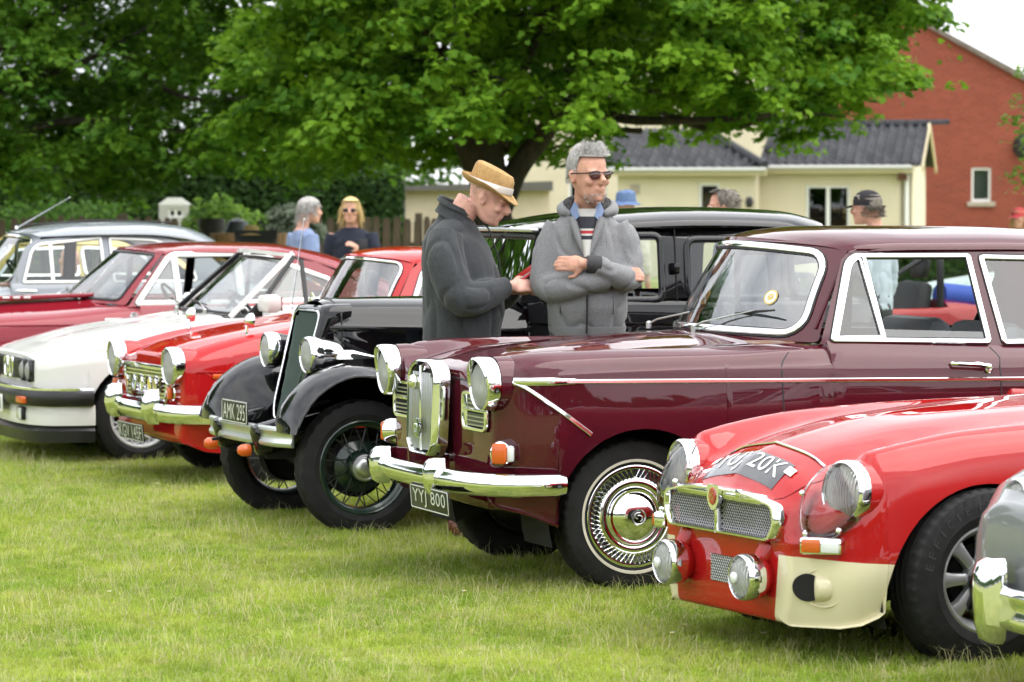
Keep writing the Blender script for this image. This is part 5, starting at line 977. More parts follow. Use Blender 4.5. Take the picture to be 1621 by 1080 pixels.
def build_black():
    c = car('black_vintage_saloon', 'black vintage saloon with tall slatted radiator, wire wheels and exposed headlamps', (-.98, 17.41), 23)
    P = P_BLACK
    def H(x, zt, w_, zs, wb, zbm): # bonnet section: rounded top, side with a moulding
        return (x, [(0, zt), (w_*.45, zt-.012), (w_*.8, zt-.05), (w_, zs), (w_+.012, zs-.012), (w_+.012, zs-.03), (w_+.002, zs-.04), (wb, (zs+zbm)/2), (wb, zbm)])
    B = Loft([H(.03, 1.13, .215, 1.015, .20, .56), H(-.02, 1.138, .235, 1.016, .22, .55), H(-.4, 1.146, .33, 1.008, .32, .5), H(-.92, 1.15, .49, 1.0, .49, .45), H(-.95, 1.15, .50, 1.0, .50, .45)], mid=3, dx=.08)
    B.mesh(0).build('bonnet', P, c, 35)
    # radiator shell, leaning back, and its slats
    def rad(k, dx): # outline in (y,z) at lean
        q = rnd([(-.19, 1.075), (.19, 1.075), (.155, .60), (.10, .53), (-.10, .53), (-.155, .60)], [.06, .06, .08, .03, .03, .08], 5)
        return [(.21+dx-(z-.53)*.27, y*k, .8+(z-.8)*(1+(k-1)*.6)) for y, z in q]
    g = MB().grid([[(p[0]-.0, p[1], p[2]) for p in rad(1.25, -.16)], rad(1.24, -.06), rad(1.18, -.012), rad(1.08, .004), rad(1.02, .0)], False, True).build('radiator_shell', P, c)
    MB().tube(rad(1.03, .004), .0065, 6, True).build('chrome_surround', 'chrome', g)
    MB().add(rad(1.0, -.03), [tuple(range(len(rad(1, 0))))]).build('core', 'dark', g)
    for k in range(21):
        y = -.172+.344*k/20; zt = 1.068-(.02 if abs(y) > .15 else 0); zb = .545 if abs(y) < .11 else .60+(abs(y)-.11)*5.5
        MB().tube([(.205-(zt-.53)*.27, y, zt), (.205-(zb-.53)*.27, y*.88, zb)], .0042, 5).build('slat', 'greenslat', g)
    MB().box((.03, 0, 1.135), (.05, .05, .02), bev=.008).tube([(.03, 0, 1.13), (.045, 0, 1.17)], [.012, .006], 8).build('radiator_cap', 'chrome', c)
    line(c, [(-.03, -.24, 1.0), (-.03, -.2, 1.09), (-.03, 0, 1.1425), (-.03, .2, 1.09), (-.03, .24, 1.0), (-.03, .235, .7)], 'bonnet_gap', .004, .003, (.1, .7, .7))
    # scuttle, doors and body below the windows
    def Wb(x, wb, zt, w2, zb): return (x, [(0, .42), (wb*.6, .42), (wb-.07, .44), (wb-.05, zt-.02), (wb-.02, zt+.005), (wb, zt-.02), (wb+.012, zt-.10), (wb+.012, zt-.115), (wb+.006, zt-.13), (w2, .75), (w2-.03, zb)])
    Bd = Loft([Wb(-.94, .50, 1.13, .52, .34), Wb(-1.1, .56, 1.125, .575, .33), Wb(-1.7, .605, 1.12, .625, .33), Wb(-2.3, .59, 1.115, .62, .33), Wb(-2.85, .50, 1.1, .55, .36), Wb(-3.02, .42, 1.09, .48, .40)], mid=5, tail=(.7, [(-.02, .97), (-.03, .9), (-.03, 0)]), dx=.1)
    Bd.mesh(0).build('body', P, c, 40)
    yf = lambda x, z: float(np.interp(x, [-3.0, -2.85, -2.3, -1.7, -1.1, -.9], [.41, .49, .58, .595, .55, .49]))-(z-1.12)*.10
    out_ = [(-.90, 1.115), (-1.0, 1.50), (-2.6, 1.50), (-2.9, 1.35), (-3.02, 1.10)]
    w1 = rnd([(-1.02, 1.13), (-1.065, 1.462), (-1.655, 1.462), (-1.655, 1.13)], [.03, .03, .05, .05], 5); w2 = rnd([(-1.80, 1.135), (-1.80, 1.44), (-2.28, 1.44), (-2.30, 1.135)], .06, 5); w3 = rnd([(-2.42, 1.14), (-2.42, 1.43), (-2.62, 1.42), (-2.70, 1.14)], .05, 5)
    for s in (1, -1): panel(lambda x, z: (x, s*yf(x, z), z), out_, [w1, w2, w3], res=.12).build('side_frame', P, c)
    for w_, nm in ((w1, 'door_window'), (w2, 'rear_door_window'), (w3, 'quarter_window')): sideglass(c, yf, w_, frame=P, fw=.016, fh=.012, name=nm)
    fn = srf((-.93, .02, .47, 1.135, 0), (-1.0, .02, .49, 1.475, .005)); screen(c, fn, m='glass', frame='black', fw=.012, ru=.08, rv=.08, body=P)
    roof_mesh(-.99, .03, -3.0, .22, [1.485, 1.535, 1.585, 1.605, 1.59, 1.53, 1.30], [.50, .53, .56, .575, .55, .48, .38], [.02, .05, .085, .095, .09, .08, .06], up=[0, .08, .25, .5, .75, .9, 1], nu=32, pw=2.4).build('roof', P, c)
    MB().box((-.985, 0, 1.487), (.05, 1.0, .02), bev=.008).build('visor', 'dull', c)
    for s in (1, -1):
        MB().tube([(-1.0, s*.50, 1.492), (-1.3, s*.545, 1.50), (-1.8, s*.56, 1.505), (-2.4, s*.53, 1.50), (-2.8, s*.45, 1.43)], .008, 6).build('gutter', P, c)
        for xx in (-1.0, -1.735, -2.36): MB().sweep([(xx, s*(yf(xx, z)+.001), z) for z in (1.12, 1.3, 1.49)], (0, s, 0), RECT(.002, .003)).build('door_gap', 'dark', c)
        for z in (1.29, .92): MB().box((-1.725, s*(yf(-1.725, z)+.02), z), (.035, .04, .06), bev=.01).build('hinge', P, c)
        MB().tube([(-1.15, s*.60, .98), (-1.15, s*.635, .98), (-1.25, s*.635, .975)], [.008, .01, .008], 8).build('door_handle', 'chrome', c)
    panel(lambda y, z: (-3.03+.1*(z-1.1), y, z), rnd([(-.22, 1.17), (.22, 1.17), (.2, 1.36), (-.2, 1.36)], .07, 5), res=0).build('rear_window', 'glass', c)
    # wings, running boards
    for s in (1, -1):
        fender(c, s, [(.425, .50, .5), (.42, .57, .8), (.394, .64, 1), (.345, .705, 1), (.285, .757, 1), (.19, .808, 1), (.086, .834, 1), (-.047, .822, 1), (-.16, .79, 1), (-.38, .67, 1), (-.62, .5, .8), (-.85, .375, .5), (-.98, .345, .2)], .25, .57, .765, .20, .055, P)
        fender(c, s, [(-2.05, .345, .3), (-2.1, .5, .8), (-2.2, .68, 1), (-2.4, .80, 1), (-2.6, .83, 1), (-2.8, .78, 1), (-2.98, .66, 1), (-3.1, .45, .8)], .42, .6, .77, .06, .05, P, 'rear_wing')
        MB().box((-1.52, s*.66, .335), (1.12, .22, .025), bev=.008).build('running_board', P, c)
        MB().box((.22, s*.30, .50), (.5, .10, .16), Matrix.Rotation(.25, 3, 'Y'), .03).build('wing_apron', P, c)
        # side light on the wing, drawn back to a point
        rows = []
        for x, w_, h_ in ((.085, .0, .0), (.075, .02, .025), (.05, .034, .045), (.0, .034, .045), (-.07, .022, .026), (-.15, .004, .005)): rows.append([(.03+x, s*.555+w_*math.cos(t), .855+h_*math.sin(t)) for t in np.linspace(0, PI, 9)])
        MB().grid(rows).build('side_lamp', 'chrome', c)
        headlight(c, (.175, s*.315, .865), .083, (1, .04*s, -.02), bowl=.17, shell='chrome' if s > 0 else P, rim=.012); MB().tube([(.10, s*.315, .80), (.06, s*.33, .70)], .014, 8).build('lamp_bracket', 'chrome', c)
        MB().tube([(.36, s*.26, .44), (.50, s*.25, .415)], .01, 6).build('indicator_stalk', 'black', c)
        MB().lathe([(.028, -.02), (.032, .0), (.029, .025), (.018, .042), (0, .048)], 20, (.49, s*.27, .395), (1, 0, 0)).build('indicator', 'orange', c)
    for x in (0, -2.6):
        for s in (1, -1): wheel(c, x, s*.585, .335, .125, .232, 'wire')
    MB().tube([(.0, -.5, .30), (.0, -.25, .26), (.0, .25, .26), (.0, .5, .30)], .022, 8).build('axle', 'dark', c); under(c, -2.9, .1, .4, .30, .44)
    for s in (1, -1): MB().box((-.2, s*.3, .40), (1.2, .05, .10), bev=.01).build('chassis_rail', 'dark', c); MB().box((.27, s*.27, .43), (.26, .04, .04), bev=.01).build('bumper_iron', 'dark', c)
    # two-rib bumper
    prof = [(.0, -.05), (.012, -.05), (.02, -.042), (.022, -.03), (.014, -.014), (.012, 0), (.014, .014), (.022, .03), (.02, .042), (.012, .05), (0, .05)]
    o = MB().sweep(cr([(.36, -.62, .475), (.41, -.5, .475), (.435, -.25, .475), (.44, 0, .475), (.435, .25, .475), (.41, .5, .475), (.36, .62, .475)], 5), lambda p: (1, p.y*.3, 0), prof).build('bumper', M['bumper_alu'], c, 30)
    for s in (1, -1): MB().box((.445, s*.27, .475), (.03, .03, .10), bev=.01).build('bumper_clip', 'dull', o)
    plate(c, 'AMK 295', (.462, .0, .572), .40, .115, 0, 0, tw=.86, th=.7)
    seat(c, -1.95, 0, .95, 'seatblack', .42, .5); seat(c, -2.7, 0, .8, 'seatblack', .42, .5); steering(c, (-1.22, -.25, 1.08), .2)
    wiper(c, (-1.01, .12, 1.49), (-.96, .0, 1.40), (-.94, -.07, 1.34)); wiper(c, (-1.0, -.3, 1.47), (-.96, -.38, 1.38), (-.94, -.43, 1.33))
    return c
M['bumper_alu'] = mat('bumper_metal', (.58, .60, .57), .34, .85, rvar=.08); M['greenslat'] = mat('green_slat', (.032, .06, .046), .35, .2)
def antenna(par, p0, p1, r=.003):
    o = MB().tube([p0, p1], [r*1.6, r*.7], 6).lathe([(.012, -.005), (.012, .012), (.006, .02), (0, .02)], 10, p0, (0, 0, 1)).build('aerial', 'chrome', par); MB().ell(p1, (.006, .006, .008), 8).build('aerial_tip', 'chrome', o)
def build_red():
    c = car('red_saloon', 'bright red two-door saloon with egg-crate grille covered in car badges', (-1.56, 20.25), 23)
    P = P_RED2
    st = [S(.60, .755, .44, .725, .56, .77, .645, .73, .685, .63, .64, .26), S(.50, .80, .45, .765, .57, .80, .67, .745, .705, .64, .67, .22), S(.2, .868, .47, .84, .59, .865, .695, .80, .73, .645, .69, .20), S(-.2, .935, .49, .91, .61, .91, .70, .845, .738, .65, .70, .19),
          S(-.55, .985, .5, .96, .62, .945, .70, .89, .74, .65, .70, .19), S(-.68, .995, .5, .97, .62, .955, .70, .905, .74, .65, .70, .19), TB(-.685, .965, .69, .74, .65, .70, .19), TB(-1.6, .965, .69, .74, .65, .70, .19), TB(-2.1, .97, .69, .735, .65, .69, .2), S(-2.11, .985, .5, .985, .6, .985, .69, .94, .73, .66, .69, .2), S(-2.6, .96, .5, .96, .6, 1.0, .68, .95, .71, .66, .66, .25), S(-2.95, .86, .48, .86, .58, .97, .65, .91, .68, .66, .63, .3)]
    B = Loft(st, [(0, .29, .335), (-2.3, .29, .335)], mid=4, nose=(.5, FACE), tail=(.6, [(-a, b) for a, b in FACE])); B.mesh().build('body', P, c, 50)
    wells(c, (0, -2.3), .70, .335, .29, .38); under(c, -2.8, .15, .5, .2, .36)
    for x in (0, -2.3):
        for s in (1, -1): wheel(c, x, s*.625, .295, .155, .175, 'disc')
    q = rnd([(-.44, .66), (.44, .66), (.36, .455), (-.36, .455)], .03, 4); g = MB().sweep([(.63, y, z) for y, z in q], (1, 0, 0), RECT(.014, .011), True).build('radiator_grille', 'chrome', c)
    MB().prism([(.622, y, z) for y, z in q], (.006, 0, 0)).build('backing', 'dark', g); MB().box((.643, 0, .668), (.02, .84, .032), bev=.006).build('top_rail', 'chrome', g)
    for k in range(8): z = .475+.0235*k; hw = .365+(z-.455)*.38; MB().box((.637, 0, z), (.02, 2*hw, .0075)).build('slat', 'chrome', g)
    for k in range(29): y = -.40+.8*k/28; zb = .46 if abs(y) < .36 else .46+(abs(y)-.36)*2.4; MB().box((.635, y, (zb+.652)/2), (.014, .008, .652-zb)).build('bar', 'chrome', g)
    for k, (y, mm, sy, r) in enumerate(((-.30, 'redenamel', 1.4, .03), (-.15, 'blueenamel', 1.5, .032), (.0, 'chrome', 1.5, .03), (.16, 'yellowenamel', 1.5, .034), (.27, 'goldp', 1.5, .03))):
        o = MB().lathe([(r, 0), (r*1.05, .008), (r*.8, .012), (r*.75, .01)], 20, (.66, y, .565), (1, 0, 0), sy=sy).build('car_badge', 'chrome', g); MB().lathe([(r*.78, .011), (0, .013)], 20, (.66, y, .565), (1, 0, 0), sy=sy).build('enamel', mm, o)
    for s in (1, -1):
        headlight(c, (.665, s*.565, .69), .1, (1, .05*s, 0), peak=.012, rim=.012); MB().lathe([(.102, -.14), (.108, -.08), (.106, -.04)], 32, (.655, s*.565, .69), (1, .05*s, 0)).build('headlight_nacelle', P, c)
        i = MB().lathe([(.04, -.03), (.042, .02), (.036, .026)], 16, (.63, s*.55, .535), (1, .1*s, 0), sy=1.1).build('indicator', 'chrome', c); MB().box((.665, s*.545, .535), (.03, .05, .075), bev=.012).build('amber_lens', 'orange', i)
        MB().sweep([(x, s*(B.y_at(x, .66)+.002), .66) for x in np.linspace(.55, -2.8, 40)], (0, s, 0), RECT(.004, .0035)).build('crease', P, c)
        MB().box((.42, s*(B.y_at(.42, .635)+.004), .635), (.085, .012, .026), bev=.006).build('repeater', 'orange', c)
        MB().sweep([(x, s*(B.y_at(x, z)+.0005), z) for x, z in resample(cr([(.50, .655), (.42, .6), (.38, .5), (.37, .4)], 5), 12)], (0, s, 0), RECT(.001, .002)).build('panel_gap', 'redlens', c)
        # wing mirror
        b = B.z_at(.20, .55); o = MB().tube([(.20, s*.55, b), (.20, s*.55, b+.05), (.19, s*.56, b+.075)], [.012, .008, .01], 8).build('wing_mirror', 'chrome', c); MB().lathe([(.045, 0), (.042, .02), (.02, .045), (0, .05)], 20, (.17, s*.56, b+.085), (1, 0, 0)).build('mirror_bowl', 'chrome', o)
        MB().sweep([(x, s*(B.y_at(x, z)+.0005), z) for x, z in ((-.70, .93), (-.70, .7), (-.68, .3))], (0, s, 0), RECT(.001, .0025)).build('door_gap', 'blackrub', c)
        MB().sweep([(x, s*B.z_at(x, .46)*0+s*.46, B.z_at(x, .46)+.001) for x in np.linspace(.6, -.5, 20)], (0, 0, 1), RECT(.001, .002)).build('bonnet_gap', 'blackrub', c)
    prof = [(.0, -.05), (.02, -.055), (.034, -.03), (.036, 0), (.032, .03), (.016, .05), (0, .045)]
    MB().sweep(cr([(.30, -.78, .415), (.45, -.77, .415), (.62, -.66, .415), (.70, -.35, .415), (.715, 0, .415), (.70, .35, .415), (.62, .66, .415), (.45, .77, .415), (.30, .78, .415)], 6), lambda p: (p.x+.3, p.y, 0), prof).build('bumper', 'chrome', c, 60)
    for s in (1, -1):
        rows = [[(.71+(-.02 if k in (0, 6) else d*(1-.3*abs(k-3)/3)), s*.375+h*(k-3)/3, z) for k in range(7)] for z, d, h in ((.35, .03, .04), (.38, .06, .05), (.44, .075, .052), (.50, .072, .05), (.535, .055, .045), (.55, .02, .035))]; MB().grid(rows).build('overrider', 'chrome', c, 60)
    plate(c, 'KGV 145F', (.735, .0, .285), .50, .105, .12, 0, tw=.88, th=.72); MB().box((.56, 0, .32), (.12, 1.1, .16), bev=.04).build('valance', P, c)
    fn = srf((-.50, .14, .62, 1.0, .02), (-.66, .16, .53, 1.305, .03), .01); screen(c, fn, frame='chrome', fw=.008, fh=.008, ru=.12, rv=.2, body=P)
    yf = lambda x, z: .69-(z-.97)*.36; out_ = [(-.63, .955), (-.80, 1.23), (-.86, 1.275), (-1.8, 1.28), (-1.95, 1.2), (-2.2, .965)]
    w1 = rnd([(-.76, .985), (-.87, 1.215), (-.92, 1.245), (-1.30, 1.25), (-1.31, .985)], [.01, .04, .04, .02, .02], 4); w2 = rnd([(-1.375, .985), (-1.365, 1.225), (-1.80, 1.235), (-1.92, 1.15), (-1.92, .99)], [.04, .06, .05, .06, .06], 5)
    for s in (1, -1): panel(lambda x, z: (x, s*yf(x, z), z), out_, [w1, w2], res=0).build('side_frame', P, c)
    sideglass(c, yf, w1, fw=.016, name='door_window'); sideglass(c, yf, w2, fw=.016, name='quarter_window')
    for s in (1, -1): MB().sweep([(-.965, s*yf(0, 1.24), 1.245), (-.985, s*yf(0, .985), .99)], (0, s, .3), RECT(.012, .008)).build('window_post', 'chrome', c)
    roof_mesh(-.655, .17, -2.02, .1, [1.305, 1.338, 1.36, 1.36, 1.33, 1.25], [.55, .59, .605, .605, .59, .55], [.04, .075, .09, .09, .08, .04], up=[0, .08, .25, .55, .85, 1]).build('roof', P, c)
    screen(c, srf((-2.38, -.1, .58, .99, 0), (-2.03, -.1, .52, 1.26, .02)), name='rear_window', sgn=-1, body=P, m='glass')
    for y in (.32, -.32): seat(c, -1.45, y, .46, 'seatblack', .36, .5)
    steering(c, (-.95, -.33, .95), .19); MB().box((-.62, 0, .95), (.22, 1.1, .05), bev=.02).build('dashboard', 'seatblack', c)
    for s in (1, -1): MB().box((-2.97, s*.6, .86), (.05, .1, .18), bev=.02).build('tail_lamp', 'chrome', c)
    antenna(c, (-.42, -.45, .98), (-.50, -.43, 1.52))
    return c
def build_bmw():
    c = car('white_convertible', 'white open-top convertible with twin headlamps and black bumper strip', (-2.59, 22.07), 20)
    P = P_WHITE
    st = [S(.625, .68, .50, .674, .61, .664, .672, .642, .695, .52, .66, .25, .679), S(.585, .70, .52, .693, .64, .682, .72, .652, .748, .53, .71, .22, .699), S(.42, .748, .57, .738, .68, .726, .762, .69, .79, .56, .76, .2), S(.1, .82, .58, .81, .68, .80, .77, .74, .815, .6, .785, .18), S(-.3, .87, .6, .86, .69, .85, .78, .79, .822, .62, .79, .18),
          S(-.55, .905, .6, .89, .69, .878, .78, .82, .822, .62, .79, .18), S(-.72, .905, .6, .89, .69, .885, .78, .83, .822, .62, .79, .18), TB(-.725, .888, .76, .822, .62, .79, .18), TB(-1.8, .90, .76, .822, .62, .79, .18), TB(-2.3, .91, .76, .815, .62, .78, .2), S(-2.31, .92, .6, .92, .68, .91, .76, .85, .81, .62, .78, .2), S(-2.9, .90, .6, .9, .68, .89, .74, .83, .785, .6, .74, .24), S(-3.2, .84, .58, .84, .66, .83, .71, .77, .74, .6, .7, .3)]
    B = Loft(st, [(0, .295, .335), (-2.57, .295, .335)], mid=4, nose=(.48, FACE), tail=(.6, [(-a, b) for a, b in FACE])); B.mesh().build('body', P, c, 50)
    wells(c, (0, -2.57), .78, .335, .295, .45); under(c, -3.1, .2, .6, .2, .34)
    for x in (0, -2.57):
        for s in (1, -1): wheel(c, x, s*.70, .30, .19, .195, 'cross')
    # nose panel with kidney grilles and four round lamps
    g = MB().box((.653, 0, .575), (.02, 1.30, .135), bev=.008).build('nose_panel', 'black', c)
    for k in range(7):
        for s in (1, -1): MB().box((.667, s*.31, .522+.0175*k), (.012, .36, .006)).build('slat', 'blackrub', g)
    for s in (1, -1):
        q = rnd([(s*.03, .515), (s*.115, .515), (s*.125, .63), (s*.035, .635)], .015, 3); MB().sweep([(.67, y, z) for y, z in q], (1, 0, 0), RECT(.012, .008), True).build('kidney_surround', 'chrome', g)
        for y in (.405, .575): headlight(c, (.662, s*y, .573), .065, (1, 0, 0), rim=.008, ring='black')
        # corner trim rubber
        MB().box((.672, s*.60, .395), (.14, .12, .045), Matrix.Rotation(s*.15, 3, 'Z'), .008).build('indicator', 'orange', c)
        o = MB().box((.70, s*.50, .305), (.03, .14, .085), bev=.012).build('fog_lamp', 'black', c); MB().box((.717, s*.50, .305), (.008, .12, .07), bev=.004).build('fog_lens', 'wlens', o)
    path = cr([(.32, -.845, .41), (.46, -.835, .41), (.62, -.76, .41), (.71, -.5, .41), (.735, 0, .41), (.71, .5, .41), (.62, .76, .41), (.46, .835, .41), (.32, .845, .41)], 6); nf = lambda p: (p.x+.25, p.y, 0)
    MB().sweep(path, nf, [(-.06, -.05), (.02, -.05), (.034, -.03), (.034, .03), (.02, .05), (-.06, .05)]).build('bumper', 'black', c)
    MB().sweep([(p[0], p[1], .462) for p in path], nf, RECT(.022, .013)).build('bumper_chrome', 'chrome', c)
    MB().sweep([(p[0]*.985-.01, p[1]*.985, .30) for p in path], nf, [(-.05, -.065), (.0, -.065), (.012, 0), (.006, .062), (-.05, .062)]).build('bumper_skirt', P, c)
    MB().sweep([(p[0]*.98-.005, p[1]*.985, .185) for p in path], nf, [(-.06, -.055), (-.02, -.055), (.018, -.02), (.012, .052), (-.06, .052)]).build('front_spoiler', 'black', c)
    plate(c, 'C418 TYO', (.776, 0, .355), .52, .11, 0, 0, 'platew', 'plate', .9, .72)
    fn = srf((-.50, .14, .66, .915, .015), (-.94, .1, .565, 1.29, .02), .01); screen(c, fn, m='dscreen', frame='black', fw=.006, fh=.004, ru=.08, rv=.1)
    for s in (1, -1):
        MB().sweep([(-.60, s*.70, .90), (-.80, s*.655, 1.08), (-1.0, s*.60, 1.262), (-1.05, s*.575, 1.295)], (-.1, s, .3), [(-.012, -.014), (.008, -.018), (.012, 0), (.008, .018), (-.012, .014)]).build('windscreen_pillar', P if s > 0 else 'black', c)
        yq = lambda x, z: .745-(z-.9)*.40
        q = [(-.78, .905), (-1.055, 1.235), (-1.10, 1.24), (-1.11, .91)]; panel(lambda x, z: (x, s*yq(x, z), z), q, res=0).build('side_window', 'glass', c)
        MB().sweep([(x, s*yq(x, z), z) for x, z in ((-1.10, .90), (-1.098, 1.25), (-1.05, 1.275), (-.74, .91))], (0, s, .3), RECT(.012, .014)).build('window_frame', 'black', c)
        MB().prism([(-.66, s*.77, .895), (-.79, s*.76, .90), (-.80, s*.74, 1.02)], (0, s*.02, 0)).build('mirror_sail', 'black', c)
        b = MB().box((-.81, s*.87, .985), (.11, .19, .115), Matrix.Rotation(s*.15, 3, 'Z'), .035).build('door_mirror', P, c); MB().box((-.755-.115, s*.87, .985), (.006, .16, .09)).build('mirror_glass', 'chrome', b)
        MB().sweep([(x, s*(B.y_at(x, z)+.0005), z) for x, z in ((-.60, .84), (-.60, .6), (-.58, .25))], (0, s, 0), RECT(.001, .0025)).build('door_gap', 'blackrub', c)
        MB().sweep([(x, s*(B.y_at(x, .70)+.002), .70+.02*(.3-x)) for x in np.linspace(.55, -3.0, 30)], (0, s, 0), RECT(.003, .004)).build('crease', P, c)
    MB().sweep([(-.925-.095*u*u, .57*u, 1.30-.02*u*u) for u in np.linspace(-1, 1, 15)], (-.3, 0, 1), [(-.012, -.025), (.012, -.03), (.018, 0), (.012, .03), (-.012, .025)]).build('screen_header', P, c)
    for y in (.34, -.34): seat(c, -1.55, y, .5, 'seatblack', .34, .52, True)
    seat(c, -2.2, 0, 1.1, 'seatblack', .34, .4); MB().box((-.70, 0, .87), (.24, 1.3, .06), bev=.02).build('dashboard', 'seatblack', c); steering(c, (-1.0, -.35, .88), .19)
    wiper(c, (-.50, .45, .93), (-.55, .12, .975), (-.56, -.12, .985)); wiper(c, (-.46, -.12, .93), (-.53, -.45, .975), (-.55, -.62, .985))
    for k, (u, v) in enumerate(((.78, .16), (.72, .28), (.86, .3))):
        p = Vector(fn(u, v)); n_ = fnorm(fn, u, v); MB().box(p-n_*.004, (.05, .06, .001), n_.to_track_quat('Z', 'X').to_matrix()).build('paper_permit', ('paper', 'yellowenamel', 'paper')[k], c)
    antenna(c, (-.30, .55, .885), (-.30, .55, 1.0)); MB().box((-2.55, 0, .955), (.55, 1.25, .12), bev=.05).build('folded_hood', 'black', c)
    return c
def build_coupe():
    c = car('crimson_coupe', 'crimson fastback coupe with white-edged side windows behind the white convertible', (-3.5, 24.4), 20)
    P = P_COUPE
    st = [S(.85, .72, .5, .72, .7, .74, .78, .70, .80, .6, .76, .3), S(.4, .905, .5, .86, .7, .825, .80, .78, .845, .62, .80, .22), S(-.1, .945, .5, .885, .72, .85, .82, .80, .862, .64, .81, .2), S(-.5, .95, .52, .905, .72, .885, .82, .83, .868, .65, .81, .2), S(-.66, .95, .52, .91, .72, .895, .82, .84, .868, .65, .81, .2),
          TB(-.665, .90, .785, .87, .66, .81, .2), TB(-1.9, .905, .785, .87, .66, .81, .2), TB(-2.3, .93, .785, .87, .66, .81, .2), S(-2.31, .96, .5, .95, .7, .93, .80, .86, .86, .66, .80, .2), S(-3.4, .90, .5, .9, .68, .88, .76, .82, .80, .62, .74, .28)]
    B = Loft(st, [(0, .3, .36), (-2.7, .3, .36)], mid=4, nose=(.55, FACE), tail=(.6, [(-a, b) for a, b in FACE])); B.mesh().build('body', P, c, 50); wells(c, (0, -2.7), .80, .36, .3); under(c, -3.2, .7, .6, .18, .36)
    for x in (0, -2.7):
        for s in (1, -1): wheel(c, x, s*.72, .32, .19, .19, 'disc')
    MB().box((-.1, .30, .955), (.75, .16, .03), Matrix.Rotation(.03, 3, 'Y'), .012).build('bonnet_scoop', P, c); MB().box((.28, .30, .952), (.03, .13, .02)).build('scoop_mouth', 'dark', c)
    for k in range(3): MB().box((.20-.075*k, .384, .952), (.05, .006, .016), bev=.002).build('scoop_badge', 'silver', c)
    for s in (1, -1):
        o = MB().box((-.48, s*(B.y_at(-.48, .80)+.004), .80), (.16, .008, .03), bev=.003).build('name_badge', 'silver', c); MB().lathe([(.03, 0), (.03, .006), (0, .01)], 12, (-.61, s*(B.y_at(-.61, .82)), .825), (0, s, 0)).build('crest', 'chrome', c)
        MB().sweep([(x, s*(B.y_at(x, z)+.0005), z) for x, z in ((-.40, .875), (-.39, .75), (-.38, .5), (-.38, .25))], (0, s, 0), RECT(.001, .004)).build('door_gap', 'blackrub', c)
        MB().sweep([(x, s*(B.y_at(x, .77)+.003), .77) for x in np.linspace(.7, -.36, 20)], (0, s, 0), RECT(.003, .006)).build('crease', P, c)
    fn = srf((-.30, .26, .66, .935, .02), (-.72, .14, .585, 1.285, .02), .01); screen(c, fn, m='dscreen', frame='black', fw=.008, fh=.006, ru=.06, rv=.08, body=P)
    yf = lambda x, z: .775-(z-.90)*.42; out_ = [(-.58, .89), (-.88, 1.25), (-.93, 1.28), (-1.5, 1.29), (-2.0, 1.19), (-2.55, .93)]
    w1 = rnd([(-.65, .912), (-.90, 1.225), (-.945, 1.25), (-1.40, 1.255), (-1.40, .912)], [.01, .03, .03, .01, .01], 3); w2 = rnd([(-1.42, .912), (-1.42, 1.255), (-1.6, 1.24), (-2.10, 1.06), (-2.05, .93)], [.01, .01, .05, .05, .05], 4)
    for s in (1, -1): panel(lambda x, z: (x, s*yf(x, z), z), out_, [w1, w2], res=0).build('side_frame', P, c)
    sideglass(c, yf, w1, fw=.02, fh=.012, name='door_window', frame='silver', pane=[(-.67, .915), (-.91, 1.22), (-.945, 1.225), (-.945, .915)]); sideglass(c, yf, w2, fw=.016, fh=.01, name='quarter_window', frame='silver')
    for s in (1, -1): MB().sweep([(-.945, s*yf(0, 1.24), 1.245), (-.955, s*yf(0, .91), .915)], (0, s, .3), RECT(.012, .022)).build('window_post', 'silver', c); MB().ell((-.99, s*.88, .95), (.05, .045, .045), 12).tube([(-.95, s*.80, .90), (-.98, s*.86, .94)], .01, 6).build('door_mirror', 'chrome', c)
    roof_mesh(-.71, .15, -2.85, .05, [1.285, 1.312, 1.335, 1.33, 1.27, 1.14, .95], [.60, .63, .645, .64, .64, .66, .70], [.03, .05, .07, .08, .12, .16, .06], up=[0, .07, .22, .45, .65, .82, 1], nu=34).build('roof', P, c)
    for y in (.34, -.34): seat(c, -1.6, y, .5, 'seatblack', .34, .5, True)
    steering(c, (-1.05, .36, .88), .19); MB().box((-.62, 0, .885), (.3, 1.3, .05), bev=.02).build('dashboard', 'seatblack', c)
    wiper(c, (-.33, .35, .955), (-.42, .12, .99), (-.44, -.03, 1.0)); wiper(c, (-.29, -.15, .955), (-.40, -.35, .99), (-.43, -.48, 1.0))
    return c
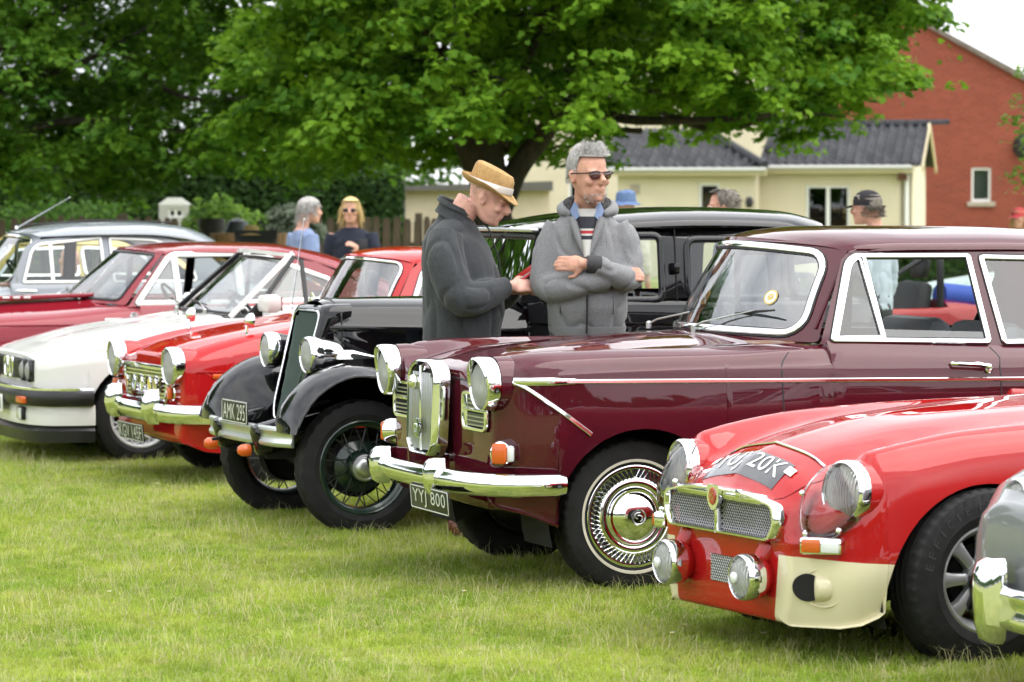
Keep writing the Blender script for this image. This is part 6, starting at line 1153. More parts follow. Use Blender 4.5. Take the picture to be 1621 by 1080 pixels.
def build_grey_saloon():
    c = car('grey_saloon', 'old slate grey saloon with rounded roof and whip aerial at the far left', (-4.55, 26.8), 20)
    P = P_SLATE
    st = [S(.6, .84, .4, .84, .55, .86, .66, .80, .72, .65, .68, .3), S(.2, .95, .44, .92, .6, .90, .72, .84, .78, .66, .74, .24), S(-.3, .985, .46, .965, .64, .94, .74, .88, .80, .68, .76, .2), S(-.47, .99, .48, .975, .65, .96, .74, .90, .80, .68, .76, .2), TB(-.475, .98, .735, .80, .68, .76, .2), TB(-2.0, .985, .735, .80, .68, .76, .2), S(-2.01, .99, .5, .99, .65, .985, .735, .93, .79, .66, .75, .2), S(-2.7, .95, .5, .95, .62, .93, .69, .86, .74, .62, .7, .24), S(-3.1, .82, .46, .82, .56, .8, .62, .74, .66, .58, .62, .32)]
    B = Loft(st, [(0, .32, .36), (-2.5, .32, .36)], mid=4, nose=(.55, FACE), tail=(.6, [(-a, b) for a, b in FACE])); B.mesh().build('body', P, c, 50); wells(c, (0, -2.5), .75, .36, .32); under(c, -3, .5, .55, .2, .36)
    for x in (0, -2.5):
        for s in (1, -1): wheel(c, x, s*.68, .33, .165, .19, 'disc')
    fn = srf((-.34, .16, .62, .99, .01), (-.62, .10, .55, 1.375, .03), .01); screen(c, fn, frame='chrome', fw=.01, ru=.12, rv=.18, body=P)
    yf = lambda x, z: .73-(z-.98)*.36; out_ = [(-.46, .975), (-.60, 1.27), (-.68, 1.325), (-1.2, 1.37), (-1.7, 1.35), (-2.0, 1.26), (-2.3, .98)]
    w1 = rnd([(-.57, 1.0), (-.65, 1.245), (-.71, 1.29), (-1.20, 1.34), (-1.21, 1.0)], [.01, .04, .05, .01, .01], 4); w2 = rnd([(-1.285, 1.0), (-1.275, 1.335), (-1.65, 1.32), (-1.88, 1.22), (-1.95, 1.0)], [.01, .01, .08, .06, .04], 4)
    for s in (1, -1):
        panel(lambda x, z: (x, s*yf(x, z), z), out_, [w1, w2], res=0).build('side_frame', P, c); MB().sweep([(-.80, s*yf(0, 1.3), 1.305), (-.80, s*yf(0, 1.0), 1.0)], (0, s, .3), RECT(.012, .014)).build('window_post', 'silver', c)
        MB().tube([(-.50, s*.79, .94), (-.51, s*.815, .94), (-.63, s*.815, .938), (-.65, s*.80, .936)], .012, 8).build('door_handle', 'chrome', c)
    sideglass(c, yf, w1, fw=.012, name='door_window', frame='silver'); sideglass(c, yf, w2, fw=.01, name='rear_window_side', frame='silver')
    roof_mesh(-.61, .11, -2.45, .05, [1.38, 1.415, 1.455, 1.465, 1.44, 1.34, 1.05], [.57, .61, .64, .645, .63, .60, .52], [.03, .06, .09, .10, .11, .12, .06], up=[0, .08, .25, .5, .7, .86, 1], nu=34, pw=2.3).build('roof', P, c)
    MB().tube([(-.70, -.15, 1.435), (-1.35, -.15, 1.475), (-1.95, -.15, 1.455)], .012, 6, flat=.5).build('roof_seam', 'blackrub', c)
    for y in (.34, -.34): seat(c, -1.3, y, .5, 'seatred', .42, .5)
    seat(c, -1.95, 0, 1.1, 'seatred', .42, .5); steering(c, (-.78, -.33, .99), .2); MB().box((-.5, 0, .97), (.16, 1.2, .05), bev=.02).build('dashboard', 'dash', c)
    antenna(c, (-.665, .0, 1.41), (-1.10, -.02, 1.655), .004); antenna(c, (-.52, .72, .95), (-.52, .72, 1.35), .002)
    return c
def build_right():
    c = car('silver_grey_car', 'silver grey car with chrome overrider and round headlamp at the right edge', (2.40, 11.0), 24)
    P = P_GREY
    st = [S(.62, .68, .3, .66, .5, .66, .62, .62, .68, .50, .62, .26), S(.55, .73, .34, .70, .52, .73, .66, .69, .72, .52, .66, .24), S(.40, .79, .38, .75, .55, .79, .70, .735, .755, .55, .70, .22), S(.1, .86, .42, .82, .58, .845, .72, .78, .78, .58, .73, .2), S(-.5, .93, .46, .91, .62, .90, .73, .83, .79, .6, .74, .2), S(-.85, .96, .48, .94, .64, .92, .735, .86, .79, .6, .74, .2), TB(-.86, .93, .73, .79, .6, .74, .2), TB(-2.0, .93, .73, .79, .6, .74, .2), S(-2.01, .95, .48, .95, .64, .94, .735, .88, .79, .6, .74, .2), S(-3.0, .84, .46, .84, .58, .83, .66, .77, .70, .56, .66, .3)]
    B = Loft(st, [(0, .3, .35), (-2.4, .3, .35)], mid=4, nose=(.46, [(.02, .97), (.035, .92), (.045, .8), (.05, .4), (.05, 0)]), tail=(.5, [(-a, b) for a, b in FACE])); B.mesh().build('body', P, c, 60); wells(c, (0, -2.4), .74, .35, .3); under(c, -2.9, .5, .55, .18, .34)
    for x in (0, -2.4):
        for s in (1, -1): wheel(c, x, s*.66, .31, .165, .19, 'disc')
    for s in (1, -1):
        headlight(c, (.575, s*.50, .63), .088, (1, .1*s, .08), rim=.014)
        i = MB().lathe([(.038, -.02), (.042, .012), (.036, .02)], 20, (.63, s*.49, .445), (1, .2*s, 0)).build('indicator', 'chrome', c); MB().lathe([(.036, .01), (.034, .03), (.02, .045), (0, .05)], 20, (.63, s*.49, .445), (1, .2*s, 0)).build('amber_lens', 'orange', i)
        rows = [[(.735+(-.02 if k in (0, 8) else d*(1-.2*(abs(k-4)/4)**2)), s*.40+h*(k-4)/4, z) for k in range(9)] for z, d, h in ((.20, .0, .03), (.215, .035, .046), (.27, .055, .054), (.36, .062, .056), (.43, .06, .054), (.465, .045, .05), (.48, .015, .04), (.482, -.02, .03))]; MB().grid(rows).build('overrider', 'chrome', c, 70)
    prof = [(.0, -.075), (.025, -.07), (.034, -.045), (.022, -.025), (.022, .0), (.034, .03), (.03, .05), (.01, .065), (0, .06)]
    MB().sweep(cr([(.25, -.85, .315), (.42, -.83, .315), (.6, -.72, .315), (.70, -.4, .315), (.73, 0, .315), (.70, .4, .315), (.6, .72, .315), (.42, .83, .315), (.25, .85, .315)], 6), lambda p: (p.x+.3, p.y, 0), prof).build('bumper', 'chrome', c, 60)
    MB().box((.66, 0, .52), (.05, .5, .22), bev=.03).build('radiator_grille', 'chrome', c)
    fn = srf((-.78, .14, .62, .955, .01), (-1.15, .10, .53, 1.28, .03), .01); screen(c, fn, body=P); yf = lambda x, z: .73-(z-.95)*.36
    w1 = rnd([(-1.06, .97), (-1.25, 1.2), (-1.9, 1.22), (-2.0, .97)], .03, 4)
    for s in (1, -1): panel(lambda x, z: (x, s*yf(x, z), z), [(-.93, .93), (-1.2, 1.24), (-2.0, 1.25), (-2.35, .94)], [w1], res=0).build('side_frame', P, c)
    sideglass(c, yf, w1, name='door_window'); roof_mesh(-1.14, .11, -2.4, .1, [1.285, 1.32, 1.34, 1.31, 1.2], [.55, .6, .61, .6, .55], [.03, .07, .08, .08, .04]).build('roof', P, c)
    for y in (.34, -.34): seat(c, -1.6, y, .5, 'seatred', .36, .5)
    return c
def simple_car(name, label, o, a, P, roof=True, zr=1.42, glassm='glass', dz=0., group='cars parked behind the front row'):
    c = car(name, label, o, a, group=group)
    st = [S(.7, .78, .45, .76, .6, .76, .70, .70, .74, .55, .7, .28), S(.2, .90, .5, .87, .64, .86, .74, .80, .79, .6, .74, .22), S(-.45, .96, .5, .95, .66, .92, .75, .86, .80, .62, .76, .2), S(-.6, .96, .5, .95, .66, .93, .75, .87, .80, .62, .76, .2), TB(-.605, .95, .745, .80, .62, .76, .2), TB(-2.1, .95, .745, .80, .62, .76, .2), S(-2.11, .97, .5, .96, .66, .95, .745, .89, .79, .62, .75, .2), S(-3.1, .84, .46, .84, .6, .83, .68, .77, .72, .56, .68, .3)]
    B = Loft(st, [(0, .31, .35), (-2.5, .31, .35)], mid=4, nose=(.5, FACE), tail=(.5, [(-x, y) for x, y in FACE])); B.mesh().build('body', P, c, 60); wells(c, (0, -2.5), .75, .35, .31); under(c, -3, .5, .55, .18, .34)
    for x in (0, -2.5):
        for s in (1, -1): wheel(c, x, s*.68, .315, .165, .18, 'disc')
    for s in (1, -1): headlight(c, (.72, s*.58, .66), .08, (1, .05*s, 0)); MB().box((-3.13, s*.58, .68), (.05, .12, .16), bev=.02).build('tail_lamp', 'redlens', c)
    for x0, sg in ((.78, 1), (-3.2, -1)): MB().sweep(cr([(x0-sg*.35, -.82, .42), (x0-sg*.08, -.7, .42), (x0, 0, .42), (x0-sg*.08, .7, .42), (x0-sg*.35, .82, .42)], 6), lambda p: (sg*(abs(p.x)+.3), p.y, 0), RECT(.03, .045)).build('bumper', 'chrome', c)
    fn = srf((-.5, .14, .63, .97, .01), (-.85, .1, .55, zr-.06, .03), .01); screen(c, fn, body=P)
    if roof:
        yf = lambda x, z: .74-(z-.96)*.36; w1 = rnd([(-.74, .98), (-.92, zr-.14), (-1.42, zr-.12), (-1.44, .98)], .03, 4); w2 = rnd([(-1.50, .98), (-1.48, zr-.12), (-1.95, zr-.15), (-2.2, .99)], .05, 4)
        for s in (1, -1): panel(lambda x, z: (x, s*yf(x, z), z), [(-.64, .95), (-.88, zr-.1), (-2.0, zr-.1), (-2.5, .95)], [w1, w2], res=0).build('side_frame', P, c)
        sideglass(c, yf, w1, name='door_window'); sideglass(c, yf, w2, name='quarter_window'); roof_mesh(-.84, .1, -2.65, .05, [zr-.055, zr-.02, zr, zr-.02, zr-.12, .98], [.57, .62, .64, .63, .62, .60], [.03, .07, .09, .10, .12, .04], up=[0, .1, .35, .6, .8, 1]).build('roof', P, c)
    for y in (.34, -.34): seat(c, -1.45, y, .5, 'seatblack', .38, .5, True)
    steering(c, (-.95, -.33, .95), .19); return c
def build_kit():
    c = car('red_open_kit_car', 'red open kit car with black roll bar seen through the maroon saloon window', (1.45, 25.9), 20, group='cars parked behind the front row')
    P = P_RED
    st = [S(.75, .55, .25, .5, .3, .48, .33, .45, .36, .36, .33, .25), S(.2, .72, .33, .70, .42, .66, .48, .6, .52, .45, .48, .2), S(-.6, .82, .42, .80, .52, .76, .57, .7, .6, .5, .56, .2), TB(-.605, .78, .55, .6, .5, .56, .2), TB(-1.8, .80, .55, .6, .5, .56, .2), S(-1.81, .86, .4, .86, .5, .84, .56, .78, .6, .5, .56, .22), S(-2.35, .80, .38, .8, .48, .77, .54, .7, .57, .5, .53, .28)]
    B = Loft(st, [], mid=4, nose=(.42, FACE), tail=(.5, [(-a, b) for a, b in FACE])); B.mesh().build('body', P, c, 60)
    for x in (.15, -2.1):
        for s in (1, -1): wheel(c, x, s*.72, .30, .19, .18, 'mini'); fender(c, s, [(x+.36, .35, .6), (x+.3, .52, 1), (x+.1, .66, 1), (x-.12, .66, 1), (x-.32, .52, 1), (x-.45, .36, .6)], .60, .73, .86, .02, .02, 'black', 'cycle_wing', False)
    for x, h in ((-1.75, 1.28),):
        b = MB().tube(cr([(x, -.5, .8), (x, -.5, h-.12), (x, -.38, h), (x, 0, h+.01), (x, .38, h), (x, .5, h-.12), (x, .5, .8)], 5), .028, 10); b.build('roll_bar', 'black', c)
        for s in (1, -1): MB().tube([(x, s*.42, h-.03), (x+.75, s*.45, .84)], .022, 8).build('roll_stay', 'black', c)
    for y in (.27, -.27): seat(c, -1.4, y, .42, 'seatblack', .3, .6, True)
    steering(c, (-.9, -.25, .84), .16); screen(c, srf((-.6, .05, .5, .84, 0), (-.68, .05, .48, 1.08, 0)), frame='black')
    MB().tube([(-1.9, .2, .9), (-2.3, .15, .86)], .1, 12).build('bag', mat('blue_nylon', (.02, .08, .45), .6), c)
    return c
# ================================================================== people (local frame: facing +x, left = +y)
def skinmat(name, c): return mat(name, c, .5, var=.2, vs=22, bump=.2, bs=120, spec=.35, tl=0)
SK = skinmat('skin', (.56, .30, .215)); SKR = skinmat('ruddy_skin', (.68, .38, .30))
def remesh(mb, vox, smooth=2, wr=0., wf=9., ws=(1, 1, 1), seed=0):
    me = mb.mesh('tmp', 0, 0); o = bpy.data.objects.new('tmp', me)
    r = o.modifiers.new('r', 'REMESH'); r.mode = 'VOXEL'; r.voxel_size = vox
    if smooth: s = o.modifiers.new('s', 'SMOOTH'); s.iterations = smooth; s.factor = .5
    res = evaluated(o); bpy.data.meshes.remove(me)
    if wr:
        n = len(res.vertices); co = np.zeros(n*3, np.float32); no = np.zeros(n*3, np.float32); res.vertices.foreach_get('co', co); res.vertex_normals.foreach_get('vector', no); co = co.reshape(-1, 3); no = no.reshape(-1, 3); d = np.zeros(n)
        for i in range(n):
            c = co[i]; q = Vector((float(c[0])*ws[0], float(c[1])*ws[1], float(c[2])*ws[2]))*wf+Vector((seed, 0, 0)); d[i] = .55*noise.noise(q*.6+Vector((9, 1, 4)))-1.15*max(0, 1-abs(noise.noise(q))*4.5)**1.4+.25*noise.noise(q*2.1+Vector((5, 3, 1)))
        res.vertices.foreach_set('co', (co+no*(wr*d)[:, None]).astype(np.float32).reshape(-1)); res.update()
    res.shade_smooth(); return res
def put(me, name, m_, par): me.name = name; me.materials.append(M[m_] if isinstance(m_, str) else m_); return link(bpy.data.objects.new(name, me), par)
def rings(b, rows, n=20):
    """stack of ellipses (x,y,z,rx,ry) closed at both ends"""
    R_ = [[(x+rx*math.cos(2*PI*k/n), y+ry*math.sin(2*PI*k/n), z) for k in range(n)] for x, y, z, rx, ry in rows]; b.grid(R_, False, True); b.add(R_[0], [tuple(range(n))]); b.add(R_[-1], [tuple(range(n))]); return b
def hand(b, w, d, nrm, k=1., curl=.7, side=1, spread=1.):
    """palm from wrist w along d; nrm = back of the hand; thumb leaves the side of the palm"""
    w = Vector(w); d = Vector(d).normalized(); n = Vector(nrm); n = (n-d*n.dot(d)).normalized(); s = d.cross(n)*side
    M3 = Matrix((d, s, n)).transposed(); b.ell(w+d*.05*k, (.055*k, .042*k, .018*k), 14, M3); b.tube([w-d*.05, w, w+d*.03*k], [.029*k, .027*k, .03*k], 10)
    for i, L_ in enumerate((.068, .078, .072, .056)):
        f = w+d*(.088*k)+s*((.030-.0195*i)*k*spread); d1 = (d*math.cos(curl*.5)-n*math.sin(curl*.5)); d2 = (d*math.cos(curl*1.4)-n*math.sin(curl*1.4)); d3 = (d*math.cos(curl*2.1)-n*math.sin(curl*2.1))
        p1 = f+d1*L_*.42*k; p2 = p1+d2*L_*.32*k; b.tube([f-d*.02*k, f, p1, p2, p2+d3*L_*.26*k], [.0095*k, .0098*k, .009*k, .0085*k, .007*k], 8)
    t0 = w+d*.025*k+s*.03*k; t1 = t0+(d*.6+s*.7-n*.25).normalized()*.042*k; b.tube([t0-s*.01*k, t0, t1, t1+(d*.95+s*.1-n*.3).normalized()*.034*k], [.014*k, .014*k, .0115*k, .009*k], 8)
def head(b, m, k=1.):
    """head from chin (z=0) to crown, face along +x, placed with matrix m"""
    q = MB(); q2 = [(.050, 0, .0, .028, .030), (.042, 0, .012, .046, .045), (.028, 0, .035, .066, .056), (.014, 0, .062, .081, .064), (.004, 0, .09, .091, .069), (-.002, 0, .118, .096, .073), (-.006, 0, .145, .099, .0755), (-.008, 0, .172, .097, .0755), (-.010, 0, .198, .087, .068), (-.012, 0, .220, .063, .05), (-.013, 0, .236, .025, .02)]; rings(q, q2, 24)
    q.tube([(.088, 0, .130), (.102, 0, .112), (.116, 0, .092), (.112, 0, .082), (.09, 0, .078)], [.009, .012, .0155, .013, .008], 10)          # nose
    for s in (1, -1):
        q.ell((.106, s*.011, .0845), (.009, .008, .007), 8); q.ell((.078, s*.033, .133), (.018, .024, .009), 10); q.ell((.070, s*.042, .088), (.022, .022, .020), 10)
        q.ell((-.006, s*.079, .108), (.019, .009, .031), 12, Matrix.Rotation(-.15, 3, 'Y')); q.ell((-.012, s*.086, .118), (.012, .008, .018), 10); q.ell((.0, s*.082, .088), (.010, .009, .012), 8)
    q.ell((.090, 0, .059), (.014, .026, .0065), 10); q.ell((.088, 0, .047), (.014, .022, .0075), 10); q.ell((.076, 0, .016), (.020, .024, .018), 10); q.ell((.03, 0, .03), (.05, .05, .03), 10)
    q.xf(m @ Matrix.Scale(k, 4)); b.add(q.v, q.f)
def eyes(par, m):
    for s in (1, -1):
        o = MB().ell((.079, s*.031, .116), (.012, .014, .009), 12).xf(m).build('eye', 'eyewhite', par); MB().ell((.0885, s*.031, .115), (.004, .006, .006), 10).xf(m).build('iris', 'eyedark', o)
        MB().tube([(.090, s*.016, .132), (.090, s*.034, .137), (.076, s*.052, .133)], [.003, .004, .002], 6).xf(m).build('eyebrow', M['brow'], par)
M['eyewhite'] = mat('eye_white', (.7, .68, .65), .2); M['eyedark'] = mat('eye_dark', (.03, .025, .02), .2); M['brow'] = mat('brow_hair', (.22, .19, .16), .8)
def strands(par, m, fn, n, m_, rs, name='hair', w_=.0016):
    """fn(rs)-> root, tip direction*length, bend; thin tapered strips"""
    b = MB()
    for _ in range(n):
        p, d, bend = fn(rs); p, d, bend = Vector(p), Vector(d), Vector(bend); s = d.cross(Vector((rs.normal(), rs.normal(), rs.normal()))); s = s.normalized()*w_ if s.length > 1e-6 else Vector((w_, 0, 0)); q = [p+d*t+bend*t*t for t in (0, .35, .7, 1)]
        b.add([q[0]-s, q[0]+s, q[1]+s, q[1]-s, q[2]+s*.7, q[2]-s*.7, q[3]], [(0, 1, 2, 3), (3, 2, 4, 5), (5, 4, 6)])
    b.xf(m); me = b.mesh(name, 0, 0); return put(me, name, m_, par)
def scalp(z0, front, th=.006, back=.05):
    """hair cap rings over the cranium; z0 = hairline height at the sides"""
    b = MB(); n = 28; rows = []
    for z, rx, ry in ((.10, .098, .0775), (.13, .102, .080), (.16, .104, .082), (.185, .100, .079), (.21, .085, .068), (.23, .058, .046), (.244, .02, .016)):
        row = []
        for k in range(n):
            a = 2*PI*k/n; c = math.cos(a); zz = max(z, (front if c > .35 else z0 if c > -.3 else back+(.0)) if True else z); f = 1+th/.09; row.append((-.009+rx*f*c, ry*f*math.sin(a), zz))
        rows.append(row)
    return b.grid(rows, False, True)
def limbs(b, pts, rr, n=14): b.tube(resample(cr(pts, 5), 18), list(np.interp(np.linspace(0, 1, 18), np.linspace(0, 1, len(rr)), rr)), n)
def placed(hd, yaw=0., pitch=0., roll=0., k=1.): return Matrix.Translation(hd) @ Matrix.Rotation(yaw, 4, 'Z') @ Matrix.Rotation(pitch, 4, 'Y') @ Matrix.Rotation(roll, 4, 'X') @ Matrix.Scale(k, 4)
DEN = mat('denim', (.045, .065, .12), .85, var=.2, vs=30, bump=.25, bs=220); LEA = mat('brown_leather', (.13, .045, .022), .4, var=.2); DKC = mat('dark_trouser', (.02, .021, .024), .85, var=.2, bump=.2)
def lower(p, b, hipz=.95, k=1., tm=DEN, sm=LEA, feet=((.0, .12), (.02, -.12)), vox=.016, yaw=(.15, -.2), seat=False):
    """legs added to the body, trousers and shoes as clothing"""
    t = MB(); rings(t, [(0, 0, hipz-.14, .10, .13), (0, 0, hipz-.05, .135, .185), (0, 0, hipz+.03, .135, .185), (0, 0, hipz+.12, .125, .17)])
    for (fx, fy), s, yw in zip(feet, (1, -1), yaw):
        z0 = .47 if seat else 0
        if seat: fx, fy = .44, s*.13; leg = [(0, s*.09, hipz-.03), (.22, s*.12, hipz-.02), (.42, s*.13, hipz-.04), (fx, fy, z0+.25), (fx-.01, fy, z0+.09)]
        else: leg = [(0, s*.09, hipz-.03), (.02+fx*.3, s*.105, hipz*.55), (fx-.01, fy, .09)]
        limbs(t, leg, [.098, .082, .062, .056]); b.tube(leg, [.08]+[.06]*(len(leg)-2)+[.04], 10)
        q = MB(); q2 = []
        for x, h, w_, z in ((-.085, .03, .025, .045), (-.075, .045, .034, .05), (-.03, .052, .038, .056), (.04, .042, .042, .046), (.11, .03, .046, .034), (.16, .024, .038, .028), (.185, .012, .02, .024)): q2.append([(x, w_*math.cos(2*PI*i/14), max(.0, z+h*math.sin(2*PI*i/14))) for i in range(14)])
        q.grid(q2, False, True); q.add(q2[0], [tuple(range(14))]); q.add(q2[-1], [tuple(range(14))]); q.xf(Matrix.Translation((fx, fy, z0)) @ Matrix.Rotation(yw, 4, 'Z')); q.build('shoe', sm, p); b.ell((fx+.02, fy, z0+.045), (.06, .03, .03), 8)
    put(remesh(t, vox, 2, .006, 9, (1, 1, .7)), 'trousers', tm, p)
def hat_man():
    p = tag(empty('person', (-.235, 16.62, 0), R(-12)), 'person in tan trilby hat and charcoal fleece reading a red phone', 'person'); FL = mat('charcoal_fleece', (.036, .040, .044), .95, var=.18, vs=60, bump=.3, bs=190, sheen=.15)
    b = MB(); hm = placed((.075, 0, 1.545), 0, .42, 0, 1.03); head(b, hm); b.tube([(-.06, 0, 1.46), (-.025, 0, 1.55), (.035, 0, 1.64)], [.075, .066, .07], 16); rings(b, [(0, 0, .98, .13, .17), (0, 0, 1.2, .15, .17), (-.02, 0, 1.42, .12, .18), (-.03, 0, 1.50, .08, .10)])
    hand(b, (.245, -.055, 1.225), (.80, .38, .02), (.1, -.75, .62), 1.0, .95, -1); hand(b, (.225, .12, 1.205), (.85, -.25, .12), (.2, .8, .5), 1.0, .8, 1)
    for s, w in ((-1, (.245, -.055, 1.225)), (1, (.225, .12, 1.205))): b.tube([(-.03, s*.19, 1.43), (.06, s*.25, 1.18), w], [.05, .042, .028], 10)
    lower(p, b, .97, feet=((-.02, .12), (.05, -.10)))
    put(remesh(b, .0062, 2), 'body', SKR, p)
    j = MB(); rings(j, [(-.01, 0, .93, .185, .205), (-.01, 0, .98, .195, .212), (.0, 0, 1.10, .20, .215), (-.005, 0, 1.22, .195, .22), (-.025, 0, 1.34, .182, .225), (-.045, 0, 1.44, .155, .215), (-.055, 0, 1.51, .118, .16), (-.05, 0, 1.55, .09, .10), (-.04, 0, 1.60, .083, .085)], 28)
    limbs(j, [(-.05, -.17, 1.475), (-.04, -.235, 1.36), (.02, -.265, 1.21), (.07, -.265, 1.165), (.14, -.19, 1.185), (.222, -.075, 1.222)], [.085, .098, .092, .088, .076, .055]); limbs(j, [(-.05, .17, 1.475), (-.02, .235, 1.34), (.06, .26, 1.17), (.17, .2, 1.18), (.205, .13, 1.202)], [.085, .096, .09, .076, .055])
    put(remesh(j, .009, 2, .0085, 7, (1, 1, .5), 3), 'fleece_jacket', FL, p)
    c = MB(); rows = []
    for z, r, dx in ((1.535, .098, -.045), (1.57, .086, -.036), (1.605, .083, -.032), (1.614, .087, -.034), (1.59, .094, -.04)): rows.append([(dx+r*math.cos(a), r*.98*math.sin(a), z+.02*(1-math.cos(a))*.5-.035*math.cos(a)) for a in np.linspace(.35, 2*PI-.35, 26)])
    c.grid(rows).build('collar', FL, p); MB().tube([(.055, 0, 1.58), (.125, 0, 1.50), (.175, 0, 1.36), (.195, 0, 1.2)], .004, 6).build('zip', 'blackrub', p)
    MB().sweep([(.02, -.218, 1.06), (.06, -.205, .99), (.07, -.2, .94)], (0, -1, 0), RECT(.003, .004)).build('hem_split', 'blackrub', p)
    # hat
    ht = mat('tan_straw', (.42, .255, .095), .8, var=.2, vs=60, bump=.5, bs=260); hm2 = hm @ Matrix.Translation((-.012, 0, .155)) @ Matrix.Rotation(-.10, 4, 'Y'); n = 40
    rows = []
    for z, f in ((.0, 1.02), (.03, 1.0), (.06, .97), (.085, .93), (.098, .86), (.102, .72), (.094, .5), (.085, .25), (.083, 0)): rows.append([(.108*f*math.cos(a), .088*f*(1-(.18 if z > .07 and math.cos(a) > 0 else 0)*max(0, math.cos(a)))*math.sin(a), z+.014*math.cos(a)*(-1 if z > .07 else 0)) for a in np.linspace(0, 2*PI, n+1)[:-1]])
    o = MB().grid(rows, False, True).xf(hm2).build('trilby_hat', ht, p); rows = []
    for f, dz in ((1.0, .002), (1.2, -.006), (1.45, -.012), (1.62, -.006), (1.64, 0), (1.6, -.002), (1.2, -.002)): rows.append([((.108*(1+(f-1)*.62))*math.cos(a), .088*f*math.sin(a)*(1 if f == 1 else .98), dz+(f-1)*(.065*(max(0, -math.cos(a))**1.5)+.045*abs(math.sin(a))**2-.052*max(0, math.cos(a)))) for a in np.linspace(0, 2*PI, n+1)[:-1]])
    MB().grid(rows, False, True).xf(hm2).build('brim', ht, o); MB().grid([[(.1115*k*math.cos(a), .091*k*math.sin(a), z) for a in np.linspace(0, 2*PI, n+1)[:-1]] for z, k in ((.001, 1.0), (.003, 1.012), (.033, .995), (.034, .985))], False, True).xf(hm2).build('hat_band', mat('white_band', (.72, .71, .68), .7), o)
    for s in (1, -1): MB().tube([(.090, s*.016, .132), (.090, s*.034, .137), (.076, s*.052, .133)], [.003, .004, .002], 6).xf(hm).build('eyebrow', M['brow'], p); MB().tube([(.092, s*.018, .113), (.091, s*.032, .110), (.08, s*.046, .114)], [.0012, .0016, .001], 6).xf(hm).build('eyelid', 'brow', p)
    def hr(rs): a = rs.uniform(-1, 1); s = 1 if rs.rand() > .5 else -1; th = rs.uniform(1.9, 2.6); return (.098*math.cos(th)-.008, s*.078*math.sin(th), rs.uniform(.07, .16)), (0, 0, -.006), (0, 0, 0)
    strands(p, hm, hr, 240, mat('stubble_hair', (.3, .26, .22), .8), np.random.RandomState(2), 'hair', .0008)
    ph = tag(empty('mobile_phone', (0, 0, 0)), 'red phone case held in both hands by the person in the trilby hat', 'phone'); mt = p.matrix_basis @ Matrix.Translation((.325, .03, 1.285)) @ Matrix.Rotation(-.62, 4, 'Y') @ Matrix.Rotation(.15, 4, 'X')
    ph.matrix_basis = mt; MB().box((0, 0, 0), (.15, .075, .012), bev=.005).build('case', mat('red_case', (.55, .03, .04), .4, coat=.4), ph); MB().box((.006, 0, .0075), (.13, .066, .003)).build('screen', mat('phone_screen', (.35, .36, .37), .12), ph); MB().box((-.02, .045, .018), (.12, .03, .004), Matrix.Rotation(.7, 3, 'X')).build('flap', M['redenamel'], ph)
